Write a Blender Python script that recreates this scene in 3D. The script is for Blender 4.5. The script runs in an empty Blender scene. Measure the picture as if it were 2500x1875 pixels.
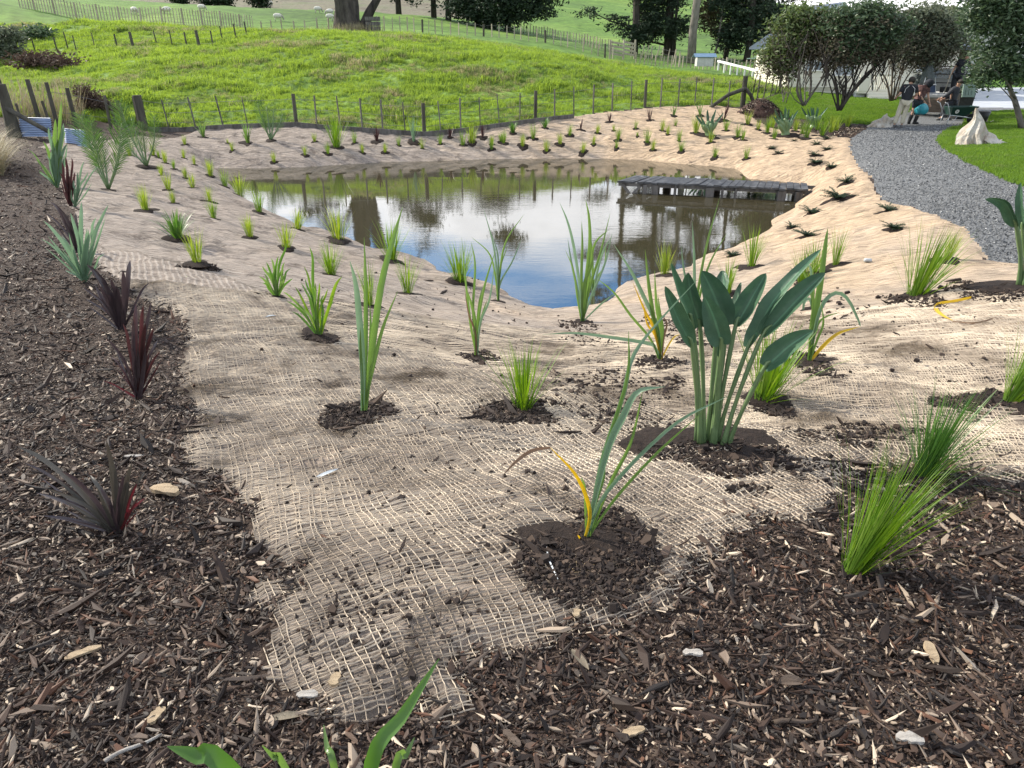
import bpy, bmesh, math, random
import numpy as np
from mathutils import Vector, Matrix, Euler
R = math.radians
random.seed(7); rng = np.random.default_rng(7)
scene = bpy.context.scene
COL = scene.collection
# ---------------------------------------------------------------- camera
TH = R(24.5); F = 1800.0; CAMZ = 3.5
cam = bpy.data.objects.new('camera', bpy.data.cameras.new('camera')); COL.objects.link(cam)
cam.location = (0, 0, CAMZ); cam.rotation_euler = (R(90) - TH, 0, 0)
cam.data.sensor_width = 36; cam.data.lens = F / 2500 * 36
cam.data.clip_start = 0.05; cam.data.clip_end = 3000
scene.camera = cam
# ---------------------------------------------------------------- sky, sun, exposure
SUN_AZ = R(-62)      # from +Y towards -X (front left)
SUN_EL = R(34)
world = bpy.data.worlds.new('World'); scene.world = world; world.use_nodes = True
nt = world.node_tree; nt.nodes.clear()
def N(nt, t, **kw):
    n = nt.nodes.new(t)
    for k, v in kw.items():
        if k == 'inp':
            for a, b in v.items(): n.inputs[a].default_value = b
        else: setattr(n, k, v)
    return n
wo = N(nt, 'ShaderNodeOutputWorld'); bg = N(nt, 'ShaderNodeBackground', inp={'Strength': 0.118})
sky = N(nt, 'ShaderNodeTexSky', sky_type='NISHITA', sun_disc=False, sun_elevation=SUN_EL, sun_rotation=SUN_AZ,
        air_density=1.0, dust_density=0.6, ozone_density=2.0)
tc = N(nt, 'ShaderNodeTexCoord'); mp = N(nt, 'ShaderNodeMapping', inp={'Scale': (1.0, 1.0, 2.6), 'Location': (6.0, 6.0, 6.0)})
n1 = N(nt, 'ShaderNodeTexNoise', inp={'Scale': 2.1, 'Detail': 8.0, 'Roughness': 0.55, 'Distortion': 0.35})
rp = N(nt, 'ShaderNodeMapRange', inp={'From Min': 0.42, 'From Max': 0.57})
n2 = N(nt, 'ShaderNodeTexNoise', inp={'Scale': 5.0, 'Detail': 5.0, 'Roughness': 0.6})
cr = N(nt, 'ShaderNodeMapRange', inp={'From Min': 0.3, 'From Max': 0.7, 'To Min': 0.62, 'To Max': 1.0})
cc = N(nt, 'ShaderNodeMix', data_type='RGBA', blend_type='MULTIPLY', inp={'Factor': 1.0})
cc.inputs[6].default_value = (12.5, 12.5, 12.6, 1)
mx = N(nt, 'ShaderNodeMix', data_type='RGBA')
L = nt.links.new
L(tc.outputs['Generated'], mp.inputs[0]); L(mp.outputs[0], n1.inputs['Vector']); L(mp.outputs[0], n2.inputs['Vector'])
L(n1.outputs['Fac'], rp.inputs['Value']); L(n2.outputs['Fac'], cr.inputs['Value'])
L(cr.outputs[0], cc.inputs[7]); L(rp.outputs[0], mx.inputs[0]); hsv = N(nt, 'ShaderNodeHueSaturation', inp={'Saturation': 1.45, 'Value': 1.3}); L(sky.outputs[0], hsv.inputs['Color']); L(hsv.outputs[0], mx.inputs[6]); L(cc.outputs[2], mx.inputs[7])
L(mx.outputs[2], bg.inputs['Color']); L(bg.outputs[0], wo.inputs['Surface'])
sl = bpy.data.lights.new('sun', 'SUN'); sl.energy = 5.0; sl.angle = R(0.6); sl.color = (1.0, 0.92, 0.78)
sun = bpy.data.objects.new('sun', sl); COL.objects.link(sun)
sd = Vector((math.sin(SUN_AZ) * math.cos(SUN_EL), math.cos(SUN_AZ) * math.cos(SUN_EL), math.sin(SUN_EL)))
sun.rotation_euler = sd.to_track_quat('Z', 'Y').to_euler(); sun.location = (0, 0, 30)
scene.view_settings.view_transform = 'Standard'; scene.view_settings.look = 'None'
scene.view_settings.exposure = 0.68; scene.view_settings.gamma = 1.0; scene.view_settings.use_curve_mapping = False
scene.cycles.max_bounces = 6; scene.cycles.transparent_max_bounces = 6
# ---------------------------------------------------------------- helpers
def ray(px, py):
    X = (px - 1250) / F; Y = (937.5 - py) / F
    return np.array([X, math.cos(TH) + Y * math.sin(TH), -math.sin(TH) + Y * math.cos(TH)])
def at(px, py, D):
    d = ray(px, py); return np.array([0, 0, CAMZ]) + d * (D / d[1])
def mpp(px, py, D):            # metres per photo pixel at distance D
    return D / ray(px, py)[1] / F
def hsh(i, j, s): 
    v = np.sin(i * 127.1 + j * 311.7 + s * 74.7) * 43758.5453
    return v - np.floor(v)
def vn(x, y, s=0):
    x = np.asarray(x, float); y = np.asarray(y, float)
    i = np.floor(x); j = np.floor(y); fx = x - i; fy = y - j
    fx = fx * fx * (3 - 2 * fx); fy = fy * fy * (3 - 2 * fy)
    a = hsh(i, j, s); b = hsh(i + 1, j, s); c = hsh(i, j + 1, s); d = hsh(i + 1, j + 1, s)
    return (a + (b - a) * fx + (c - a) * fy + (a - b - c + d) * fx * fy) * 2 - 1
def fbm(x, y, s=0, o=4):
    r = 0; a = 1; t = 0
    for k in range(o):
        r = r + a * vn(x * 2 ** k + k * 17.3, y * 2 ** k - k * 9.1, s + k); t += a; a *= .5
    return r / t
def sst(x, a, b):
    t = np.clip((x - a) / (b - a), 0, 1); return t * t * (3 - 2 * t)
# ---------------------------------------------------------------- terrain (control points -> thin plate spline)
CP = []
def W(x, y, z): CP.append((x, y, z))
def PD(px, py, D): p = at(px, py, D); CP.append(tuple(p))
def PZ(px, py, z):
    d = ray(px, py); t = (z - CAMZ) / d[2]; CP.append((d[0] * t, d[1] * t, z))
for a in [(-3, 0, 1.9), (0, 0, 1.9), (3, 0, 1.9), (0, -6, 2.0), (-8, -6, 2.1), (9, -6, 2.1), (-2.5, 3, 1.7), (0, 3, 1.62), (2.5, 3, 1.66),
          (-5, 6, 1.5), (-2, 6, 1.28), (0, 6, 1.05), (2, 6, 1.15), (4.5, 6, 1.45), (7, 6, 1.55), (-4, 9, 1.12), (-2, 9, .85),
          (0, 9, .5), (4, 9, .85), (6, 9, 1.15), (9, 9, 1.3), (-8, 12, 1.2), (-5, 12, .85), (0, 13, .2), (0, 20, .1),
          (60, 40, 1.0), (60, 100, 2.5), (-60, 30, 2), (-60, 100, 9), (0, 420, 30), (200, 420, 14), (-200, 420, 34), (20, 0, 1.9),
          (-20, 0, 2.0), (-15, 14, 1.3), (22, 14, 1.2), (30, 60, 1.4), (45, 90, 2.6), (-30, 60, 5.0), (0, 700, 30), (300, 700, 14)]: W(*a)
for a in [(60, 400, 1.0), (100, 600, 1.2), (150, 900, 1.42), (300, 1300, 1.64), (0, 340, .95), (220, 340, .85), (400, 330, .78), (265, 464, .75),
          (480, 640, .75), (2120, 350, .8), (2100, 420, .92), (2200, 540, 1.08), (2400, 600, 1.25), (2450, 800, 1.42), (2300, 1100, 1.58),
          (2450, 1400, 1.68), (2400, 300, .86), (2480, 430, 1.03), (2400, 240, .95), (1960, 380, .55), (2000, 480, .55),
          (1900, 620, .5), (1349, 775, .3), (1100, 690, .3), (640, 500, .3), (1560, 700, .35), (1731, 331, .68)]: PZ(*a)
for a in [(415, 319, 28.4), (606, 311, 28.3), (832, 312, 28.2), (1036, 324, 28), (1220, 304, 29), (1401, 284, 30), (1574, 264, 31.7), (1737, 257, 33),
          (1812, 263, 34), (2180, 313, 29.2), (2100, 243, 41), (1950, 285, 31), (1901, 226, 40), (2000, 225, 46),
          (-300, 300, 28), (0, 285, 28.2), (100, 200, 36), (0, 130, 50), (0, 60, 60), (50, 18, 85), (250, 57, 85), (450, 62, 83), (620, 82, 80), (200, 118, 62),
          (400, 108, 62), (300, 0, 130), (300, 240, 31.5), (600, 106, 44), (750, 104, 42), (900, 103, 42), (1100, 126, 40), (1300, 143, 39), (1400, 150, 38), (1500, 188, 39), (1650, 196, 41), (1500, 172, 60), (1300, 128, 60), (900, 92, 60),
          (1800, 203, 46), (900, 74, 80), (1100, 84, 88), (1000, 37, 130), (1250, 94, 88), (1400, 112, 86), (1500, 150, 86), (1700, 150, 92), (1850, 178, 70),
          (1400, 98, 130), (1400, 0, 230), (1400, -50, 300), (1650, 8, 260), (1600, 108, 130), (850, 0, 200), (600, 20, 150), (1850, 30, 260), (2200, 45, 260), (850, -30, 320), (300, -30, 240)]: PD(*a)
for px in (600, 900, 1200, 1500):
    p = {600: (190, 35), 900: (198, 34), 1200: (200, 34.5), 1500: (225, 34.5)}[px]; PD(px, *p)
CP = np.array(CP)
def wrp(x, y):
    yy = np.maximum(np.asarray(y, float), -5) + 9
    return np.asarray(x, float) / yy * 1.4, np.log(yy) * 1.6
cu, cv = wrp(CP[:, 0], CP[:, 1])
def tk(r2): return r2 * np.log(np.maximum(r2, 1e-9)) * .5
n = len(CP); K = tk((cu[:, None] - cu) ** 2 + (cv[:, None] - cv) ** 2) + np.eye(n) * 0.002
Pm = np.stack([np.ones(n), cu, cv], 1)
A = np.block([[K, Pm], [Pm.T, np.zeros((3, 3))]])
sol = np.linalg.solve(A, np.concatenate([CP[:, 2], np.zeros(3)]))
def Tbase(x, y):
    x = np.asarray(x, float).ravel(); y = np.asarray(y, float).ravel(); u, v = wrp(x, y); out = np.empty(len(u))
    for k in range(0, len(u), 60000):
        a = u[k:k + 60000]; b = v[k:k + 60000]
        out[k:k + 60000] = tk((a[:, None] - cu) ** 2 + (b[:, None] - cv) ** 2) @ sol[:n] + sol[n] + sol[n + 1] * a + sol[n + 2] * b
    return out
def unz(px, py, z=0):
    d = ray(px, py); t = (z - CAMZ) / d[2]; return (d[0] * t, d[1] * t)
POND = np.array([unz(*p) for p in [(520, 410), (530, 418), (560, 450), (583, 479), (640, 505), (666, 520), (733, 549), (756, 562), (812, 572), (852, 579),
    (885, 595), (932, 615), (965, 625), (1031, 635), (1062, 650), (1073, 668), (1120, 676), (1164, 684), (1213, 701), (1247, 721), (1300, 745), (1349, 756),
    (1416, 750), (1482, 741), (1505, 725), (1515, 701), (1532, 688), (1565, 678), (1608, 668), (1650, 662), (1687, 652), (1700, 635), (1724, 622),
    (1757, 615), (1797, 602), (1847, 579), (1886, 552), (1880, 541), (1899, 529), (1942, 512), (1943, 502), (1956, 483), (1972, 466), (1960, 450), (1900, 442), (1827, 436),
    (1812, 422), (1794, 412), (1730, 405), (1664, 400), (1565, 391), (1482, 388), (1399, 386), (1200, 388), (1064, 393), (932, 396), (815, 403), (733, 408), (617, 411)]])
def sdist(x, y, P):            # signed distance to polygon, + outside
    x = np.asarray(x, float).ravel(); y = np.asarray(y, float).ravel()
    d = np.full(len(x), 1e9); ins = np.zeros(len(x), bool)
    m = len(P)
    for k in range(m):
        a = P[k]; b = P[(k + 1) % m]; e = b - a
        wx = x - a[0]; wy = y - a[1]; t = np.clip((wx * e[0] + wy * e[1]) / (e @ e + 1e-12), 0, 1)
        d = np.minimum(d, (wx - e[0] * t) ** 2 + (wy - e[1] * t) ** 2)
        c = ((a[1] > y) != (b[1] > y))
        if a[1] != b[1]: ins ^= c & (x < (b[0] - a[0]) * (y - a[1]) / (b[1] - a[1]) + a[0])
    d = np.sqrt(d); d[ins] *= -1
    return d
FENCE_PX = [(-300, 300, 28), (0, 296, 28.1), (345, 310, 28.4), (606, 311, 28.3), (832, 312, 28.2), (1036, 324, 28), (1220, 304, 29), (1401, 284, 30), (1574, 264, 31.7), (1737, 257, 33), (1812, 263, 34), (1901, 226, 40), (2000, 225, 46), (2300, 215, 60)]
FW = np.array([at(*p)[:2] for p in FENCE_PX])
def fence_y(x): return np.interp(x, FW[:, 0], FW[:, 1])
# first pass without relief, used to unproject outlines
rows = [-10, -7, -5, -3, -1.5, -.5, .2, .7]
y = 1.0
while y < 47: rows.append(y); y += 0.0095 * (1 + (y / 2.3) ** 1.25)
while y < 700: rows.append(y); y *= 1.03
rows = np.array(rows)
tco = np.concatenate([np.linspace(-6, -1.3, 24)[:-1], np.linspace(-1.3, -.93, 16)[:-1], np.linspace(-.93, .93, 640), np.linspace(.93, 1.3, 16)[1:], np.linspace(1.3, 6, 24)[1:]])
def gw(y): return np.maximum(y, 0) * .86 + 1.25
def pondmix(x, y, T):
    s = sdist(x, y, POND) + .07 * fbm(x * 1.3, y * 1.3, 5, 3)
    w = 1 - np.exp(-np.maximum(s, 0) / .85)
    T2 = np.where(s < 6, np.maximum(T, .16), T)
    return np.where(s > 0, .012 + T2 * w, -.45 * (1 - np.exp(np.minimum(s, 0) / .9))), s
class Grid: pass
G = Grid()
yy, tt = np.meshgrid(rows, tco, indexing='ij'); xx = tt * gw(yy)
T0 = Tbase(xx, yy)
H0, SP = pondmix(xx.ravel(), yy.ravel(), T0)
G.H = H0.reshape(xx.shape)
def hgt(x, y):
    x = np.atleast_1d(np.asarray(x, float)); y = np.atleast_1d(np.asarray(y, float))
    r = np.clip(np.interp(y, rows, np.arange(len(rows))), 0, len(rows) - 1.001); i = r.astype(int); fr = r - i
    def ev(ii, yv):
        t = x / gw(rows[ii]); c = np.clip(np.interp(t, tco, np.arange(len(tco))), 0, len(tco) - 1.001); j = c.astype(int); fc = c - j
        return G.H[ii, j] * (1 - fc) + G.H[ii, j + 1] * fc
    return ev(i, y) * (1 - fr) + ev(i + 1, y) * fr
DS = np.exp(np.linspace(math.log(.9), math.log(420), 2600))
def hit(px, py, far=None):
    d = ray(px, py); t = DS / d[1]; z = CAMZ + d[2] * t; h = hgt(d[0] * t, DS)
    k = np.nonzero(z < h)[0]
    if len(k) == 0: return at(px, py, far or 60)
    k = k[0]
    if k == 0: D = DS[0]
    else:
        a = z[k - 1] - h[k - 1]; b = h[k] - z[k]; D = DS[k - 1] + (DS[k] - DS[k - 1]) * a / (a + b + 1e-9)
    p = at(px, py, D); p[2] = hgt(p[0], p[1])[0]; return p
K22 = 2500 / 2212
def poly(pts, k=1.0): return np.array([hit(a * k, b * k)[:2] for a, b in pts])
JUTE = poly([(84, 318), (118, 330), (130, 400), (165, 480), (196, 560), (300, 650), (380, 680), (405, 740), (400, 800), (402, 850), (430, 890), (415, 960), (398, 1005), (450, 1030), (510, 1050), (550, 1100),
    (560, 1150), (600, 1215), (650, 1235), (630, 1280), (560, 1262), (545, 1300), (600, 1340), (590, 1390), (610, 1450), (700, 1530), (760, 1560), (820, 1540), (860, 1520), (940, 1530), (1040, 1550), (1000, 1490), (965, 1440), (1010, 1400),
    (1100, 1375), (1200, 1355), (1290, 1350), (1400, 1330), (1460, 1290), (1500, 1240), (1548, 1210), (1535, 1150), (1650, 1130), (1740, 1130), (1800, 1080), (1840, 1000), (1990, 985), (2080, 1005), (2212, 1045), (2400, 1080)], K22)
JUTE = np.concatenate([JUTE, poly([(2700, 800), (2640, 655), (2500, 650), (2407, 638), (2380, 589), (2347, 556), (2297, 536), (2228, 506), (2165, 496), (2151, 483), (2132, 449), (2100, 411), (2085, 389), (2072, 358), (2078, 338), (2020, 332),
    (1960, 318), (1900, 318), (1850, 300), (1815, 268), (1737, 259), (1574, 266), (1401, 286), (1220, 306), (1036, 326), (885, 317), (724, 308), (606, 314), (480, 318), (440, 335), (400, 340), (340, 335), (240, 345), (150, 338)])])
GRAVEL = poly([(2129, 304), (2078, 337), (2072, 358), (2085, 389), (2100, 411), (2132, 449), (2151, 483), (2165, 496), (2228, 506), (2297, 536), (2347, 556), (2380, 589), (2407, 638), (2500, 650), (2640, 655), (2900, 640), (2900, 560), (2620, 490),
    (2500, 453), (2430, 426), (2364, 396), (2317, 367), (2294, 348), (2297, 332), (2322, 313), (2354, 304), (2362, 276), (2474, 270), (2700, 268), (2700, 262), (2330, 262), (2225, 262), (2180, 285)])
YARD = np.array([at(px, py, D)[:2] for px, py, D in [(2350, 262, 35.5), (2700, 262, 36), (2760, 240, 52), (2300, 240, 52)]])
LAWN = np.concatenate([poly([(2500, 453), (2430, 426), (2364, 396), (2317, 367), (2294, 348), (2297, 332), (2322, 313), (2354, 304), (2362, 276), (2474, 270), (2700, 268)]), np.array([[60, 30.], [60, 8.]]), poly([(2900, 520), (2620, 490)])])
LAWN2 = np.concatenate([poly([(2129, 304), (2050, 300), (1960, 292), (1890, 285), (1870, 262), (1835, 255)]), np.array([at(1901, 228, 39)[:2], at(2000, 226, 45)[:2], [26, 60.], [40, 60.], [40., 44.], at(2280, 240, 44)[:2]]), poly([(2240, 265), (2180, 285)])])
# relief
X1 = xx.ravel(); Y1 = yy.ravel()
sJ = sdist(X1, Y1, JUTE); sG = np.minimum(sdist(X1, Y1, GRAVEL), sdist(X1, Y1, YARD)); sL = np.minimum(sdist(X1, Y1, LAWN), sdist(X1, Y1, LAWN2))
past = sst(Y1 - fence_y(X1), 0.0, .8) * (sL > 0)
smoothz = 1 - np.clip(np.maximum(sst(-sG, -.15, .4), sst(-sL, -.15, .4)), 0, 1)
rel = np.zeros(len(X1))
jw = sst(-sJ, -.1, .25) * (1 - past) * smoothz
wx_ = X1 + .5 * fbm(X1 * .7, Y1 * .7, 31, 2); wy_ = Y1 + .35 * fbm(X1 * .8, Y1 * .8, 32, 2)
rel += jw * ((.032 + .02 * sst(Y1, 5, 9)) * fbm(wx_ * .9, wy_ * 1.5, 11, 3) + (.020 + .022 * sst(Y1, 8, 18)) * (1 - 2 * np.abs(fbm(wx_ * 1.7, wy_ * 4.2, 12, 3))) + .008 * (1 - 2 * np.abs(fbm(wx_ * 6, wy_ * 13, 13, 2))) * sst(12 - Y1, 0, 6))
ridge = 1 - np.abs(fbm(wx_ * 1.1 + 40, wy_ * 2.3, 14, 2)) * 4
rel += jw * (.014 + .016 * sst(Y1, 5, 9)) * np.clip(ridge, 0, 1)
rel += (1 - jw) * (1 - past) * smoothz * (.03 * fbm(X1 * 1.1, Y1 * 1.1, 21, 3) + .012 * fbm(X1 * 9, Y1 * 9, 22, 2) * sst(14 - Y1, 0, 6))
rel += (1 - smoothz) * .012 * fbm(X1 * .8, Y1 * .8, 23, 3)
far_f = sst(Y1, 30, 90)
rel += past * (.22 * fbm(X1 * .55, Y1 * .7, 25, 3) + .10 * fbm(X1 * 1.7, Y1 * 2.0, 26, 2) * sst(80 - Y1, 0, 30)) * (1 - .3 * far_f)
rel += past * sst(Y1, 90, 200) * 1.3 * fbm(X1 * .03, Y1 * .03, 27, 3)
rel -= .02 * jw * 0
rim = .016 * sst(-sJ, 0, .05) * (1 - past)      # the mat lies on top of the mulch
Hh, SP = pondmix(X1, Y1, T0.ravel())
shore = sst(np.maximum(SP, 0), 0, .5)
Hf = np.where(SP > 0, Hh + rel * shore + rim * shore, Hh)
Hf = np.where((SP > 0) & (SP < 8), np.maximum(Hf, .012), Hf)
G.H = Hf.reshape(xx.shape)
def hz(x, y): return float(hgt(x, y)[0])
# ---------------------------------------------------------------- mesh + object helpers
def fastmesh(name, V, Fq, smooth=True, uv=None):
    V = np.asarray(V, np.float32); Fq = np.asarray(Fq, np.int32); k = Fq.shape[1]
    me = bpy.data.meshes.new(name); me.vertices.add(len(V)); me.vertices.foreach_set('co', V.ravel())
    me.loops.add(Fq.size); me.loops.foreach_set('vertex_index', Fq.ravel())
    me.polygons.add(len(Fq)); me.polygons.foreach_set('loop_start', np.arange(0, Fq.size, k, dtype=np.int32))
    try: me.polygons.foreach_set('loop_total', np.full(len(Fq), k, np.int32))
    except Exception: pass
    me.polygons.foreach_set('use_smooth', np.full(len(Fq), smooth))
    if uv is not None:
        l = me.uv_layers.new(name='UVMap'); l.data.foreach_set('uv', np.asarray(uv, np.float32)[Fq.ravel()].ravel())
    me.update(calc_edges=True)
    return me
class MB:
    """collects geometry of one object (world coordinates)"""
    def __init__(s): s.v = []; s.f = []; s.mi = []
    def add(s, v, f, m=0):
        o = len(s.v); s.v += [tuple(float(c) for c in p) for p in v]; s.f += [tuple(i + o for i in q) for q in f]; s.mi += [m] * len(f)
    def box(s, c, size, rot=None, m=0, taper=1.0):
        x, y, z = size[0] / 2, size[1] / 2, size[2] / 2
        P = [Vector((a * x * (taper if cc > 0 else 1), b * y * (taper if cc > 0 else 1), cc * z)) for cc in (-1, 1) for a, b in ((-1, -1), (1, -1), (1, 1), (-1, 1))]
        if rot is not None: P = [rot @ p for p in P]
        c = Vector(c); s.add([p + c for p in P], [(3, 2, 1, 0), (4, 5, 6, 7), (0, 1, 5, 4), (1, 2, 6, 5), (2, 3, 7, 6), (3, 0, 4, 7)], m)
    def beam(s, a, b, w, h, up=(0, 0, 1), m=0):
        a = Vector(a); b = Vector(b); d = (b - a); l = d.length; d.normalize(); u = Vector(up); r = d.cross(u)
        if r.length < 1e-4: r = Vector((1, 0, 0))
        r.normalize(); u = r.cross(d); rot = Matrix((r, d, u)).transposed(); s.box((a + b) / 2, (w, l, h), rot, m)
    def tube(s, pts, rad, n=7, m=0, cap=True, wob=0.0):
        pts = [Vector([float(c) for c in p]) for p in pts]
        if not hasattr(rad, '__len__'): rad = [rad] * len(pts)
        V = []; F_ = []; prev = None
        for i, p in enumerate(pts):
            d = (pts[min(i + 1, len(pts) - 1)] - pts[max(i - 1, 0)]).normalized()
            if prev is None:
                r = d.cross(Vector((0, 0, 1)));
                if r.length < .05: r = d.cross(Vector((0, 1, 0)))
                r.normalize()
            else: r = (prev - d * prev.dot(d)).normalized()
            prev = r; q = d.cross(r)
            for k in range(n):
                a = 2 * math.pi * k / n; w = 1 + (wob * (math.sin(k * 2.4 + i * .9) * .6 + math.sin(k * 5.1 - i * 1.7) * .4) if wob else 0)
                V.append(p + (r * math.cos(a) + q * math.sin(a)) * rad[i] * w)
        for i in range(len(pts) - 1):
            for k in range(n): F_.append((i * n + k, i * n + (k + 1) % n, (i + 1) * n + (k + 1) % n, (i + 1) * n + k))
        if cap: F_ += [tuple(range(n))[::-1], tuple(range((len(pts) - 1) * n, len(pts) * n))]
        s.add(V, F_, m)
    def build(s, name, mats, parent=None, smooth=False, autoloc=False):
        if not isinstance(mats, (list, tuple)): mats = [mats]
        me = bpy.data.meshes.new(name); off = Vector((0, 0, 0))
        if parent is not None: off = parent_loc(parent)
        elif autoloc:
            a = np.array(s.v); off = Vector((a[:, 0].mean(), a[:, 1].mean(), a[:, 2].min()))
        me.from_pydata([(v[0] - off[0], v[1] - off[1], v[2] - off[2]) for v in s.v], [], s.f)
        for m in mats: me.materials.append(m)
        if len(mats) > 1: me.polygons.foreach_set('material_index', s.mi)
        if smooth: me.polygons.foreach_set('use_smooth', [True] * len(s.f))
        me.update()
        o = bpy.data.objects.new(name, me); COL.objects.link(o)
        if parent is not None: o.parent = parent
        else: o.location = off
        return o
def parent_loc(p):
    l = Vector((0, 0, 0))
    while p is not None: l += p.location; p = p.parent
    return l
def tag(o, label=None, cat=None, group=None, kind=None):
    if label: o['label'] = label
    if cat: o['category'] = cat
    if group: o['group'] = group
    if kind: o['kind'] = kind
    return o
def thing(name, loc, label, cat, group=None):
    o = bpy.data.objects.new(name, None); COL.objects.link(o); o.location = [float(c) for c in loc]; o.empty_display_size = .2
    return tag(o, label, cat, group)
def link(name, me, parent=None, loc=(0, 0, 0), rot=(0, 0, 0), sc=(1, 1, 1)):
    o = bpy.data.objects.new(name, me); COL.objects.link(o); o.parent = parent; o.location = loc; o.rotation_euler = rot; o.scale = sc
    return o
# ---------------------------------------------------------------- materials
def newmat(name):
    m = bpy.data.materials.new(name); m.use_nodes = True; t = m.node_tree; t.nodes.clear()
    o = N(t, 'ShaderNodeOutputMaterial'); return m, t, o
def c4(c): return (c[0], c[1], c[2], 1)
def ramp(t, stops, interp='LINEAR'):
    r = N(t, 'ShaderNodeValToRGB'); e = r.color_ramp; e.interpolation = interp
    while len(e.elements) < len(stops): e.elements.new(.5)
    for k, (p, c) in enumerate(stops): e.elements[k].position = p; e.elements[k].color = c4(c)
    return r
def noise(t, scale, detail=4, rough=.6, vec=None, dist=0):
    n_ = N(t, 'ShaderNodeTexNoise', inp={'Scale': scale, 'Detail': detail, 'Roughness': rough, 'Distortion': dist})
    if vec is not None: t.links.new(vec, n_.inputs['Vector'])
    return n_
def surf(name, c1, c2, scale=3, rough=.85, bump=.3, bscale=None, spec=.3, stretch=(1, 1, 1), metal=0, c3=None, obj=True, bdist=.02):
    m, t, o = newmat(name); L = t.links.new
    tc = N(t, 'ShaderNodeTexCoord'); mp = N(t, 'ShaderNodeMapping', inp={'Scale': stretch}); L(tc.outputs['Object'], mp.inputs[0])
    n_ = noise(t, scale, 6, .65, mp.outputs[0]); 
    st = [(.3, c1), (.7, c2)] if c3 is None else [(.3, c1), (.55, c2), (.75, c3)]
    r = ramp(t, st); L(n_.outputs['Fac'], r.inputs[0])
    b = N(t, 'ShaderNodeBsdfPrincipled', inp={'Roughness': rough, 'Metallic': metal, 'Specular IOR Level': spec}); L(r.outputs[0], b.inputs['Base Color'])
    if bump:
        n2 = noise(t, bscale or scale * 6, 5, .65, mp.outputs[0]); bu = N(t, 'ShaderNodeBump', inp={'Strength': bump, 'Distance': bdist}); L(n2.outputs['Fac'], bu.inputs['Height']); L(bu.outputs[0], b.inputs['Normal'])
    L(b.outputs[0], o.inputs[0]); return m
def leafmat(name, cols, trans=.35, rough=.45, spec=.4, coordscale=3.0, island=True, vein=0):
    m, t, o = newmat(name); L = t.links.new
    ge = N(t, 'ShaderNodeNewGeometry'); tc = N(t, 'ShaderNodeTexCoord')
    st = [(k / max(1, len(cols) - 1), c) for k, c in enumerate(cols)]
    r = ramp(t, st)
    if island:
        nn = noise(t, coordscale, 3, .6, tc.outputs['Object']); ma = N(t, 'ShaderNodeMath', operation='ADD'); mu = N(t, 'ShaderNodeMath', operation='MULTIPLY_ADD', inp={1: .5, 2: .25})
        mn = N(t, 'ShaderNodeMath', operation='MULTIPLY_ADD', inp={1: .9, 2: -.45}); L(nn.outputs['Fac'], mn.inputs[0])
        L(ge.outputs['Random Per Island'], mu.inputs[0]); L(mu.outputs[0], ma.inputs[0]); L(mn.outputs[0], ma.inputs[1]); L(ma.outputs[0], r.inputs[0])
    else:
        nn = noise(t, coordscale, 5, .6, tc.outputs['Object']); L(nn.outputs['Fac'], r.inputs[0])
    b = N(t, 'ShaderNodeBsdfPrincipled', inp={'Roughness': rough, 'Specular IOR Level': spec}); L(r.outputs[0], b.inputs['Base Color'])
    if vein:
        uv = N(t, 'ShaderNodeUVMap'); uv.uv_map = 'UVMap'; wv = N(t, 'ShaderNodeTexWave', bands_direction='Y', inp={'Scale': vein, 'Distortion': 1.5, 'Detail': 2.0}); L(uv.outputs[0], wv.inputs['Vector']); sx = N(t, 'ShaderNodeSeparateXYZ'); L(uv.outputs[0], sx.inputs[0]); pm = N(t, 'ShaderNodeMath', operation='SUBTRACT', inp={1: .5}); L(sx.outputs[0], pm.inputs[0]); pa = N(t, 'ShaderNodeMath', operation='ABSOLUTE'); L(pm.outputs[0], pa.inputs[0]); rb_ = N(t, 'ShaderNodeMapRange', inp={'From Min': .02, 'From Max': .06, 'To Min': 1.9, 'To Max': 1.0}); L(pa.outputs[0], rb_.inputs[0]); wr2 = N(t, 'ShaderNodeMapRange', inp={'To Min': .78, 'To Max': 1.22}); L(wv.outputs['Fac'], wr2.inputs[0]); oi_ = N(t, 'ShaderNodeObjectInfo'); orr = N(t, 'ShaderNodeMapRange', inp={'To Min': .75, 'To Max': 1.35}); L(oi_.outputs['Random'], orr.inputs[0]); m1 = N(t, 'ShaderNodeMath', operation='MULTIPLY'); L(rb_.outputs[0], m1.inputs[0]); L(wr2.outputs[0], m1.inputs[1]); m2_ = N(t, 'ShaderNodeMath', operation='MULTIPLY'); L(m1.outputs[0], m2_.inputs[0]); L(orr.outputs[0], m2_.inputs[1]); mc = N(t, 'ShaderNodeMix', data_type='RGBA', blend_type='MULTIPLY', inp={'Factor': 1.0}); L(r.outputs[0], mc.inputs[6]); L(m2_.outputs[0], mc.inputs[7]); L(mc.outputs[2], b.inputs['Base Color'])
        bu = N(t, 'ShaderNodeBump', inp={'Strength': .35, 'Distance': .004}); L(wv.outputs['Fac'], bu.inputs['Height']); L(bu.outputs[0], b.inputs['Normal'])
    tr = N(t, 'ShaderNodeBsdfTranslucent'); hs = N(t, 'ShaderNodeHueSaturation', inp={'Hue': .485, 'Saturation': 1.15, 'Value': 1.6}); L(r.outputs[0], hs.inputs['Color']); L(hs.outputs[0], tr.inputs[0])
    ms = N(t, 'ShaderNodeMixShader', inp={0: trans}); L(b.outputs[0], ms.inputs[1]); L(tr.outputs[0], ms.inputs[2]); L(ms.outputs[0], o.inputs[0])
    return m
M = {}
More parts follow.
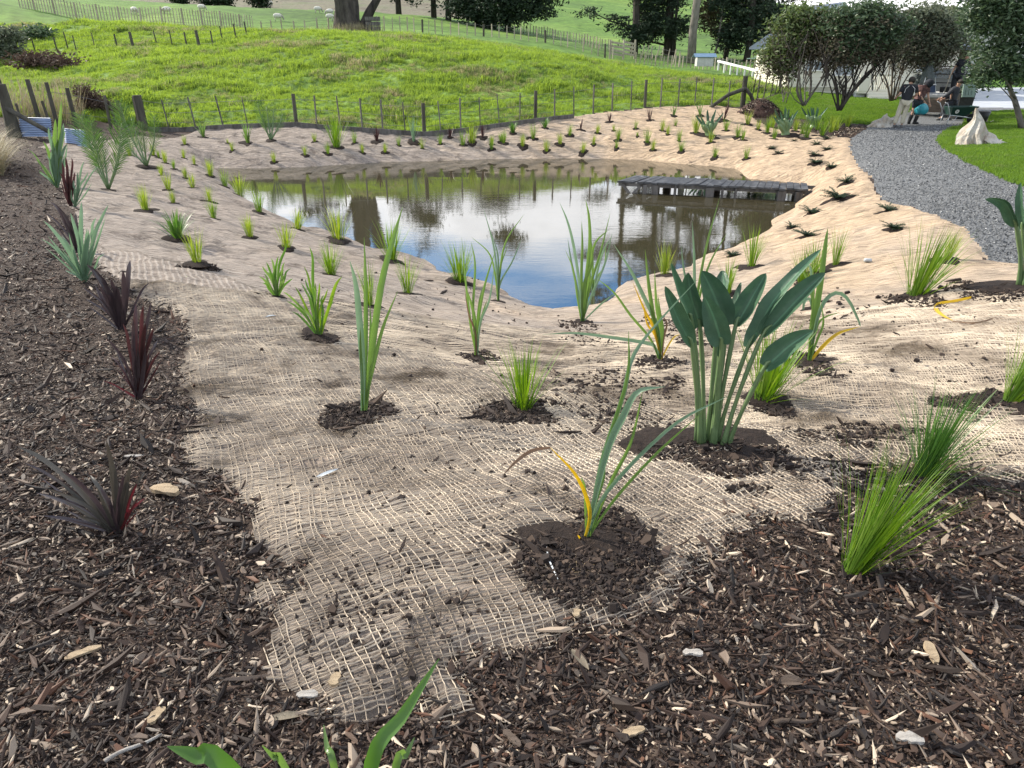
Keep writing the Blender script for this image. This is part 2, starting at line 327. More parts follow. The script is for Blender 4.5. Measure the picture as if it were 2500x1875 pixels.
# mulch ground and its chips
def chipmat(name, stops, rough=.8):
    m, t, o = newmat(name); L = t.links.new
    oi = N(t, 'ShaderNodeObjectInfo'); r = ramp(t, stops, 'CONSTANT'); L(oi.outputs['Random'], r.inputs[0])
    tc = N(t, 'ShaderNodeTexCoord'); mp = N(t, 'ShaderNodeMapping', inp={'Scale': (1, 6, 4)}); L(tc.outputs['Object'], mp.inputs[0]); n_ = noise(t, 60, 4, .7, mp.outputs[0])
    mr = N(t, 'ShaderNodeMapRange', inp={'From Min': .3, 'From Max': .7, 'To Min': .65, 'To Max': 1.25}); L(n_.outputs['Fac'], mr.inputs[0])
    mx = N(t, 'ShaderNodeMix', data_type='RGBA', blend_type='MULTIPLY', inp={'Factor': 1.0}); L(r.outputs[0], mx.inputs[6]); L(mr.outputs[0], mx.inputs[7])
    b = N(t, 'ShaderNodeBsdfPrincipled', inp={'Roughness': rough, 'Specular IOR Level': .35}); L(mx.outputs[2], b.inputs['Base Color']); L(b.outputs[0], o.inputs[0]); return m
M['chips'] = chipmat('wood_chips', [(0, (.016, .009, .006)), (.16, (.034, .019, .013)), (.34, (.060, .037, .026)), (.46, (.020, .012, .009)), (.62, (.095, .062, .044)), (.69, (.10, .048, .028)), (.74, (.16, .118, .088)), (.81, (.020, .015, .013)), (.905, (.28, .22, .165)), (.965, (.50, .41, .31))], .7)
M['crumb'] = chipmat('soil_crumbs', [(0, (.018, .012, .010)), (.4, (.030, .020, .016)), (.7, (.045, .030, .022)), (.93, (.08, .055, .04))], .9)
M['stone'] = chipmat('gravel_stones', [(0, (.09, .095, .10)), (.3, (.13, .135, .14)), (.6, (.17, .175, .18)), (.85, (.22, .22, .22)), (.97, (.42, .42, .41))], .85)
M['mulch'] = surf('mulch_bed', (.014, .009, .007), (.050, .033, .025), 55, .9, .9, 90, .25, c3=(.20, .155, .12), bdist=.02)
M['soil'] = surf('dark_soil', (.012, .008, .007), (.034, .024, .019), 40, .95, 1.0, 70, .2, bdist=.02)
M['mud'] = surf('pond_mud', (.10, .085, .055), (.14, .12, .08), 2, .8, .2)
def jute_mat():
    m, t, o = newmat('jute_matting'); L = t.links.new
    ge = N(t, 'ShaderNodeNewGeometry'); sp = N(t, 'ShaderNodeSeparateXYZ'); L(ge.outputs['Position'], sp.inputs[0])
    uv = N(t, 'ShaderNodeUVMap'); uv.uv_map = 'UVMap'; su = N(t, 'ShaderNodeSeparateXYZ'); L(uv.outputs[0], su.inputs[0])
    def math_(op, a=None, b=None, **kw):
        q = N(t, 'ShaderNodeMath', operation=op)
        for i, s in enumerate((a, b)):
            if s is None: continue
            if hasattr(s, 'links'): L(s, q.inputs[i])
            else: q.inputs[i].default_value = s
        return q.outputs[0]
    def mr(v, a, b, c, d):
        q = N(t, 'ShaderNodeMapRange', inp={'From Min': a, 'From Max': b, 'To Min': c, 'To Max': d}); L(v, q.inputs[0]); return q.outputs[0]
    # the wide lines, one thread bundle every 4.5 cm, wandering
    nz = noise(t, 9, 3, .6, ge.outputs['Position']); wob = mr(nz.outputs['Fac'], .3, .7, -.16, .16)
    ln = math_('PINGPONG', math_('ADD', math_('DIVIDE', su.outputs[0], .062), wob), .5)
    line = mr(ln, .20, .40, 0, 1)
    lc = math_('PINGPONG', math_('ADD', math_('DIVIDE', su.outputs[1], .026), wob), .5); linec = mr(lc, .30, .48, 0, .55)
    fade = mr(sp.outputs[1], 6.4, 7.2, 0, 1); fade2 = mr(sp.outputs[1], 8, 18, .42, .22)
    lines = math_('MULTIPLY', math_('MULTIPLY', math_('MAXIMUM', line, linec), fade), fade2)
    # streaks, colour patches, dirt
    mp = N(t, 'ShaderNodeMapping', inp={'Scale': (3.0, 16, 6)}); L(ge.outputs['Position'], mp.inputs[0]); st = noise(t, 1.0, 7, .7, mp.outputs[0], .6)
    fib = noise(t, 120, 3, .7, ge.outputs['Position']); big = noise(t, .55, 4, .6, ge.outputs['Position']); mid = noise(t, 3.2, 5, .65, ge.outputs['Position'])
    # light put into the colour: skylight and dirt grey left, sunlit orange-tan right
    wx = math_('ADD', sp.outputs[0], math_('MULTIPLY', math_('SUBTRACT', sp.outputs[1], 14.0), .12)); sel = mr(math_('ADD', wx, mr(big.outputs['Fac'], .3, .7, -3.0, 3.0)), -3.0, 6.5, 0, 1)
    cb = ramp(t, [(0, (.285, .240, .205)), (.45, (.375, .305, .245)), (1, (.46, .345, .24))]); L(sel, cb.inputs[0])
    v = mr(st.outputs['Fac'], .30, .70, .52, 1.42); v2 = mr(fib.outputs['Fac'], .3, .7, .78, 1.22); v3 = mr(mid.outputs['Fac'], .3, .7, .74, 1.22)
    vv = math_('MULTIPLY', math_('MULTIPLY', math_('MULTIPLY', v, v2), v3), mr(sp.outputs[1], 6.0, 7.6, .86, 1.0))
    mx = N(t, 'ShaderNodeMix', data_type='RGBA', blend_type='MULTIPLY', inp={'Factor': 1.0}); L(cb.outputs[0], mx.inputs[6]); L(vv, mx.inputs[7])
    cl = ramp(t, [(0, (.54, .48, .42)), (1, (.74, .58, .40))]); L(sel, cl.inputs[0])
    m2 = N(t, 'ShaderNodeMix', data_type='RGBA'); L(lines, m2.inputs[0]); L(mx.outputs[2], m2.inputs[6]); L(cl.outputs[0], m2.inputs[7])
    dn = noise(t, 1.9, 8, .75, ge.outputs['Position'], .4); dm = mr(math_('ADD', dn.outputs['Fac'], mr(sel, 0, 1, .045, -.02)), .57, .70, 0, .75)
    m3 = N(t, 'ShaderNodeMix', data_type='RGBA'); L(dm, m3.inputs[0]); L(m2.outputs[2], m3.inputs[6]); m3.inputs[7].default_value = (.075, .06, .052, 1)
    b = N(t, 'ShaderNodeBsdfPrincipled', inp={'Roughness': .95, 'Specular IOR Level': .1}); L(m3.outputs[2], b.inputs['Base Color'])
    wk_m = N(t, 'ShaderNodeMapping', inp={'Scale': (1.1, 3.6, 3.0)}); L(ge.outputs['Position'], wk_m.inputs[0]); wk = noise(t, 1.0, 5, .6, wk_m.outputs[0], 1.2); wkv = math_('MULTIPLY', wk.outputs['Fac'], mr(sp.outputs[1], 6, 14, 1.0, 7.0))
    hh = math_('ADD', math_('ADD', wkv, math_('MULTIPLY', lines, .5)), math_('ADD', math_('MULTIPLY', st.outputs['Fac'], 1.6), math_('MULTIPLY', fib.outputs['Fac'], .35)))
    bu = N(t, 'ShaderNodeBump', inp={'Strength': .9, 'Distance': .04}); L(hh, bu.inputs['Height']); L(bu.outputs[0], b.inputs['Normal']); L(b.outputs[0], o.inputs[0]); return m
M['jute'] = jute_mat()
def threadmat():
    m, t, o = newmat('jute_threads'); L = t.links.new
    ge = N(t, 'ShaderNodeNewGeometry'); a = noise(t, 1.3, 6, .7, ge.outputs['Position'], .4); r = ramp(t, [(.36, (.12, .095, .07)), (.46, (.34, .285, .225)), (.62, (.56, .475, .37))]); L(a.outputs['Fac'], r.inputs[0])
    b = N(t, 'ShaderNodeBsdfPrincipled', inp={'Roughness': .9, 'Specular IOR Level': .15}); L(r.outputs[0], b.inputs['Base Color']); L(b.outputs[0], o.inputs[0]); return m
M['thread'] = threadmat()
M['gravel'] = surf('gravel_driveway', (.055, .06, .062), (.17, .175, .18), 34, .95, 1.0, 60, .2, c3=(.33, .33, .33), bdist=.03)
M['concrete'] = surf('pale_concrete', (.30, .32, .35), (.40, .42, .44), 1.5, .7, .1)
def grassground(name, c1, c2, c3, s=1.0):
    m, t, o = newmat(name); L = t.links.new; ge = N(t, 'ShaderNodeNewGeometry')
    a = noise(t, .35 * s, 6, .65, ge.outputs['Position'], .3); b_ = noise(t, 6 * s, 5, .7, ge.outputs['Position'])
    r = ramp(t, [(.35, c1), (.5, c2), (.66, c3)]); L(a.outputs['Fac'], r.inputs[0])
    mr = N(t, 'ShaderNodeMapRange', inp={'From Min': .3, 'From Max': .7, 'To Min': .55, 'To Max': 1.35}); L(b_.outputs['Fac'], mr.inputs[0])
    mx = N(t, 'ShaderNodeMix', data_type='RGBA', blend_type='MULTIPLY', inp={'Factor': 1.0}); L(r.outputs[0], mx.inputs[6]); L(mr.outputs[0], mx.inputs[7])
    b = N(t, 'ShaderNodeBsdfPrincipled', inp={'Roughness': .9, 'Specular IOR Level': .2}); L(mx.outputs[2], b.inputs['Base Color'])
    bu = N(t, 'ShaderNodeBump', inp={'Strength': .8, 'Distance': .08}); L(b_.outputs['Fac'], bu.inputs['Height']); L(bu.outputs[0], b.inputs['Normal']); L(b.outputs[0], o.inputs[0]); return m
M['pasture'] = grassground('pasture_turf', (.07, .11, .025), (.12, .20, .035), (.17, .25, .05))
M['hill'] = grassground('hill_pasture', (.06, .11, .022), (.095, .175, .03), (.155, .235, .045), .12)
M['rough'] = grassground('rough_scrub_land', (.10, .085, .06), (.16, .145, .10), (.12, .13, .07), .3)
M['lawn'] = grassground('lawn_turf', (.04, .09, .012), (.065, .14, .02), (.09, .17, .03), 1.5)
def grassblade(name, bright, mid, dry, s=.32):
    m, t, o = newmat(name); L = t.links.new; ge = N(t, 'ShaderNodeNewGeometry'); oi = N(t, 'ShaderNodeObjectInfo')
    mp = N(t, 'ShaderNodeMapping', inp={'Scale': (1, 1.6, 1)}); L(ge.outputs['Position'], mp.inputs[0]); a = noise(t, s, 5, .6, mp.outputs[0], .4)
    ad = N(t, 'ShaderNodeMath', operation='MULTIPLY_ADD', inp={1: .16, 2: -.08}); L(oi.outputs['Random'], ad.inputs[0]); su = N(t, 'ShaderNodeMath', operation='ADD'); L(a.outputs['Fac'], su.inputs[0]); L(ad.outputs[0], su.inputs[1])
    r = ramp(t, [(.28, mid), (.40, bright), (.52, bright), (.58, mid), (.66, dry)]); L(su.outputs[0], r.inputs[0])
    d = N(t, 'ShaderNodeBsdfPrincipled', inp={'Roughness': .6, 'Specular IOR Level': .25}); tr = N(t, 'ShaderNodeBsdfTranslucent'); L(r.outputs[0], d.inputs['Base Color'])
    hs = N(t, 'ShaderNodeHueSaturation', inp={'Hue': .49, 'Saturation': 1.1, 'Value': 1.7}); L(r.outputs[0], hs.inputs['Color']); L(hs.outputs[0], tr.inputs[0])
    ms = N(t, 'ShaderNodeMixShader', inp={0: .45}); L(d.outputs[0], ms.inputs[1]); L(tr.outputs[0], ms.inputs[2]); L(ms.outputs[0], o.inputs[0]); return m
M['gblade'] = grassblade('pasture_grass', (.20, .285, .05), (.10, .165, .04), (.26, .24, .13), .22)
M['lblade'] = grassblade('lawn_grass', (.12, .205, .03), (.07, .14, .02), (.16, .22, .06), .8)
def watermat():
    m, t, o = newmat('pond_water'); L = t.links.new; ge = N(t, 'ShaderNodeNewGeometry')
    mp = N(t, 'ShaderNodeMapping', inp={'Scale': (1.0, 2.6, 1)}); L(ge.outputs['Position'], mp.inputs[0]); a = noise(t, 2.6, 3, .55, mp.outputs[0], .2); a2 = noise(t, 14, 2, .5, mp.outputs[0])
    pt = noise(t, .35, 3, .5, ge.outputs['Position']); pr = N(t, 'ShaderNodeMapRange', inp={'From Min': .42, 'From Max': .62, 'To Min': .12, 'To Max': 1.0}); L(pt.outputs['Fac'], pr.inputs[0])
    ad = N(t, 'ShaderNodeMath', operation='MULTIPLY_ADD', inp={1: .25}); L(a2.outputs['Fac'], ad.inputs[0]); L(a.outputs['Fac'], ad.inputs[2]); mu = N(t, 'ShaderNodeMath', operation='MULTIPLY'); L(ad.outputs[0], mu.inputs[0]); L(pr.outputs[0], mu.inputs[1])
    bu = N(t, 'ShaderNodeBump', inp={'Strength': .17, 'Distance': .010}); L(mu.outputs[0], bu.inputs['Height'])
    d = N(t, 'ShaderNodeBsdfDiffuse', inp={'Color': (.046, .040, .023, 1)}); g = N(t, 'ShaderNodeBsdfGlossy', inp={'Color': (.97, .98, 1, 1), 'Roughness': .015}); L(bu.outputs[0], g.inputs['Normal'])
    fr = N(t, 'ShaderNodeFresnel', inp={'IOR': 3.6}); L(bu.outputs[0], fr.inputs['Normal'])
    ms = N(t, 'ShaderNodeMixShader'); L(fr.outputs[0], ms.inputs[0]); L(d.outputs[0], ms.inputs[1]); L(g.outputs[0], ms.inputs[2]); L(ms.outputs[0], o.inputs[0]); return m
M['water'] = watermat()
M['oldwood'] = surf('weathered_wood', (.045, .04, .036), (.16, .15, .14), 6, .85, .6, 30, .3, (1, 1, .25))
M['palewood'] = surf('pale_batten_wood', (.22, .19, .14), (.42, .38, .30), 5, .85, .3, 30, .2, (1, 1, .2))
M['postwood'] = surf('dark_post_wood', (.035, .032, .026), (.10, .095, .075), 5, .9, .5, 30, .2, (1, 1, .2))
M['jettywood'] = surf('jetty_plank_wood', (.012, .012, .013), (.05, .05, .052), 5, .55, .9, 25, .5, (1, 1, 1), c3=(.16, .16, .16))
M['wire'] = surf('fence_wire', (.12, .12, .12), (.2, .2, .2), 3, .6, 0, metal=.5)
M['bark'] = surf('grey_bark', (.022, .019, .018), (.10, .088, .078), 2.2, .95, 1.0, 9, .15, (1, 1, .3), bdist=.12)
M['barkpale'] = surf('pale_bark', (.09, .08, .07), (.22, .20, .175), 4, .9, .6, 20, .15, (1, 1, .3))
M['barkbrown'] = surf('brown_twigs', (.07, .055, .04), (.15, .12, .09), 4, .9, .3)
# ---------------------------------------------------------------- ground sheets (one height field, split by surface)
nr, nc = xx.shape
V = np.stack([X1, Y1, Hf], 1)
ii, jj = np.meshgrid(np.arange(nr - 1), np.arange(nc - 1), indexing='ij')
a = (ii * nc + jj).ravel(); Q = np.stack([a, a + 1, a + nc + 1, a + nc], 1)
def fc(v): return v[Q].mean(1)
fx, fy = fc(X1), fc(Y1); fsp = fc(SP)
fj = fc(sJ) + .09 * fbm(fx * 3.2, fy * 3.2, 41, 3) + .05 * fbm(fx * 11, fy * 11, 42, 2); fg = fc(sdist(X1, Y1, GRAVEL)) + .06 * fbm(fx * 3, fy * 3, 43, 3)
fl = np.minimum(fc(sdist(X1, Y1, LAWN)), fc(sdist(X1, Y1, LAWN2))) + .08 * fbm(fx * 4, fy * 4, 44, 3); fyd = fc(sdist(X1, Y1, YARD))
cls = np.zeros(len(Q), int)                                      # 0 mulch
cls[(fy > fence_y(fx))] = 4
cls[(cls == 4) & (fy > 58)] = 6
fdist = np.hypot(fx, fy)
cls[(cls == 6) & (fy > 150) & (fx < -2) & (fbm(fx * .02, fy * .01, 77, 3) > -.35)] = 7
cls[fl < 0] = 3
cls[fyd < 0] = 5
cls[(fg < 0)] = 2
cls[(fj < 0)] = 1
cls[(fsp < -.25)] = 8
# jute uv: two lengths of mat laid in different directions, both wandering
def warp(x, y): return .10 * fbm(x * .9, y * .9, 51, 3) + .011 * fbm(x * 5, y * 5, 52, 2), .10 * fbm(x * .9, y * .9, 53, 3) + .011 * fbm(x * 5, y * 5, 54, 2)
AA, AB = R(26), R(76)
def matB(x, y): return (y + .85 * x + .25 * fbm(x, y, 55, 2)) > 4.9
def to_uv(x, y):
    wx, wy = warp(x, y); px, py = x - wx, y - wy; B = matB(x, y); an = np.where(B, AB, AA)
    # v runs along the warp (angle an left of +Y), u across
    return np.stack([px * np.cos(an) + py * np.sin(an), -px * np.sin(an) + py * np.cos(an)], 1)
UV = to_uv(X1, Y1)
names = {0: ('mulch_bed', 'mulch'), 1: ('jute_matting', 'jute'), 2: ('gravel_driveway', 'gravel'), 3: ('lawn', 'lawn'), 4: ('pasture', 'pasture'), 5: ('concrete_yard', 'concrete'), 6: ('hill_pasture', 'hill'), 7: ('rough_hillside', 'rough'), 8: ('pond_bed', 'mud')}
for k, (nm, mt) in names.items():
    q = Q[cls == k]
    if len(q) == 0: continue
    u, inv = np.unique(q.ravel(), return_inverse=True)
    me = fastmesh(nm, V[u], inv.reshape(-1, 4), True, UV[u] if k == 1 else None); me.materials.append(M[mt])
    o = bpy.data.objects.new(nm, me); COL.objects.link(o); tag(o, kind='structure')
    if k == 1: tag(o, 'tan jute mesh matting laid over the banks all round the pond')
# water
w0 = POND.min(0) - .6; w1 = POND.max(0) + .6
me = fastmesh('pond_water', [(w0[0], w0[1], 0), (w1[0], w0[1], 0), (w1[0], w1[1], 0), (w0[0], w1[1], 0)], [(0, 1, 2, 3)], False); me.materials.append(M['water'])
o = bpy.data.objects.new('pond_water', me); COL.objects.link(o); tag(o, 'still muddy pond water reflecting clouds and trees', kind='structure')
# ---------------------------------------------------------------- jute threads (real net near the camera)
def in_jute(x, y): 
    return (sdist(x, y, JUTE) + .09 * fbm(x * 3.2, y * 3.2, 41, 3) + .05 * fbm(x * 11, y * 11, 42, 2) < .03)
def threads(B, fam):
    an = AB if B else AA
    # bounding range in uv for y 1..7.2, |x| < 7
    cs = np.array([(x, y) for x in (-7, 7) for y in (1, 7.2)]); u = cs[:, 0] * math.cos(an) + cs[:, 1] * math.sin(an); v = -cs[:, 0] * math.sin(an) + cs[:, 1] * math.cos(an)
    (a0, a1), (b0, b1) = ((u.min(), u.max()), (v.min(), v.max())) if fam == 0 else ((v.min(), v.max()), (u.min(), u.max()))
    sp = .029 if fam == 0 else .018
    lines = np.arange(a0, a1, sp); st = .026; s = np.arange(b0, b1, st); VV = []; QQ = []; base = 0
    for li, l in enumerate(lines):
        if hsh(li, fam, 3) < .03: continue
        jit = .0045 * vn(s * 9, np.full(len(s), li * 3.7), 60 + fam) + .004 * vn(s * 30, np.full(len(s), li * 5.1), 62 + fam) * (1 + fam)
        ll = l + .25 * sp * (hsh(li, 1, 4) - .5) * 2 + jit
        uu, v_ = (ll, s) if fam == 0 else (s, ll)
        px = uu * math.cos(an) - v_ * math.sin(an); py = uu * math.sin(an) + v_ * math.cos(an)
        wx, wy = warp(px, py); x = px + wx; y = py + wy
        ok = (y > .9) & (y < 7.1) & (np.abs(x) < y * .8 + .6)
        if ok.sum() < 3: continue
        idx = np.nonzero(ok)[0]; x = x[idx]; y = y[idx]
        z = hgt(x, y) + .006 + .003 * hsh(np.round(x * 40), np.round(y * 40), 9)
        w = (.00115 + .0006 * hsh(li, 2, 8)) * ((1.25 if B else 1.0) if fam == 0 else (.45 if B else .75)) * (1 + .16 * np.maximum(y - 2, 0)) * (1 + .5 * vn(x * 20, y * 20, 66))
        tx = np.gradient(x); ty = np.gradient(y); q = np.hypot(tx, ty) + 1e-9; nx, ny = -ty / q, tx / q
        okc = in_cache(x, y) & (matB(x, y) == B) & (hsh(np.floor(s[idx] * 7), li, 70) > .025)
        k = np.arange(len(x) - 1); g = okc[:-1] & okc[1:] & (np.diff(idx) == 1)
        VV.append(np.stack([np.stack([x + nx * w, y + ny * w, z - .002], 1), np.stack([x, y, z + .0035], 1), np.stack([x - nx * w, y - ny * w, z - .002], 1)], 1).reshape(-1, 3))
        b = base + 3 * k[g]
        QQ.append(np.stack([b, b + 3, b + 4, b + 1], 1)); QQ.append(np.stack([b + 1, b + 4, b + 5, b + 2], 1))
        base += 3 * len(x)
    V_ = np.concatenate(VV); q = np.concatenate(QQ); u, inv = np.unique(q.ravel(), return_inverse=True)
    return V_[u], inv.reshape(-1, 4)
gx = np.linspace(-8, 8, 641); gy = np.linspace(.5, 7.6, 361); gX, gY = np.meshgrid(gx, gy); gJ = (sdist(gX, gY, JUTE) + .09 * fbm(gX.ravel() * 3.2, gY.ravel() * 3.2, 41, 3) + .05 * fbm(gX.ravel() * 11, gY.ravel() * 11, 42, 2)).reshape(gX.shape)
def in_cache(x, y):
    i = np.clip(((y - .5) / (7.1 / 360)).astype(int), 0, 360); j = np.clip(((x + 8) / .025).astype(int), 0, 640); return gJ[i, j] < .035
parts_v = []; parts_q = []; off = 0
for B in (False, True):
    for fam in (0, 1):
        v_, q_ = threads(B, fam); parts_v.append(v_); parts_q.append(q_ + off); off += len(v_)
me = fastmesh('jute_threads', np.concatenate(parts_v), np.concatenate(parts_q), True); me.materials.append(M['thread'])
jt = bpy.data.objects.new('jute_threads', me); COL.objects.link(jt); tag(jt, 'open net of pale jute threads on the near bank', 'jute net', kind='stuff')
# ---------------------------------------------------------------- instanced stuff (chips, crumbs, stones, grass)
PROT = {}
def protocol(name, meshes):
    c = bpy.data.collections.new(name)
    for k, me in enumerate(meshes):
        o = bpy.data.objects.new('%s_piece_%02d' % (name, k), me); c.objects.link(o)
    PROT[name] = c; return c
def scatter(name, col, P, rot, sc, label, cat, idx=None):
    me = bpy.data.meshes.new(name); me.vertices.add(len(P)); me.vertices.foreach_set('co', np.asarray(P, np.float32).ravel())
    a = me.attributes.new('rot', 'FLOAT_VECTOR', 'POINT'); a.data.foreach_set('vector', np.asarray(rot, np.float32).ravel())
    a = me.attributes.new('scl', 'FLOAT_VECTOR', 'POINT'); a.data.foreach_set('vector', np.asarray(sc, np.float32).ravel())
    o = bpy.data.objects.new(name, me); COL.objects.link(o); tag(o, label, cat, kind='stuff')
    ng = bpy.data.node_groups.new(name + '_nodes', 'GeometryNodeTree')
    ng.interface.new_socket('Geometry', in_out='INPUT', socket_type='NodeSocketGeometry'); ng.interface.new_socket('Geometry', in_out='OUTPUT', socket_type='NodeSocketGeometry')
    gi = ng.nodes.new('NodeGroupInput'); go = ng.nodes.new('NodeGroupOutput'); ip = ng.nodes.new('GeometryNodeInstanceOnPoints'); ci = ng.nodes.new('GeometryNodeCollectionInfo')
    ci.inputs['Collection'].default_value = col; ci.inputs['Separate Children'].default_value = True; ci.inputs['Reset Children'].default_value = True
    ip.inputs['Pick Instance'].default_value = True
    rv = ng.nodes.new('FunctionNodeRandomValue'); rv.data_type = 'INT'; rv.inputs['Min'].default_value = 0 if False else 0
    for s_ in rv.inputs:
        if s_.type == 'INT' and s_.name == 'Max': s_.default_value = len(col.objects) - 1
        if s_.type == 'INT' and s_.name == 'Min': s_.default_value = 0
    nr_ = ng.nodes.new('GeometryNodeInputNamedAttribute'); nr_.data_type = 'FLOAT_VECTOR'; nr_.inputs['Name'].default_value = 'rot'
    ns_ = ng.nodes.new('GeometryNodeInputNamedAttribute'); ns_.data_type = 'FLOAT_VECTOR'; ns_.inputs['Name'].default_value = 'scl'
    er = ng.nodes.new('FunctionNodeEulerToRotation'); lk = ng.links.new
    lk(gi.outputs[0], ip.inputs['Points']); lk(ci.outputs[0], ip.inputs['Instance']); lk([s_ for s_ in rv.outputs if s_.type == 'INT'][0], ip.inputs['Instance Index'])
    lk(nr_.outputs[0], er.inputs[0]); lk(er.outputs[0], ip.inputs['Rotation']); lk(ns_.outputs[0], ip.inputs['Scale']); lk(ip.outputs[0], go.inputs[0])
    md = o.modifiers.new('scatter', 'NODES'); md.node_group = ng
    return o
def chipmesh(name, mat, aspect, seed, thick=.12, k=6):
    r_ = random.Random(seed); pts = []
    for i in range(k):
        a = 2 * math.pi * (i + r_.uniform(-.3, .3)) / k; pts.append((math.cos(a) * .5 * aspect * r_.uniform(.75, 1.1), math.sin(a) * .5 * r_.uniform(.6, 1.1)))
    v = [(x, y, -thick * .5 + .05 * x * x) for x, y in pts] + [(x * .88, y * .85, thick * .5 + .12 * x * x * r_.uniform(-1, 1)) for x, y in pts]
    f = [tuple(range(k, 2 * k))] + [(i, (i + 1) % k, k + (i + 1) % k, k + i) for i in range(k)]
    me = bpy.data.meshes.new(name); me.from_pydata(v, [], f); me.materials.append(mat); return me
chips = protocol('wood_chip', [chipmesh('wood_chip', M['chips'], a_, k, th_, n_) for k, (a_, th_, n_) in enumerate([(1.2, .2, 5), (1.8, .2, 6), (2.6, .18, 5), (3.6, .3, 4), (1.5, .3, 4), (6, .5, 4), (2.0, .1, 7)])])
crumbs = protocol('soil_crumb', [chipmesh('soil_crumb', M['crumb'], 1.2, 20 + k, .7, 6) for k in range(4)] + [chipmesh('soil_crumb', M['crumb'], 5, 31, .5, 4)])
stones = protocol('gravel_stone', [chipmesh('gravel_stone', M['stone'], 1.25, 40 + k, .6, 6) for k in range(4)])
# mulch chips
def sample(n, y0, y1, dens, t0=-.85, t1=.85):
    """random ground points, dens(y) = relative number per square metre"""
    ys = np.linspace(y0, y1, 400); w = dens(ys) * (ys * .78 + 1.2); c = np.cumsum(w); c /= c[-1]
    y = np.interp(rng.random(n), c, ys); x = (rng.random(n) * (t1 - t0) + t0) * (y * .86 + 1.0); return x, y
x, y = sample(340000, .95, 27, lambda v: 1 / (1 + (v / 2.7) ** 2.3), -1.0, .85)
s = sdist(x, y, JUTE) + .12 * fbm(x * 3.2, y * 3.2, 41, 3) + .10 * fbm(x * 9, y * 9, 42, 2); ok = (s > -.01) | ((s > -.22) & (rng.random(len(x)) < .10) & (fbm(x * 2.5, y * 2.5, 81, 2) > 0.05))
ok &= (sdist(x, y, GRAVEL) > .15) & (hgt(x, y) > .15)
x = x[ok]; y = y[ok]; n_ = len(x); ln = np.exp(rng.normal(math.log(.0080), .48, n_)) * (1 + .06 * y); ln = np.where(rng.random(n_) < .03, ln * 2.0, ln); ln = np.clip(ln, .005, .055)
lift = rng.random(n_) ** 2 * .022
scatter('bark_mulch', chips, np.stack([x, y, hgt(x, y) + lift - .002], 1), np.stack([rng.normal(0, .38, n_), rng.normal(0, .38, n_), rng.random(n_) * 6.28], 1), np.stack([ln, ln * (.7 + .5 * rng.random(n_)), ln], 1), 'loose dark bark and wood chip mulch spread round the matting', 'bark mulch')
# gravel stones
def inpoly(x, y, P): return sdist(x, y, P) < -.03
x, y = sample(110000, 5, 30, lambda v: 1 / (1 + (v / 6.) ** 2), .2, .9); ok = inpoly(x, y, GRAVEL); x = x[ok]; y = y[ok]; n_ = len(x); ln = (.010 + .013 * rng.random(n_)) * (1 + .03 * y)
scatter('driveway_gravel', stones, np.stack([x, y, hgt(x, y)], 1), rng.random((n_, 3)) * 6, np.stack([ln] * 3, 1), 'loose grey gravel stones lying on the driveway', 'gravel')
# grass tufts
def tuftmesh(name, mat, nb, h, spread, w, seed, lean=.35):
    r_ = random.Random(seed); v = []; f = []
    for b in range(nb):
        a = r_.uniform(0, 6.28); rr = r_.random() ** .5 * spread; bx, by = math.cos(a) * rr, math.sin(a) * rr; hh = h * r_.uniform(.5, 1.1)
        la = r_.uniform(0, 6.28); le = hh * r_.uniform(.1, lean * 2); dx, dy = math.cos(la) * le, math.sin(la) * le; sa = r_.uniform(0, 3.14); sx, sy = math.cos(sa) * w, math.sin(sa) * w; k = len(v)
        v += [(bx - sx, by - sy, -.03), (bx + sx, by + sy, -.03), (bx + dx * .35 - sx * .8, by + dy * .35 - sy * .8, hh * .6), (bx + dx * .35 + sx * .8, by + dy * .35 + sy * .8, hh * .6), (bx + dx, by + dy, hh * (.95 - .2 * r_.random()))]
        f += [(k, k + 1, k + 3, k + 2), (k + 2, k + 3, k + 4)]
    me = bpy.data.meshes.new(name); me.from_pydata(v, [], f); me.materials.append(mat); return me
gt = protocol('grass_tuft', [tuftmesh('grass_tuft', M['gblade'], 26, .30, .22, .011, 60 + k) for k in range(4)])
x, y = sample(60000, 27.5, 62, lambda v: 1 / (1 + (v / 34.) ** 3), -.95, .95); ok = (y > fence_y(x) + .15) & (sdist(x, y, LAWN) > .1) & (sdist(x, y, LAWN2) > .1) & (sdist(x, y, YARD) > .2)
x = x[ok]; y = y[ok]; n_ = len(x); s_ = (.40 + .80 * np.clip(fbm(x * .6, y * .8, 90, 3) + .45, 0, 1) ** 1.3) * (.7 + .6 * rng.random(n_)) * (1 + .012 * (y - 28))
scatter('long_pasture_grass', gt, np.stack([x, y, hgt(x, y)], 1), np.stack([rng.normal(0, .12, n_), rng.normal(0, .12, n_), rng.random(n_) * 6.28], 1), np.stack([s_, s_, s_ * .8], 1), 'long bright green grass covering the rise behind the pond fence', 'grass')
lt = protocol('lawn_tuft', [tuftmesh('lawn_tuft', M['lblade'], 30, .07, .14, .006, 70 + k) for k in range(3)])
x, y = sample(90000, 12, 44, lambda v: 1 / (1 + (v / 20.) ** 2.5), .25, .92); ok = inpoly(x, y, LAWN) | inpoly(x, y, LAWN2); x = x[ok]; y = y[ok]; n_ = len(x); s_ = .7 + .6 * rng.random(n_)
scatter('lawn_grass', lt, np.stack([x, y, hgt(x, y)], 1), np.stack([rng.normal(0, .1, n_), rng.normal(0, .1, n_), rng.random(n_) * 6.28], 1), np.stack([s_, s_, s_], 1), 'short mown lawn grass beside the driveway and under the trees', 'grass')
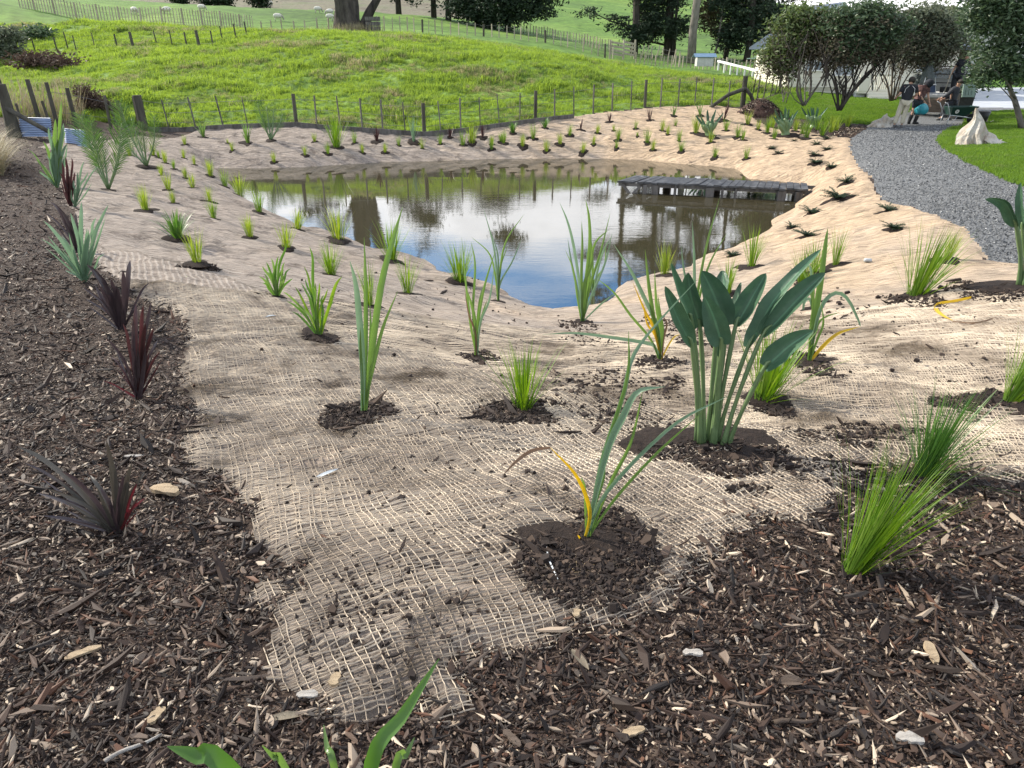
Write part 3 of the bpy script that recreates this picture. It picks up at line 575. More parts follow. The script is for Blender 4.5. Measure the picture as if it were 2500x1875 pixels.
# ---------------------------------------------------------------- plants
M['sedge'] = leafmat('sedge_blades', [(.05, .12, .015), (.085, .175, .022), (.14, .235, .035), (.21, .27, .07)], .42, .45, .35, 6)
M['sedgey'] = leafmat('yellow_sedge_blades', [(.08, .15, .02), (.14, .225, .03), (.21, .28, .05), (.27, .28, .10)], .45, .45, .35, 6)
M['rush'] = leafmat('green_rush_blades', [(.04, .10, .03), (.07, .16, .03), (.11, .22, .05)], .35, .4, .4, 5)
M['strap'] = leafmat('strap_leaves', [(.07, .13, .035), (.105, .19, .05), (.16, .25, .07)], .38, .35, .5, 4)
M['strapb'] = leafmat('blue_green_leaves', [(.085, .15, .09), (.125, .205, .125), (.19, .28, .18)], .3, .35, .5, 4)
M['strapy'] = leafmat('yellowing_leaf', [(.28, .22, .03), (.50, .36, .03), (.30, .17, .04)], .3, .5, .4, 5)
M['dryleaf'] = leafmat('dry_brown_leaf', [(.10, .06, .035), (.20, .13, .08)], .2, .6, .3, 5)
M['purple'] = leafmat('dark_purple_leaves', [(.022, .016, .020), (.045, .032, .036), (.085, .062, .060)], .12, .32, .6, 5)
M['maroon'] = leafmat('maroon_leaves', [(.022, .012, .013), (.048, .020, .020), (.085, .034, .032)], .2, .35, .5, 5)
M['bronze'] = leafmat('bronze_leaves', [(.035, .04, .035), (.06, .055, .045), (.09, .07, .055)], .15, .35, .55, 5)
M['redleaf'] = leafmat('red_leaf', [(.07, .018, .018), (.12, .028, .026)], .3, .4, .4, 5)
M['pohu'] = leafmat('juniper_needles', [(.012, .028, .016), (.03, .055, .028), (.055, .085, .045)], .15, .6, .3, 5)
M['palm'] = leafmat('palm_leaflets', [(.03, .075, .02), (.06, .13, .03), (.12, .19, .05)], .3, .35, .5, 3)
M['bird'] = leafmat('broad_waxy_leaf', [(.022, .060, .036), (.045, .098, .055), (.085, .155, .085)], .12, .38, .5, 14, island=False, vein=14)
M['birdstalk'] = leafmat('waxy_leaf_stalk', [(.06, .12, .055), (.13, .20, .085), (.17, .21, .08)], .08, .35, .5, 4, island=False)
M['mound'] = M['soil']
def dirs(n, r_, tilt0, tilt1):
    for i in range(n):
        yield r_.uniform(0, 6.283), r_.uniform(tilt0, tilt1)
def blade(V_, F_, p, az, tilt, ln, w, curl, r_, seg=4, fold=0.0, UVs=None):
    """arching strap blade; az direction, tilt from vertical, curl extra tilt towards the tip"""
    x, y, z = p; k = len(V_); sx, sy = -math.sin(az), math.cos(az)
    for i in range(seg + 1):
        t = i / seg; ww = w * (.75 + .5 * t if t < .4 else .95 * (1 - ((t - .4) / .6) ** 1.6) + .02)
        if fold:
            V_.append((x - sx * ww, y - sy * ww, z + fold * ww * .6)); V_.append((x, y, z - fold * ww * .6)); V_.append((x + sx * ww, y + sy * ww, z + fold * ww * .6))
        else:
            V_.append((x - sx * ww, y - sy * ww, z)); V_.append((x + sx * ww, y + sy * ww, z))
        a = tilt + curl * t * t; st = ln / seg; x += math.sin(a) * math.cos(az) * st; y += math.sin(a) * math.sin(az) * st; z += math.cos(a) * st
    c = 3 if fold else 2
    for i in range(seg):
        for j in range(c - 1): F_.append((k + i * c + j, k + i * c + j + 1, k + (i + 1) * c + j + 1, k + (i + 1) * c + j))
def clump(name, mat, n, h, w, t1, curl, spread, seed, seg=4, fold=0, thin=.3, lean=(0, 0)):
    """a unit clump: blades rising from a small base"""
    r_ = random.Random(seed); V_ = []; F_ = []
    for i in range(n):
        az = r_.uniform(0, 6.283); rr = spread * r_.random() ** .5; t = abs(r_.gauss(0, 1)) * t1 * .6; hh = h * r_.uniform(.55, 1.05)
        lx = math.sin(t) * math.cos(az) + lean[0]; ly = math.sin(t) * math.sin(az) + lean[1]; az2 = math.atan2(ly, lx); t2 = math.atan2(math.hypot(lx, ly), math.cos(t))
        blade(V_, F_, (math.cos(az) * rr, math.sin(az) * rr, -.01), az2, t2, hh, w * r_.uniform(.6, 1.2), curl * r_.uniform(.2, 1.3), r_, seg, fold)
    me = bpy.data.meshes.new(name); me.from_pydata(V_, [], F_); me.materials.append(mat); me.polygons.foreach_set('use_smooth', [True] * len(F_)); return me
def moundmesh(seed, r=.16, h=.022):
    r_ = random.Random(seed); V_ = []; F_ = []; n_, m = 18, 6; ph = [r_.uniform(0, 6) for _ in range(4)]
    for j in range(m + 1):
        q = j / m
        for i in range(n_):
            a = 2 * math.pi * i / n_; e = 1 + .18 * math.sin(a * 2 + ph[0]) + .12 * math.sin(a * 3 + ph[1]) + .07 * math.sin(a * 7 + ph[2])
            V_.append((math.cos(a) * r * q * e * 1.15, math.sin(a) * r * q * e, h * (1 - q ** 2.2) * (1 + .0) + r_.uniform(-.007, .007) - (.02 if j == m else 0)))
    for j in range(m):
        for i in range(n_): F_.append((j * n_ + i, j * n_ + (i + 1) % n_, (j + 1) * n_ + (i + 1) % n_, (j + 1) * n_ + i))
    me = bpy.data.meshes.new('soil_mound'); me.from_pydata(V_, [], F_); me.materials.append(M['mound']); me.polygons.foreach_set('use_smooth', [True] * len(F_)); return me
MND = [moundmesh(100 + k) for k in range(5)]
SED = [clump('blades', M['sedge'], 58, 1.0, .0085, .38, .5, .10, 200 + k) for k in range(4)]
SEDY = [clump('blades', M['sedgey'], 60, 1.0, .009, .36, .45, .11, 210 + k) for k in range(4)]
SEDW = [clump('blades', M['sedge'], 110, 1.05, .008, .60, .45, .12, 220 + k) for k in range(3)]       # wispy and wide
RUSH = [clump('blades', M['rush'], 60, 1.0, .022, .55, .9, .09, 230 + k, 5) for k in range(3)]
TALL = [clump('blades', M['strapb'], 14, 1.05, .020, .30, .45, .04, 240 + k, 6, .5) for k in range(3)]
DARK = [clump('blades', M['maroon'], 16, 1.0, .030, .55, .35, .05, 250 + k, 4, .4) for k in range(3)]
FLX = [clump('blades', M['strap'], 16, 1.0, .032, .5, .6, .05, 260 + k, 5, .4) for k in range(3)]
MESHES = {'s': SED, 'y': SEDY, 'w': SEDW, 'r': RUSH, 't': TALL, 'd': DARK, 'f': FLX}
NAMES = {'s': 'sedge_clump', 'y': 'sedge_clump', 'w': 'sedge_clump', 'r': 'rush_clump', 't': 'tall_reed_plant', 'd': 'dark_flax', 'f': 'green_flax'}
CATS = {'s': 'sedge', 'y': 'sedge', 'w': 'sedge', 'r': 'grass plant', 't': 'reed plant', 'd': 'flax', 'f': 'flax'}
_pc = [0]
def soilmound(root, p, size, n=0):
    s_ = size / .16; o = link('soil_mound', MND[(_pc[0] + n) % 5], root, (0, 0, .0), (0, 0, random.uniform(0, 6)), (s_, s_, min(s_, 1.2) * .75))
    # follow the slope
    e = .12; gx_ = (hz(p[0] + e, p[1]) - hz(p[0] - e, p[1])) / (2 * e); gy_ = (hz(p[0], p[1] + e) - hz(p[0], p[1] - e)) / (2 * e)
    nrm = Vector((-gx_, -gy_, 1)).normalized(); o.rotation_euler = (nrm.to_track_quat('Z', 'Y').to_matrix() @ Matrix.Rotation(random.uniform(0, 6), 3, 'Z')).to_euler()
    return o
def plant(kind, px, py, top, label, group=None, wide=1.0, mound=None, lean=0.0):
    _pc[0] += 1
    p = hit(px, py); d = ray(px, top); zt = CAMZ + d[2] * p[1] / d[1]; h = max(.12, zt - p[2])
    root = thing(NAMES[kind], p, label, CATS[kind], group)
    me = MESHES[kind][_pc[0] % len(MESHES[kind])]
    k = h * 1.02; tb = max(1.0, min(3.5, p[1] / 8)) ** .5
    o = link('blades', me, root, (0, 0, 0), (0, lean, 0), (k * wide, k * wide, k)); 
    o.rotation_euler = (Matrix.Rotation(lean, 3, 'Y') @ Matrix.Rotation(random.uniform(0, 6.28), 3, 'Z')).to_euler()
    if mound != 0: soilmound(root, p, mound or max(.10, min(.24, h * .34)) * random.uniform(.8, 1.2))
    return root
ORD = ['first', 'second', 'third', 'fourth', 'fifth', 'sixth', 'seventh', 'eighth', 'ninth', 'tenth', 'eleventh', 'twelfth', 'thirteenth', 'fourteenth', 'fifteenth', 'sixteenth', 'seventeenth', 'eighteenth', 'nineteenth', 'twentieth', 'twenty-first', 'twenty-second', 'twenty-third', 'twenty-fourth', 'twenty-fifth', 'twenty-sixth', 'twenty-seventh', 'twenty-eighth', 'twenty-ninth', 'thirtieth']
# far bank, by rows
FAR = [('y', 606, 350, 325), ('y', 669, 396, 365), ('y', 768, 346, 318), ('y', 745, 379, 351), ('s', 801, 376, 343), ('s', 866, 349, 316), ('y', 885, 373, 343), ('y', 940, 372, 343), ('s', 974, 355, 328), ('y', 1031, 363, 332), ('s', 1075, 352, 320),
    ('s', 1130, 355, 316), ('y', 1152, 349, 291), ('s', 1200, 365, 334), ('s', 1223, 346, 318), ('y', 1201, 352, 325), ('s', 1230, 350, 311), ('r', 1252, 325, 291), ('y', 1276, 357, 319), ('s', 1302, 339, 297), ('y', 1334, 369, 333), ('r', 1331, 312, 283), ('y', 1367, 352, 317), ('s', 1391, 331, 299),
    ('y', 1423, 373, 339), ('y', 1449, 353, 325), ('y', 1459, 325, 297), ('y', 1498, 319, 300), ('s', 1509, 342, 303), ('s', 1505, 362, 339), ('s', 1552, 314, 288), ('s', 1556, 333, 318), ('s', 1580, 349, 308), ('y', 1594, 366, 335),
    ('y', 1617, 319, 285), ('y', 1630, 328, 300), ('s', 1649, 308, 285), ('s', 1658, 345, 311), ('s', 1663, 370, 335), ('y', 1699, 325, 274), ('y', 1735, 348, 311), ('s', 1745, 384, 350), ('s', 1772, 319, 283), ('s', 1800, 336, 297), ('s', 1813, 342, 310),
    ('s', 1822, 387, 350), ('y', 1825, 304, 262), ('y', 1851, 316, 287), ('s', 1873, 324, 280), ('s', 1890, 339, 304), ('y', 1942, 320, 278), ('s', 1958, 327, 290), ('s', 1968, 337, 285), ('s', 2006, 332, 284), ('y', 2028, 324, 272), ('y', 2040, 320, 276), ('y', 2069, 310, 268), ('y', 1885, 312, 272), ('s', 1995, 318, 275), ('s', 2015, 312, 272)]
def autolabel(lst, rows, fmt, axis=0):
    out = {}
    for rn, cond in rows:
        it = sorted([q for q in lst if cond(q)], key=lambda q: q[1])
        for k, q in enumerate(it): out[q] = fmt % (rn, ORD[k] if k < len(ORD) else str(k))
    return out
lab = autolabel(FAR, [('front row of far bank left of the jetty', lambda q: q[2] >= 350 and q[1] < 1500), ('front row of far bank behind the jetty', lambda q: q[2] >= 328 and q[1] >= 1500 and not (q[2] < 350 and q[1] < 1500)),
    ('back rows below the long pond fence', lambda q: q[2] < 350 and q[1] < 1500), ('back rows near the corner strainer post', lambda q: q[2] < 328 and 1500 <= q[1] < 1830), ('bed before the trees', lambda q: q[2] < 328 and q[1] >= 1830)],
    'small sedge, %s, %s from left')
for q in FAR: plant(*q, lab[q], 'sedge clumps on the far bank', 1.15)
for q, w_ in [((1010, 346, 271), 'pale tall reedy plant near the middle of the far bank'), ((822, 359, 274), 'tallest green reedy clump on the left part of the far bank')]: plant('t' if q[0] == 1010 else 'w', *q, w_, 'tall plants on the far bank', .9)
DK = [(921, 345, 303), (1099, 336, 297), (1178, 336, 297), (1418, 317, 285), (1488, 298, 265), (1586, 294, 255), (1765, 294, 240)]
for k, q in enumerate(DK): plant('d', *q, 'dark maroon flax on the far bank, %s from the left' % ORD[k], 'dark flaxes along the far bank', 1.0)
for k, q in enumerate([(1645, 283, 246), (1709, 283, 243), (497, 336, 288), (605, 350, 291), (1876, 253, 235)]): plant('f', *q, ['spiky green flax near the top of far bank beside the fence', 'green flax just left of the far crane flower plant', 'low green flax at left end of the far bank', 'green flax left of the small far palm', 'small pale flax behind the mulch heap under the trees'][k], 'green flaxes on the far bank')
# left slope
LEFT = [('y', 452, 353, 325), ('y', 567, 368, 342), ('y', 556, 350, 335), ('y', 317, 380, 345), ('y', 375, 380, 345), ('y', 404, 398, 358), ('y', 449, 386, 358), ('y', 475, 402, 373), ('y', 514, 430, 380), ('y', 453, 434, 400), ('y', 471, 459, 416), ('s', 550, 456, 406),
    ('y', 587, 479, 416), ('y', 411, 463, 410), ('y', 424, 496, 456), ('y', 356, 514, 442), ('y', 511, 492, 448), ('s', 522, 534, 476), ('r', 434, 582, 500), ('y', 610, 579, 512), ('s', 633, 519, 456), ('y', 481, 642, 546), ('y', 700, 605, 536), ('y', 726, 559, 502), ('y', 827, 585, 500), ('s', 388, 386, 362), ('s', 425, 412, 385), ('y', 395, 428, 395)]
it = sorted(LEFT, key=lambda q: -q[2])
for k, q in enumerate(it): plant(*q, ('broad bladed green clump' if q[0] == 'r' else 'yellow green sedge clump' if q[0] == 'y' else 'green sedge clump') + ' on left bank, %s nearest the camera' % (ORD[k] if k < len(ORD) else k), 'sedge clumps on the left bank', 1.1 if q[1] < 700 else 1.35, None, .18 if q[1] in (726,) else 0)
# nearer individuals
NEAR = [('w', 809, 672, 590, 'sedge clump with loose wisps on the near bank beside grassy clump with folded leaf', 1.1, 0), ('s', 903, 748, 632, 'narrow sedge standing behind the tall three leaved plant', .8, 0), ('s', 996, 718, 620, 'bushy sedge right of the tall three leaved plant near water', 1.1, 0),
    ('w', 1124, 688, 590, 'wispy wide sedge at the near water edge below the cloud reflection', 1.15, 0), ('w', 956, 635, 535, 'wide sedge at water edge behind the tall right leaf', 1.0, 0), ('w', 1279, 997, 838, 'round bushy light green sedge in a soil ring on the near matting', 1.05, 0),
    ('w', 1866, 973, 790, 'wispy sedge behind and right of the big crane flower plant', 1.25, .15), ('y', 1623, 671, 585, 'dense bright sedge on the point behind the crane flower plant', .95, 0), ('s', 1835, 652, 545, 'sedge standing in front of the jute hump by the pond', .9, 0),
    ('s', 2039, 648, 550, 'upright sedge on right bank before the folded edge of matting', .8, 0), ('w', 2235, 722, 545, 'large bright sedge leaning right on the right bank', 1.0, .22), ('y', 2311, 635, 550, 'bright sedge at right edge of matting next to driveway', .95, .15), ('s', 1986, 668, 570, 'pale sedge behind the tall plant right of crane flower', .9, 0), ('w', 1958, 690, 600, 'small loose sedge left of the tall arching plant', 1, 0),
    ('s', 1776, 718, 625, 'thin yellowish sedge seen between the crane flower leaves', .9, 0)]
for kd, x_, y_, t_, lb, wd, le in NEAR: plant(kd, x_, y_, t_, lb, 'sedge clumps on the near banks', wd, None, le)
SP = [clump('blades', M['sedge'], 230, .72, .0030, .42, .35, .045, 300, 6), clump('blades', M['rush'], 200, .60, .0030, .75, .35, .05, 301, 6), clump('blades', M['sedge'], 170, .6, .0032, .42, .4, .04, 302, 6)]
def bigsedge(me, px, py, top, label, lean, k0, nm='sedge_clump', mnd=.12):
    p = hit(px, py); d = ray(px, top); h = CAMZ + d[2] * p[1] / d[1] - p[2]; root = thing(nm, p, label, 'sedge', 'large sedges in the foreground'); k = h / k0
    o = link('blades', me, root, (0, 0, 0), (0, 0, 0), (k, k, k)); o.rotation_euler = (0, lean, 0); soilmound(root, p, mnd); return root
bigsedge(SP[0], 2078, 1398, 1085, 'tall bright sedge fanning up from mulch at lower right', .30, .68)
bigsedge(SP[1], 2255, 1162, 958, 'spreading sedge with three fans of blades at the mulch edge right', .22, .50)
bigsedge(SP[2], 2462, 985, 790, 'bright sedge cut off by the right edge of the picture', .35, .55, mnd=.2)
# junipers
def junimesh(seed):
    r_ = random.Random(seed); V_ = []; F_ = []
    for b in range(26):
        az = r_.uniform(0, 6.28); ln = r_.uniform(.45, 1.1); el = r_.uniform(.1, 1.1); n_ = 26
        for i in range(n_):
            t = (i + .5) / n_; x = math.cos(az) * ln * t; y = math.sin(az) * ln * t; z = .10 + ln * el * t * (1 - .45 * t)
            for s_ in range(3):
                a2 = az + r_.uniform(-1.5, 1.5); l2 = .20 * (1 - .6 * t) * r_.uniform(.6, 1.2); dz = r_.uniform(-.05, .16) * (1 - t * .5); k = len(V_); px_, py_ = -math.sin(a2) * .022, math.cos(a2) * .022
                V_ += [(x - px_, y - py_, z), (x + px_, y + py_, z), (x + math.cos(a2) * l2, y + math.sin(a2) * l2, z + dz)]; F_.append((k, k + 1, k + 2))
    me = bpy.data.meshes.new('foliage'); me.from_pydata(V_, [], F_); me.materials.append(M['pohu']); return me
JUN = [junimesh(400 + k) for k in range(4)]
JP = [(1939, 345, 20), (2018, 340, 30), (1993, 354, 34), (2018, 366, 30), (1884, 364, 28), (1900, 375, 28), (1988, 380, 36), (1990, 399, 40), (2028, 410, 38), (2064, 447, 56), (2045, 486, 78), (1982, 522, 56), (2166, 516, 58), (2181, 560, 66), (1932, 556, 40), (1968, 578, 62), (1787, 625, 46)]
for k, (x_, y_, w_) in enumerate(sorted(JP, key=lambda q: -q[1])):
    p = hit(x_, y_); wm = w_ * mpp(x_, y_, p[1]); root = thing('prostrate_juniper', p, 'low dark spreading juniper on the right bank, %s nearest the camera' % ORD[k], 'juniper', 'low junipers on the right bank')
    s_ = wm * .56; link('foliage', JUN[k % 4], root, (0, 0, 0), (0, 0, k * 1.3), (s_, s_, s_ * .85)); soilmound(root, p, wm * .42)
# ---------------------------------------------------------------- leaves traced one by one on real depth
def spline(P, n):
    P = [Vector([float(c) for c in p]) for p in P]; out = []
    Pp = [P[0] * 2 - P[1]] + P + [P[-1] * 2 - P[-2]]; m = len(P) - 1
    for i in range(n + 1):
        u = i / n * m; k = min(int(u), m - 1); t = u - k; a, b, c, d = Pp[k:k + 4]
        out.append(.5 * ((2 * b) + (c - a) * t + (2 * a - 5 * b + 4 * c - d) * t * t + (3 * b - a - 3 * c + d) * t ** 3))
    return out
def leafobj(name, root, pts, w, mat, prof='strap', fold=.35, twist=0.0, n=14, label=None, stalk=None, stalkmat=None, droop=0, parent=None):
    """pts world centreline; w max half-width in metres"""
    C = spline(pts, n); V_ = []; F_ = []; UVs = []; cols = 5 if prof == 'blade' else 3
    view = Vector((0, 0, CAMZ)) - C[len(C) // 2]; view.normalize(); acc = 0
    for i, c in enumerate(C):
        t = i / n; tn = (C[min(i + 1, n)] - C[max(i - 1, 0)]).normalized(); s_ = tn.cross(view)
        if s_.length < .05: s_ = Vector((1, 0, 0))
        s_.normalize(); up = s_.cross(tn).normalized(); a = twist * (1 - .4 * t); s2 = s_ * math.cos(a) + up * math.sin(a); u2 = up * math.cos(a) - s_ * math.sin(a)
        if prof == 'strap': ww = w * (.55 + .45 * min(1, t / .35)) * (1 - max(0, (t - .35) / .65) ** 2.0) + .0006
        elif prof == 'base': ww = w * (1 - .15 * t) * (1 - max(0, (t - .5) / .5) ** 2.2) + .0006
        else: ww = w * (math.sin(math.pi * min(1, (t * .96 + .04)) ** .72) ** .62) * (1 - .15 * t) + .001
        if cols == 3:
            for k, q in ((-1, 1), (0, -1), (1, 1)): V_.append(c + s2 * ww * k + u2 * (fold * ww * .5 * q)); UVs.append((.5 + .5 * k, t * 4))
        else:
            for k in (-2, -1, 0, 1, 2):
                q = abs(k) / 2; V_.append(c + s2 * ww * k / 2 + u2 * (fold * ww * (q ** 1.6) - fold * ww * .3 + .09 * ww * math.sin(t * 17 + k * 2 + w * 900) * abs(k) / 2)); UVs.append((.5 + .25 * k, t * 4 - .35 * q))
    for i in range(n):
        for j in range(cols - 1): F_.append((i * cols + j, i * cols + j + 1, (i + 1) * cols + j + 1, (i + 1) * cols + j))
    off = parent_loc(root) if root is not None else Vector((0, 0, 0))
    me = fastmesh(name, [v - off for v in V_], F_, True, UVs); me.materials.append(mat)
    o = bpy.data.objects.new(name, me); COL.objects.link(o); o.parent = root
    if label: o['label'] = label
    return o
def pxpts(base, pl, dz=0.0):
    """pixel polyline -> world at the plant's distance, tip leaning dz metres away (+) or towards (-) the camera"""
    out = [Vector(base)] if base is not None else []; m = len(pl)
    for i, (a, b) in enumerate(pl): out.append(Vector(at(a, b, base_D + dz * ((i + 1) / m) ** 1.3)))
    return out
def leafplant(name, bx, by, leaves, label, cat, group=None, mound=.15):
    global base_D
    p = hit(bx, by); base_D = p[1]; root = thing(name, p, label, cat, group); r_ = random.Random(int(bx + by))
    for q in leaves:
        pl, wpx, mat = q[0], q[1], q[2]; kw = q[3] if len(q) > 3 else {}
        kw = dict(kw); dz = kw.pop('dz', r_.uniform(-.12, .12)); bo = kw.pop('bo', None)
        b = Vector(p) + Vector((r_.uniform(-.012, .012), r_.uniform(-.012, .012), -.01))
        if bo: b = Vector(at(bo[0], bo[1], base_D))
        w = wpx * mpp(bx, by, base_D) / 2 * (.70 if kw.get('prof', 'strap') == 'strap' else .62)
        leafobj('leaf', root, pxpts(b, pl, dz), w, M[mat], kw.pop('prof', 'strap'), kw.pop('fold', .5), kw.pop('twist', r_.uniform(-.5, .5)), **kw)
    if mound: soilmound(root, p, mound)
    return root
# tall three-leaved plant
leafplant('broad_leaved_reed', 888, 1008, [([(886, 900), (876, 760), (868, 690), (854, 636)], 21, 'strapb', dict(twist=.2, dz=-.1, label='broad leaf with a pale folded tip')), ([(893, 850), (893, 700), (889, 579)], 15, 'strap', dict(dz=.05)),
    ([(905, 880), (930, 700), (958, 590), (983, 505)], 22, 'strap', dict(twist=.1, dz=.1)), ([(910, 900), (935, 800), (971, 711)], 13, 'strap', dict(dz=-.05)), ([(900, 900), (905, 800), (903, 740)], 10, 'strap', dict(dz=.1)), ([(884, 930), (880, 850), (880, 800)], 9, 'strap', dict())],
    'tall plant of four broad upright leaves on the near matting', 'reed plant', 'tall reed plants on the near bank', .17)
# foreground reed with the yellow leaf
leafplant('broad_leaved_reed', 1427, 1317, [([(1465, 1137), (1520, 970), (1541, 880), (1588, 808), (1702, 683)], 14, 'strapb', dict(dz=.15)), ([(1470, 1130), (1530, 930), (1535, 808)], 12, 'strap', dict(dz=.05)),
    ([(1480, 1110), (1520, 1020), (1557, 957), (1623, 944)], 24, 'strapb', dict(dz=-.05, twist=.3)), ([(1490, 1180), (1540, 1080), (1570, 950)], 12, 'strap', dict(dz=.0)), ([(1475, 1210), (1635, 1045), (1776, 967)], 12, 'strapb', dict(dz=-.15)), ([(1500, 1220), (1600, 1110), (1713, 1008)], 9, 'strap', dict(dz=-.2)),
    ([(1440, 1250), (1409, 1165), (1344, 1093)], 13, 'strapy', dict(dz=-.15, twist=.0, label='bright yellow dying leaf')), ([(1428, 1200), (1419, 1165)], 9, 'strap', dict(dz=-.1)), ([(1410, 1306)], 8, 'strapy', dict(dz=-.05)), ([(1450, 1240), (1475, 1160), (1468, 1090)], 10, 'strap', dict(dz=.1)), ([(1400, 1330), (1440, 1240)], 6, 'dryleaf', dict(dz=-.03))],
    'reed plant with one bright yellow bent leaf in large soil patch, foreground', 'reed plant', 'tall reed plants on the near bank', .22)
p = hit(1427, 1317); base_D = p[1]
leafobj('dry_leaf_tip', None, [at(1344, 1093, p[1] - .15), at(1300, 1100, p[1] - .2), at(1262, 1125, p[1] - .24), at(1228, 1160, p[1] - .28)], .006, M['dryleaf'], n=8).parent = None
bpy.data.objects['dry_leaf_tip'].name = 'dry_leaf'; tag(bpy.data.objects['dry_leaf'], 'thin brown withered leaf tip drooping over matting from the yellow leaf', 'leaf')
leafplant('slim_reed', 1422, 787, [([(1415, 700), (1400, 600), (1385, 540), (1366, 494)], 10, 'strapb', {}), ([(1430, 690), (1440, 600), (1438, 530), (1429, 486)], 12, 'strap', {}), ([(1440, 700), (1465, 620), (1490, 520)], 9, 'strap', {}), ([(1412, 720), (1395, 640), (1386, 582)], 8, 'strapb', {}),
    ([(1435, 700), (1450, 600), (1487, 560)], 10, 'strap', {}), ([(1420, 680), (1422, 600), (1420, 540)], 10, 'strap', {}), ([(1445, 720), (1478, 640), (1494, 570)], 8, 'strapb', {}), ([(1425, 700), (1445, 640), (1440, 580)], 11, 'strap', {}), ([(1410, 730), (1400, 660), (1380, 610)], 6, 'strap', {}), ([(1470, 740), (1515, 708)], 6, 'strapb', {})],
    'tall slim reed plant in front of pond tip, left of the two', 'reed plant', 'tall reed plants on the near bank', .17)
leafplant('slim_reed', 1449, 742, [([(1455, 680), (1470, 620), (1494, 575)], 8, 'strapb', {}), ([(1447, 680), (1446, 620), (1440, 560)], 8, 'strap', {}), ([(1450, 690), (1475, 650), (1480, 590)], 7, 'strap', {}), ([(1444, 690), (1435, 640), (1430, 600)], 7, 'strapb', {})], 'short slim reed at the very tip of the pond water', 'reed plant', 'tall reed plants on the near bank', .15)
leafplant('slim_reed', 1613, 882, [([(1600, 800), (1585, 700), (1575, 609)], 15, 'strap', {}), ([(1605, 800), (1570, 720), (1540, 660), (1498, 596)], 14, 'strapb', {}), ([(1590, 830), (1540, 770), (1500, 715), (1455, 678)], 9, 'strap', dict(dz=-.1)), ([(1595, 800), (1575, 760), (1545, 690)], 9, 'strapy', {}), ([(1610, 800), (1602, 740), (1598, 660)], 13, 'strap', {}),
    ([(1617, 810), (1612, 770), (1606, 720)], 11, 'strap', {}), ([(1600, 820), (1580, 790), (1570, 740)], 8, 'strapy', {}), ([(1620, 830), (1628, 790), (1612, 765)], 7, 'dryleaf', {}), ([(1600, 850), (1581, 838), (1480, 822), (1400, 813), (1323, 817)], 12, 'strapb', dict(dz=-.1, label='long leaf lying out sideways')), ([(1640, 830), (1660, 815)], 6, 'strapy', {})],
    'reed plant with long leaf lying sideways, left of the crane flower plant', 'reed plant', 'tall reed plants on the near bank', .17)
leafplant('slim_reed', 1162, 873, [([(1150, 800), (1138, 700), (1127, 580)], 9, 'strap', {}), ([(1155, 760), (1160, 650), (1150, 590)], 8, 'strap', {}), ([(1168, 780), (1185, 690), (1211, 608)], 9, 'strap', {}), ([(1172, 790), (1195, 730), (1208, 640)], 8, 'strapb', {}), ([(1160, 790), (1150, 740), (1136, 700)], 10, 'strap', {}), ([(1165, 800), (1170, 740), (1178, 700)], 8, 'strap', {}), ([(1160, 810), (1145, 770), (1134, 705)], 6, 'dryleaf', {}), ([(1170, 800), (1180, 760), (1190, 730)], 7, 'strap', {})],
    'slim dark reed plant on matting between the two nearest soil rings', 'reed plant', 'tall reed plants on the near bank', .13)
leafplant('slim_reed', 1217, 736, [([(1214, 680), (1205, 600), (1180, 508)], 7, 'strapb', {}), ([(1220, 670), (1235, 590), (1280, 522)], 7, 'strap', {}), ([(1222, 690), (1250, 640), (1274, 582)], 7, 'strapb', {}), ([(1217, 670), (1215, 620), (1200, 570)], 7, 'strapb', {}), ([(1210, 680), (1195, 620), (1150, 578)], 6, 'strap', {}), ([(1218, 680), (1225, 640), (1240, 600)], 6, 'strap', {})],
    'slim reed at near water edge crossing the cloud reflection', 'reed plant', 'tall reed plants on the near bank', .13)
leafplant('slim_reed', 1690, 840, [([(1694, 740), (1695, 640), (1690, 540)], 11, 'strapb', {}), ([(1700, 740), (1725, 600), (1757, 483)], 9, 'strap', {}), ([(1700, 760), (1730, 650), (1774, 570)], 8, 'strap', {}), ([(1685, 740), (1670, 660), (1663, 600)], 8, 'strapb', {})], 'tall reed rising behind the crane flower leaves', 'reed plant', 'tall reed plants on the near bank', .15)
leafplant('arching_reed', 1976, 886, [([(1985, 800), (2002, 700), (2015, 600), (2021, 556)], 20, 'strap', dict(twist=.1)), ([(1990, 800), (2010, 740), (2040, 715), (2070, 730), (2097, 785), (2100, 798)], 13, 'strapb', dict(dz=-.05)), ([(2005, 850), (2045, 815), (2100, 797)], 12, 'strapy', {}), ([(1988, 820), (2005, 780), (2050, 762)], 9, 'strap', {}),
    ([(1982, 800), (1986, 740), (1984, 700)], 11, 'strap', {}), ([(1995, 830), (2010, 790), (2005, 740)], 8, 'strap', {}), ([(1978, 820), (1984, 760), (1990, 680)], 10, 'strap', {})], 'tall plant with arching leaf and yellow leaf tip, right of crane flower', 'reed plant', 'tall reed plants on the near bank', .19)
leafplant('slim_reed', 1982, 755, [([(1984, 700), (1980, 660), (1970, 640)], 11, 'strapb', {}), ([(1978, 700), (1965, 670), (1958, 660)], 9, 'strap', {}), ([(1976, 730), (1962, 745), (1965, 790)], 10, 'strapb', {}), ([(1985, 720), (1986, 690), (1984, 650)], 9, 'strap', {})], 'short broad leaved reed behind the arching plant', 'reed plant', 'tall reed plants on the near bank', .17)
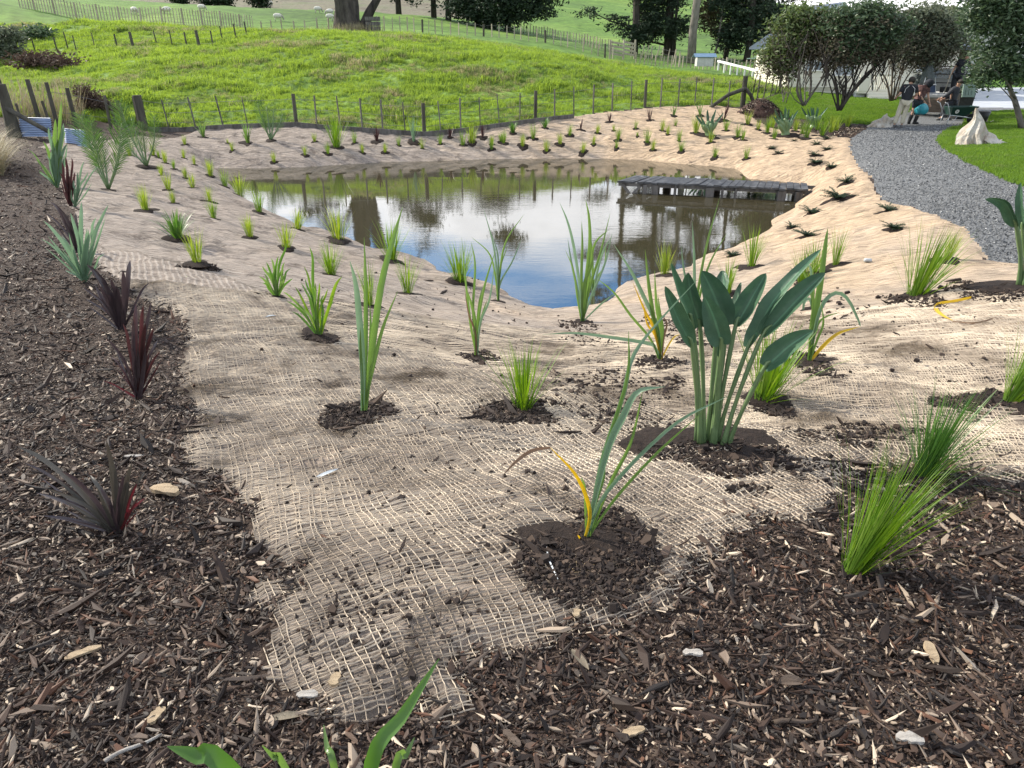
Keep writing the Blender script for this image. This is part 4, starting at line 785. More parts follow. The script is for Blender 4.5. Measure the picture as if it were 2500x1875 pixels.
# grassy broad clumps near
def fan(bx, by, tips, w, mats, label, name='rush_clump', cat='grass plant', group=None, mound=.15, bend=.0, seed=1, prof='strap'):
    r_ = random.Random(seed); lv = []
    for k, tpp in enumerate(tips):
        mx_ = bx + (tpp[0] - bx) * .42 + r_.uniform(-6, 6); my = by + (tpp[1] - by) * .55; ww = tpp[2] if len(tpp) > 2 else w
        mt_ = mats[k % len(mats)] if len(tpp) < 4 else tpp[3]; lv.append(([(mx_, my), (bx + (tpp[0] - bx) * .76 + r_.uniform(-3, 3), by + (tpp[1] - by) * .86), (tpp[0], tpp[1])], ww * .85, mt_, dict(prof=prof)))
        if mound == 0: f_ = r_.uniform(.55, .85); tx_, ty_ = bx + (tpp[0] - bx) * f_ + r_.uniform(-16, 16), by + (tpp[1] - by) * f_; lv.append(([((bx + tx_) / 2 + r_.uniform(-4, 4), (by + ty_) / 2), (tx_, ty_)], ww * .7, mt_, dict(prof=prof)))
    return leafplant(name, bx, by, lv, label, cat, group, mound)
r_ = random.Random(5)
fan(779, 821, [(756, 602, 11), (835, 675, 14), (690, 711), (700, 735), (720, 700), (735, 690), (745, 680), (742, 650), (765, 700), (790, 720), (800, 705), (725, 740), (712, 760), (770, 690), (815, 735), (752, 720), (780, 690)], 9, ['rush', 'sedge', 'strap'], 'grassy plant with one tall spike leaf on the near left bank', group='broad grassy plants', mound=.19)
fan(675, 725, [(700, 592, 10), (640, 650), (650, 640), (662, 630), (680, 625), (695, 640), (710, 655), (632, 675), (640, 690), (700, 670), (668, 650), (655, 660), (690, 655), (645, 668), (715, 680)], 9, ['rush', 'strap'], 'grassy plant with a folded tall leaf, left of the wispy sedge', group='broad grassy plants', mound=.16)
# flaxes along the left mulch border
fan(289, 1304, [(43, 1090, 24), (60, 1130, 16), (260, 1075, 20), (322, 1130, 18), (282, 1130, 15), (354, 1150, 13), (318, 1150, 16), (89, 1203, 20), (120, 1195, 18), (150, 1150, 22, 'purple'), (105, 1259, 18), (87, 1296, 12), (220, 1160, 20), (205, 1200, 22), (190, 1260, 18), (354, 1216, 12, 'redleaf'), (335, 1180, 12, 'redleaf'), (300, 1160, 15, 'purple'), (245, 1190, 18, 'purple')], 16, ['bronze', 'purple', 'bronze'],
    'low bronze flax with a red leaf in the mulch, nearest left', 'bronze_flax', 'flax', 'flaxes along the left mulch border', 0, seed=3, prof='base')
fan(338, 975, [(332, 742, 20), (368, 738, 18), (350, 745, 18), (258, 825, 13), (300, 790, 14), (385, 830, 14), (392, 860, 11), (345, 800, 22), (356, 790, 20), (318, 850, 14), (270, 870, 9), (252, 930, 7, 'redleaf'), (375, 800, 15), (325, 780, 16), (362, 850, 16)], 16, ['maroon', 'purple'],
    'upright maroon flax in left mulch above the bronze one', 'maroon_flax', 'flax', 'flaxes along the left mulch border', 0, seed=4, prof='base')
fan(298, 805, [(212, 645, 26), (225, 655, 24), (238, 670, 24), (200, 700, 12), (318, 635, 22), (300, 660, 20), (270, 680, 18), (285, 700, 20), (250, 690, 24), (262, 720, 22), (365, 690, 10), (310, 720, 18), (210, 730, 10)], 18, ['purple'],
    'blackish purple flax leaning left, between maroon and pale green flaxes', 'purple_flax', 'flax', 'flaxes along the left mulch border', 0, seed=6, prof='base')
fan(206, 688, [(106, 539, 14), (150, 575, 12), (199, 493, 16), (265, 500, 13), (235, 530, 13), (100, 583, 9), (172, 520, 14), (215, 560, 14), (190, 600, 12), (240, 560, 12), (255, 620, 7), (160, 660, 8)], 12, ['strapb'],
    'pale blue green flax with curled tips on the left border', 'green_flax', 'flax', 'flaxes along the left mulch border', 0, seed=7)
fan(196, 620, [(122, 492, 18), (132, 500, 16), (145, 510, 16), (155, 540, 14), (185, 520, 12), (170, 540, 16), (110, 520, 8)], 14, ['purple'],
    'dark purple flax leaning left behind the pale green flax', 'purple_flax', 'flax', 'flaxes along the left mulch border', 0, seed=8, prof='base')
fan(172, 503, [(160, 382, 11), (175, 385, 10), (150, 395, 11), (165, 400, 12), (182, 420, 10), (145, 420, 8), (170, 430, 12), (155, 440, 10)], 10, ['maroon'],
    'reddish maroon flax between two green flaxes on left border', 'maroon_flax', 'flax', 'flaxes along the left mulch border', 0, seed=9, prof='base')
fan(182, 505, [(206, 393, 8), (190, 420, 8), (215, 420, 7), (180, 440, 9), (240, 405, 6), (196, 430, 8)], 8, ['strapb'], 'thin pale green flax right beside the reddish maroon one', 'green_flax', 'flax', 'flaxes along the left mulch border', 0, seed=10)
fan(140, 458, [(150, 246, 12), (118, 310, 14), (135, 290, 15), (128, 330, 14), (160, 320, 13), (165, 350, 12), (105, 345, 13), (112, 380, 10), (88, 390, 10), (155, 300, 13), (142, 340, 16), (95, 420, 8), (66, 363, 5), (125, 370, 14), (150, 380, 14)], 12, ['strap', 'strapb'],
    'tall green flax at the far end of the left border by blue iron', 'green_flax', 'flax', 'flaxes along the left mulch border', 0, seed=11)
# leaves entering at the bottom of the picture
base_D = .93
p = np.array([-.30, .93, hz(-.30, .93)]); root = thing('green_flax', p, 'bright green flax cut off by the bottom edge of the picture', 'flax'); 
for pl, wpx, dz in [([(905, 1880), (985, 1745), (1072, 1608)], 36, .12), ([(560, 1880), (480, 1845), (408, 1822)], 44, .02), ([(818, 1880), (800, 1830), (790, 1770)], 16, .1), ([(965, 1880), (990, 1845), (1012, 1800)], 18, .05), ([(700, 1880), (670, 1850), (640, 1820)], 14, 0)]:
    leafobj('leaf', root, pxpts(p, pl, dz), wpx * mpp(900, 1700, 1.0) / 2, M['rush'] if wpx > 34 else M['strap'], 'strap', .5, .15)
# ---------------------------------------------------------------- crane flower plants
def bird(bx, by, K_, label, mound=.3, only=None, seed=1):
    """K_: crop scale, gives broad leaves: (joint, tip, width, ctrl, base offset, twist, dz)"""
    p = hit(bx, by); D = p[1]; root = thing('crane_flower_plant', p, label, 'crane flower plant', 'crane flower plants'); r_ = random.Random(seed)
    for (jx, jy), (tx, ty), w, (mx_, my), (ox, oy), tw, dz in K_:
        b = Vector(at(bx + ox, by + oy, D)) + Vector((0, r_.uniform(-.03, .03), -.02)); b.z = min(b.z, p[2] + .06) - .02; j = Vector(at(jx, jy, D + dz * .5)); t = Vector(at(tx, ty, D + dz)); m = Vector(at(mx_, my, D + dz * .8))
        k = mpp(bx, by, D); mb = MB(); q = spline([b, b.lerp(j, .5) + Vector(((b.x - j.x) * .12, 0, -.01)), j, j.lerp(m, .3)], 8); mb.tube(q, [k * 9.5, k * 7, k * 5.2, k * 4.8, k * 6, k * 5, k * 4.2, k * 3, k * 1.5], 7); lf = mb.build('leaf', M['birdstalk'], root, True)
        leafobj('leaf_blade', lf, [j, j.lerp(m, .5) * .9 + (j.lerp(m, .5)) * .1, m, m.lerp(t, .55) + (m - j.lerp(t, .5)) * .2, t], w * k / 2 * .98, M['bird'], 'blade', r_.uniform(.5, 1.0), tw, 20).location = (0, 0, 0)
    soilmound(root, p, mound); return root
S = 1 / 2.5528
def c2(x, y): return (1400 + x * .3917, 550 + y * .3917)
BL = []
for j, t, w, m, o_, tw, dz in [((1175, 690), (1570, 295), 52, (1390, 460), (10, 0), .5, .05), ((1085, 765), (1545, 148), 44, (1235, 480), (0, 0), .75, .1), ((1190, 885), (1495, 655), 54, (1330, 760), (22, 6), .35, -.12), ((1010, 625), (1200, 300), 50, (1110, 450), (-4, 0), .3, .15),
    ((955, 620), (1045, 355), 24, (1010, 480), (-8, 0), .9, .2), ((945, 630), (800, 283), 66, (880, 440), (-15, 0), -.2, .1), ((925, 745), (815, 440), 58, (880, 590), (-6, 3), .1, -.1), ((790, 635), (715, 295), 54, (735, 465), (-30, -5), .25, .02),
    ((738, 600), (607, 235), 26, (665, 430), (-38, -8), -.9, -.05), ((738, 745), (570, 380), 40, (650, 570), (-42, -10), -.6, -.15), ((935, 430), (925, 283), 34, (935, 350), (-12, 0), .4, .25), ((890, 700), (905, 815), 26, (900, 760), (-20, 0), .8, .05)]:
    BL.append((c2(*j), c2(*t), w, c2(*m), o_, tw, dz))
bird(1748, 1088, BL, 'large crane flower plant with paddle shaped blue green leaves, centre right', .34)
bird(2495, 700, [((2482, 552), (2405, 486), 30, (2455, 500), (0, 0), .6, -.1), ((2497, 560), (2492, 445), 22, (2490, 500), (6, 0), .7, 0), ((2560, 560), (2600, 440), 36, (2580, 500), (12, 0), .3, 0), ((2530, 570), (2540, 430), 34, (2540, 500), (12, 0), .3, .1)], 'crane flower plant at right picture edge with one drooping leaf', .45, seed=2)
def smallbird(bx, by, hgt_, label, n_, seed):
    r_ = random.Random(seed); L_ = []
    for k in range(n_):
        a = (k / (n_ - 1) - .5) * 1.15 + r_.uniform(-.1, .1); h_ = hgt_ * r_.uniform(.75, 1.0); j = (bx + math.sin(a) * h_ * .42, by - math.cos(a) * h_ * .52); t = (bx + math.sin(a) * h_ * .9, by - math.cos(a) * h_); L_.append((j, t, hgt_ * .085, ((j[0] + t[0]) / 2, (j[1] + t[1]) / 2), (r_.uniform(-4, 4), 0), r_.uniform(-.9, .9), r_.uniform(-.25, .25)))
    bird(bx, by, L_, label, .38, seed=seed)
smallbird(1731, 331, 70, 'small crane flower plant near the top of the far bank', 7, 3)
smallbird(1917, 329, 72, 'crane flower plant beside driveway bed, left of the two', 8, 4)
smallbird(1985, 312, 66, 'crane flower plant beside driveway bed, right of the two', 7, 5)
# ---------------------------------------------------------------- palms
def palm(bx, by, fr, label, seed=1):
    r_ = random.Random(seed); p = hit(bx, by); D = p[1]; k = mpp(bx, by, D); root = thing('young_palm', p, label, 'palm', 'young feather palms')
    for tip, bend, dz, lw in fr:
        mid = (bx + (tip[0] - bx) * .45 + bend, by + (tip[1] - by) * .5); C = spline([Vector(p), Vector(at(mid[0], mid[1], D + dz * .4)), Vector(at(tip[0], tip[1], D + dz))], 30)
        mb = MB(); mb.tube(C[::3], [k * 2.6 * (1 - .8 * i / 10) for i in range(len(C[::3]))], 5); fo = mb.build('frond', M['birdstalk'], root, True)
        V_ = []; F_ = []; Lf = (C[-1] - C[0]).length
        for i in range(9, 31):
            t = i / 30; tn = (C[min(i + 1, 30)] - C[i - 1]).normalized(); s_ = tn.cross(Vector((0, -1, .3))).normalized(); up = s_.cross(tn)
            for sd_ in (-1, 1):
                for e in (0,):
                    c = C[i].lerp(C[min(i + 1, 30)], e); ln = Lf * lw * .8 * (math.sin(math.pi * (t - .2) / .86) ** .6 if .2 < t < 1.05 else .2) * r_.uniform(.85, 1.1); dr = (tn * .75 + s_ * sd_ * .62 + up * .25 * r_.uniform(-.5, 1.2)).normalized(); q = len(V_); wv = tn.cross(dr).cross(dr).normalized() * Lf * .0052
                    V_ += [c - wv, c + wv, c + dr * ln * .6 + wv * 1.1, c + dr * ln * .6 - wv * 1.1, c + dr * ln + Vector((0, 0, -ln * .12))]; F_ += [(q, q + 1, q + 2, q + 3), (q + 3, q + 2, q + 4)]
        off = parent_loc(fo); me = bpy.data.meshes.new('leaflets'); me.from_pydata([v - off for v in V_], [], F_); me.materials.append(M['palm']); o = bpy.data.objects.new('leaflets', me); COL.objects.link(o); o.parent = fo
    soilmound(root, p, .22)
palm(265, 464, [((198, 285), -6, .1, .42), ((222, 300), -5, -.3, .40), ((246, 330), 0, .4, .35), ((297, 302), 8, -.1, .40), ((296, 345), 8, .2, .38), ((215, 330), -12, .5, .3)], 'feathery young palm on the left bank beside the flax border')
palm(358, 406, [((292, 252), -10, 0, .40), ((320, 290), -2, .4, .3), ((376, 285), 10, -.1, .38), ((296, 330), -8, .3, .34), ((345, 300), 0, -.3, .3)], 'second young palm right of the larger one on the left bank', 2)
palm(661, 342, [((628, 250), -5, 0, .36), ((650, 262), 0, .3, .3), ((690, 278), 6, 0, .36), ((640, 280), -4, -.3, .3), ((668, 268), 2, .2, .3)], 'small palm standing alone on the far bank below the fence', 3)
# ---------------------------------------------------------------- spilled soil and loose pieces
ex, ey = [], []
for (cx, cy, rx, ry, n_) in [(1427, 1345, 150, 95, 5200), (880, 1018, 78, 34, 1700), (1275, 1018, 100, 36, 2200), (1750, 1110, 150, 65, 3200), (1500, 940, 160, 55, 1300), (1580, 1040, 120, 60, 700), (1900, 1010, 60, 45, 1200), (1985, 890, 55, 30, 900), (2130, 1060, 190, 30, 800), (1950, 1140, 170, 35, 600),
    (2240, 735, 75, 25, 900), (2470, 712, 140, 35, 2200), (2400, 985, 130, 28, 1500), (1650, 800, 70, 30, 700), (1165, 880, 45, 16, 500), (1425, 800, 48, 16, 500), (1613, 890, 55, 20, 600), (782, 833, 60, 20, 600), (480, 655, 50, 14, 350), (1150, 1180, 350, 200, 350), (900, 1500, 250, 130, 300), (1000, 900, 500, 250, 500), (2100, 800, 350, 150, 500)]:
    c = hit(cx, cy); a_ = hit(cx + rx, cy); b_ = hit(cx, cy - ry); wx_ = abs(a_[0] - c[0]); wy_ = abs(b_[1] - c[1]); an = rng.random(n_) * 6.283; rr = np.sqrt(rng.random(n_)) * (1 + .3 * rng.random(n_)); x = c[0] + np.cos(an) * rr * wx_; y = c[1] + np.sin(an) * rr * wy_ * .9
    keep = (rr < .72) | (fbm(x * 4, y * 4, 91, 3) > .02); ex.append(x[keep]); ey.append(y[keep])
x = np.concatenate(ex); y = np.concatenate(ey); ok = hgt(x, y) > .08; x, y = x[ok], y[ok]; n_ = len(x); ln = np.exp(rng.normal(math.log(.009), .5, n_)) * (1 + .09 * y)
scatter('spilled_soil', crumbs, np.stack([x, y, hgt(x, y) + .002 + .016 * rng.random(n_) ** 1.5], 1), np.stack([rng.normal(0, .35, n_), rng.normal(0, .35, n_), rng.random(n_) * 6.28], 1), np.stack([ln, ln, ln * .8], 1), 'dark crumbled soil spilled over the matting around the plants', 'soil')
# loose pieces one can point at
M['cutwood'] = surf('fresh_cut_wood', (.22, .16, .10), (.42, .33, .22), 9, .8, .5, 60, .2, (1, 5, 1))
M['greywood'] = surf('bleached_wood', (.22, .20, .18), (.42, .40, .37), 9, .8, .5, 60, .2, (1, 5, 1))
M['bitbark'] = surf('bark_flake', (.055, .04, .03), (.13, .10, .08), 9, .85, .5, 60, .2, (1, 5, 1))
M['leafdead'] = surf('dead_leaf', (.10, .085, .06), (.17, .14, .10), 9, .6, .3, 40, .3)
M['silverleaf'] = surf('silver_dead_leaf', (.32, .35, .37), (.50, .53, .55), 9, .5, .3, 40, .4)
def piece(name, px, py, lpx, wpx, ang, mat, label, cat, kind='chip', lift=.012):
    p = hit(px, py); k = mpp(px, py, p[1]); l, w = lpx * k, wpx * k; mb = MB(); r_ = random.Random(px)
    rot = Matrix.Rotation(ang, 3, 'Z') @ Matrix.Rotation(r_.uniform(-.12, .12), 3, 'Y'); c = Vector((p[0], p[1], p[2] + lift + w * .3))
    if kind == 'log':
        mb.tube([c + rot @ Vector((l * (t - .5), .006 * math.sin(t * 5), 0)) for t in np.linspace(0, 1, 7)], [w * .5 * q for q in (.85, 1, 1.02, .97, 1.03, .95, .8)], 9, wob=.12)
    elif kind == 'stick': mb.tube([c + rot @ Vector((l * (t - .5), l * .03 * math.sin(t * 7), l * .02 * math.sin(t * 4))) for t in np.linspace(0, 1, 9)], [w * .5 * (1 - .4 * t) for t in np.linspace(0, 1, 9)], 6, wob=.1)
    elif kind == 'leaf':
        V_ = []; F_ = []
        for i in range(9):
            t = i / 8; ww = w * .5 * math.sin(math.pi * min(.99, t * .93 + .05)) ** .7
            for s_ in (-1, 0, 1): V_.append(c + rot @ Vector((l * (t - .5), ww * s_, -w * .25 + w * .22 * abs(s_) + w * .2 * math.sin(t * 3.1))))
        for i in range(8):
            for j in range(2): F_.append((i * 3 + j, i * 3 + j + 1, i * 3 + j + 4, i * 3 + j + 3))
        mb.add(V_, F_)
    else:
        n1 = 7; T = w * .3; V_ = []
        for i in range(n1):
            t = i / (n1 - 1); ww = w * .5 * (r_.uniform(.7, 1.1) if 0 < i < n1 - 1 else .35)
            for s_, z_ in ((-1, -T / 2), (1, -T / 2), (1, T / 2), (-1, T / 2)): V_.append(c + rot @ Vector((l * (t - .5), ww * s_ + w * .08 * r_.uniform(-1, 1), z_ + .15 * w * math.sin(t * 3))))
        F_ = [(i * 4 + a, i * 4 + (a + 1) % 4, i * 4 + 4 + (a + 1) % 4, i * 4 + 4 + a) for i in range(n1 - 1) for a in range(4)] + [(3, 2, 1, 0), tuple(range(n1 * 4 - 4, n1 * 4))]; mb.add(V_, F_)
    o = mb.build(name, M[mat], None, kind != 'chip', True); tag(o, label, cat); return o
for a in [('wood_offcut', 406, 1212, 78, 34, -.35, 'cutwood', 'short pale wood offcut lying in the mulch beside the matting', 'wood offcut', 'chip'), ('wood_strip', 328, 1121, 46, 9, .1, 'greywood', 'thin pale wood strip in mulch above the bronze flax', 'wood strip', 'chip'),
    ('dead_leaf', 795, 1166, 72, 13, .75, 'silverleaf', 'narrow silver dead leaf lying on the near matting', 'leaf', 'leaf'), ('wood_chip', 207, 1605, 80, 20, .55, 'cutwood', 'orange tan splinter in the lower left mulch', 'wood chip', 'chip'), ('stick', 330, 1835, 130, 12, .75, 'greywood', 'long thin stick in mulch at the bottom left', 'stick', 'stick'),
    ('dead_leaf', 700, 1762, 98, 24, .12, 'leafdead', 'long olive brown dead leaf below the matting tip', 'leaf', 'leaf'), ('bark_flake', 385, 1762, 55, 30, 1.3, 'cutwood', 'pale forked bark flake in lower left mulch', 'bark flake', 'chip'), ('wood_chip', 821, 1672, 40, 26, 1.4, 'cutwood', 'pale chip standing on the frayed matting tip', 'wood chip', 'chip'),
    ('wood_chip', 752, 1708, 52, 20, 0, 'greywood', 'grey chip lying left of the frayed matting tip', 'wood chip', 'chip'), ('wood_block', 2217, 1818, 62, 30, -.3, 'greywood', 'chunky weathered wood block in the bottom right mulch', 'wood block', 'chip'), ('wood_chip', 2270, 1605, 66, 24, 1.45, 'cutwood', 'split pale wood sliver pointing away in right mulch', 'wood chip', 'chip'),
    ('stick', 1940, 1772, 105, 14, .1, 'bitbark', 'dark curved stick in mulch near the bottom right', 'stick', 'stick'), ('bark_flake', 1250, 1815, 66, 20, -.9, 'bitbark', 'long brown bark sliver in mulch below the matting', 'bark flake', 'chip'), ('dead_leaf', 1930, 1678, 64, 34, .1, 'bitbark', 'dark broad dead leaf in the right mulch', 'leaf', 'leaf'),
    ('wood_chip', 1690, 1606, 48, 20, -.2, 'greywood', 'stubby grey wood piece left of centre right mulch', 'wood chip', 'chip'), ('dead_leaf', 1415, 1620, 70, 20, -1.0, 'leafdead', 'brown pointed dead leaf at mulch edge below soil patch', 'leaf', 'leaf'), ('wood_chip', 1408, 1508, 26, 18, 1.3, 'cutwood', 'pale chip on matting edge below the foreground reed', 'wood chip', 'chip'),
    ('stick', 1565, 1590, 90, 9, .5, 'bitbark', 'twig with pale end in mulch below the matting edge', 'stick', 'stick'), ('dead_leaf', 662, 777, 24, 9, .5, 'silverleaf', 'small grey dead leaf on matting left of grassy plant', 'leaf', 'leaf'), ('dead_leaf', 2372, 1030, 36, 12, 0, 'leafdead', 'dark dead leaf on matting near the right edge', 'leaf', 'leaf'),
    ('wood_chip', 1545, 1800, 60, 22, .3, 'cutwood', 'tan split chip at bottom centre in mulch', 'wood chip', 'chip'), ('stone', 2118, 640, 16, 9, 0, 'silverleaf', 'small white stone under the folded edge of matting', 'stone', 'log')]: piece(*a)
# yellow leaf lying on the right matting, straw tuft and pale curl in the soil patch
def groundline(pxs, w, mat, name, label, cat, lift=.02):
    P = [Vector(hit(a, b)) + Vector((0, 0, lift)) for a, b in pxs]; o = leafobj(name, None, P, w, M[mat], 'strap', .4, .2, 14); return tag(o, label, cat)
groundline([(2370, 731), (2330, 740), (2290, 748), (2284, 760), (2300, 775), (2325, 788)], .018, 'strapy', 'fallen_leaf', 'bent yellow leaf lying on the right matting', 'leaf')
groundline([(2325, 788), (2380, 792), (2420, 782), (2470, 766)], .006, 'dryleaf', 'dry_stalk', 'thin dry stalk lying beyond the bent yellow leaf', 'stalk', .012)
groundline([(1334, 1338), (1338, 1370), (1350, 1400), (1362, 1425)], .0025, 'silverleaf', 'dry_stalk', 'pale curved stalk on left rim of foreground soil patch', 'stalk', .02)
rr_ = random.Random(9); V_ = []; F_ = []; c = hit(1422, 1392)
for k in range(60):
    blade(V_, F_, (c[0] + rr_.uniform(-.03, .03), c[1] + rr_.uniform(-.015, .015), c[2] + .004), rr_.uniform(0, 6.3), 1.35 + rr_.uniform(-.25, .2), rr_.uniform(.015, .05), .0009, .2, rr_, 3)
me = bpy.data.meshes.new('straw_tuft'); me.from_pydata(V_, [], F_); me.materials.append(surf('dry_straw', (.35, .25, .13), (.5, .38, .22), 9, .8, 0)); o = bpy.data.objects.new('straw_tuft', me); COL.objects.link(o); tag(o, 'small tuft of dry straw in the foreground soil patch', 'straw')
# ---------------------------------------------------------------- jetty
jb = [at(1508, 441, 20.0), at(1975, 463, 18.66), at(1970, 448, 19.56), at(1552, 428, 20.93)]
zj = .30; NL, NR, FR, FL = [Vector((p[0], p[1], zj)) for p in jb]
jr = thing('jetty', ((NL.x + NR.x) / 2, NL.y, 0), 'low weathered plank jetty reaching out from the right bank over the pond', 'jetty')
r_ = random.Random(4); nP = 27
for k in range(nP):
    a = k / nP; b = (k + .93) / nP; mb = MB(); dz = r_.uniform(-.008, .012); sk = r_.uniform(-.02, .02)
    if k == 2: b = (k + .35) / nP
    A0, A1, B1, B0 = NL.lerp(NR, a), NL.lerp(NR, b), FL.lerp(FR, b + sk * .1), FL.lerp(FR, a + sk * .1)
    e = (B0 - A0).normalized(); A0 = A0 - e * r_.uniform(0, .05); A1 = A1 - e * r_.uniform(0, .05); B0 = B0 + e * r_.uniform(-.03, .05); B1 = B1 + e * r_.uniform(-.03, .05)
    tl = r_.uniform(-.012, .012); top = [A0 + Vector((0, 0, dz)), A1 + Vector((0, 0, dz + tl)), B1 + Vector((0, 0, dz + tl)), B0 + Vector((0, 0, dz))]
    mb.add(top + [q - Vector((0, 0, .045)) for q in top], [(0, 1, 2, 3), (7, 6, 5, 4), (0, 4, 5, 1), (1, 5, 6, 2), (2, 6, 7, 3), (3, 7, 4, 0)]); mb.build('plank', M['jettywood'], jr)
dn = Vector((0, 0, -.045 - .047))
for s_, (a, b) in (('near', (NL, NR)), ('far', (FL, FR))):
    o_ = (FL - NL).normalized() * (.06 if s_ == 'near' else -.06); mb = MB(); mb.beam(a + o_ + dn, b + o_ + dn + Vector((.25, 0, 0)), .05, .085); mb.build('beam', M['oldwood'], jr)
for px, w_ in [(1578, .10), (1604, .16), (1655, .05), (1741, .20), (1772, .04), (1804, .04), (1913, .20), (1953, .16)]:
    t = (px - 1508) / (1975 - 1508)
    for q, (a, b) in enumerate(((NL, NR), (FL, FR))):
        if q == 1 and w_ < .06: continue
        o_ = (FL - NL).normalized() * (.03 if q == 0 else -.10); c = a.lerp(b, t) + o_; mb = MB(); mb.box((c.x, c.y, -.12), (w_, .10, .70)); mb.build('post', M['oldwood'], jr)
for x0, x1 in ((.03, .075), (.13, .085)):
    mb = MB(); mb.beam(NL.lerp(NR, x0) + Vector((0, .02, -.10)), NL.lerp(NR, x1) + Vector((0, .02, -.34)), .05, .07); mb.build('brace', M['oldwood'], jr)
# ---------------------------------------------------------------- fences
def fence(name, items, label, group, mats, wires=3, wmat='wire', wr=.006, skipwire=False):
    """items: (px, py_base, D, height m, width m, type 'p' post 'b' batten, lean)"""
    P = []
    for px, py, D, h, w, ty, ln in items:
        if D is None: p = Vector(hit(px, py))
        else: q = at(px, py, D); p = Vector((q[0], q[1], hz(q[0], q[1])))
        P.append((p, h, w, ty, ln))
    root = thing(name, P[0][0], label, 'fence', group); r_ = random.Random(len(items))
    for p, h, w, ty, ln in P:
        mb = MB(); top = p + Vector((ln * h + r_.uniform(-.03, .03), r_.uniform(-.03, .03), h * r_.uniform(.96, 1.04)))
        if ty == 'p': mb.tube([p - Vector((0, 0, .3)), p, p.lerp(top, .5), top], [w * .55, w * .52, w * .5, w * .47], 9, wob=.06)
        else: mb.beam(p - Vector((0, 0, .15)), top, w, w * .7)
        mb.build('post' if ty == 'p' else 'batten', M[mats[0] if ty == 'p' else mats[1]], root)
    for k in range(wires):
        f = (k + .7) / wires * .95
        mb = MB(); pts = [p + Vector((ln * h * f, -.02, h * f)) for p, h, w, ty, ln in P]; mb.tube(pts, wr, 4); mb.build('wire', M[wmat], root)
    return root
def ipx(seq, px):
    xs = [s[0] for s in seq]; return [float(np.interp(px, xs, [s[i] for s in seq])) for i in range(1, len(seq[0]))]
pts = [(415, 319, 28.4), (480, 314, 28.4), (547, 308, 28.4), (605, 302, 28.3)] + [(724, 305, 28.3), (774, 307, 28.3), (832, 312, 28.2), (885, 315, 28.1), (935, 318, 28), (990, 321, 28), (1036, 324, 28), (1077, 319, 28.2), (1125, 313, 28.5), (1173, 307, 28.8), (1220, 304, 29), (1269, 300, 29.3), (1307, 294, 29.5),
    (1354, 290, 29.8), (1401, 284, 30), (1448, 279, 30.4), (1494, 273, 30.9), (1540, 268, 31.3), (1574, 264, 31.7), (1612, 262, 32), (1655, 260, 32.4), (1696, 258, 32.7), (1737, 257, 33), (1778, 258, 33.5), (1812, 263, 34)]
big = {724: .13, 1036: .14, 1307: .13, 1574: .12, 1812: .22, 345: .2}
lean = {415: -.10, 480: -.12, 547: -.15, 605: -.05, 1077: -.05, 1220: -.10, 1173: -.02}
it = [(x_, y_ + 2, D - .0, 1.05 if x_ not in (1812,) else 1.25, big.get(x_, .05), 'p' if x_ in big else 'b', lean.get(x_, -.02)) for x_, y_, D in [(345, 312, 28.4)] + pts]
fence('wire_fence', it, 'post and batten wire fence running behind the whole pond', None, ('postwood', 'oldwood'))
# corner strainer stays
cx = at(1812, 263, 34); c = Vector((cx[0], cx[1], hz(cx[0], cx[1])))
def stays(name, a, ends, r, label):
    o = None; mb = MB()
    for e in ends:
        e = Vector(e); m_ = a.lerp(e, .5) + Vector((0, 0, .12)); mb.tube([a, m_, e], [r, r, r * .9], 7)
    o = mb.build(name, M['postwood'], None, True, True); return tag(o, label, 'stay')
e1 = hit(1735, 262); e2 = hit(1838, 262)
stays('fence_stay', c + Vector((0, -.12, .75)), [e1, (e2[0], e2[1] - .4, e2[2])], .08, 'bent dark timber stays leaning against the corner strainer post')
# right part of the fence, climbing away
seq = [(1812, 263, 34.0), (1833, 252, 35.2), (1847, 247, 36), (1863, 242, 37), (1880, 236, 38), (1892, 230, 39), (1901, 227, 40), (1915, 226, 41), (1928, 226, 42), (1942, 226, 43), (1958, 226, 44), (1975, 226, 45), (2000, 226, 46), (2020, 224, 47), (2045, 222, 48.5), (2070, 221, 50)]
fence('wire_fence', [(x_, y_, D, 1.15, .14 if x_ in (1901, 2020) else .055, 'p' if x_ in (1901, 2020) else 'b', .05) for x_, y_, D in seq[1:]], 'dark batten fence climbing right behind the multi-stemmed trees', None, ('postwood', 'postwood'))
# timber edging at the fence foot
ed = thing('timber_edging', (0, 28, .7), 'long line of weathered boards edging matting at the pond fence foot', 'edging')
eP = [(365, 326, 27.7), (440, 322, 27.9), (550, 312, 28.0), (620, 311, 28.0), (724, 308, 28.0), (800, 313, 27.9), (885, 317, 27.7), (960, 322, 27.6), (1036, 327, 27.6), (1125, 316, 28.1), (1220, 307, 28.6), (1310, 298, 29.1), (1401, 287, 29.6)]
for a, b in zip(eP[:-1], eP[1:]):
    A = at(*a); B_ = at(*b); A = Vector((A[0], A[1], hz(A[0], A[1]) + .06)); B_ = Vector((B_[0], B_[1], hz(B_[0], B_[1]) + .06)); mb = MB(); mb.beam(A, B_, .045, .17); mb.build('board', M['palewood'] if False else M['oldwood'], ed)
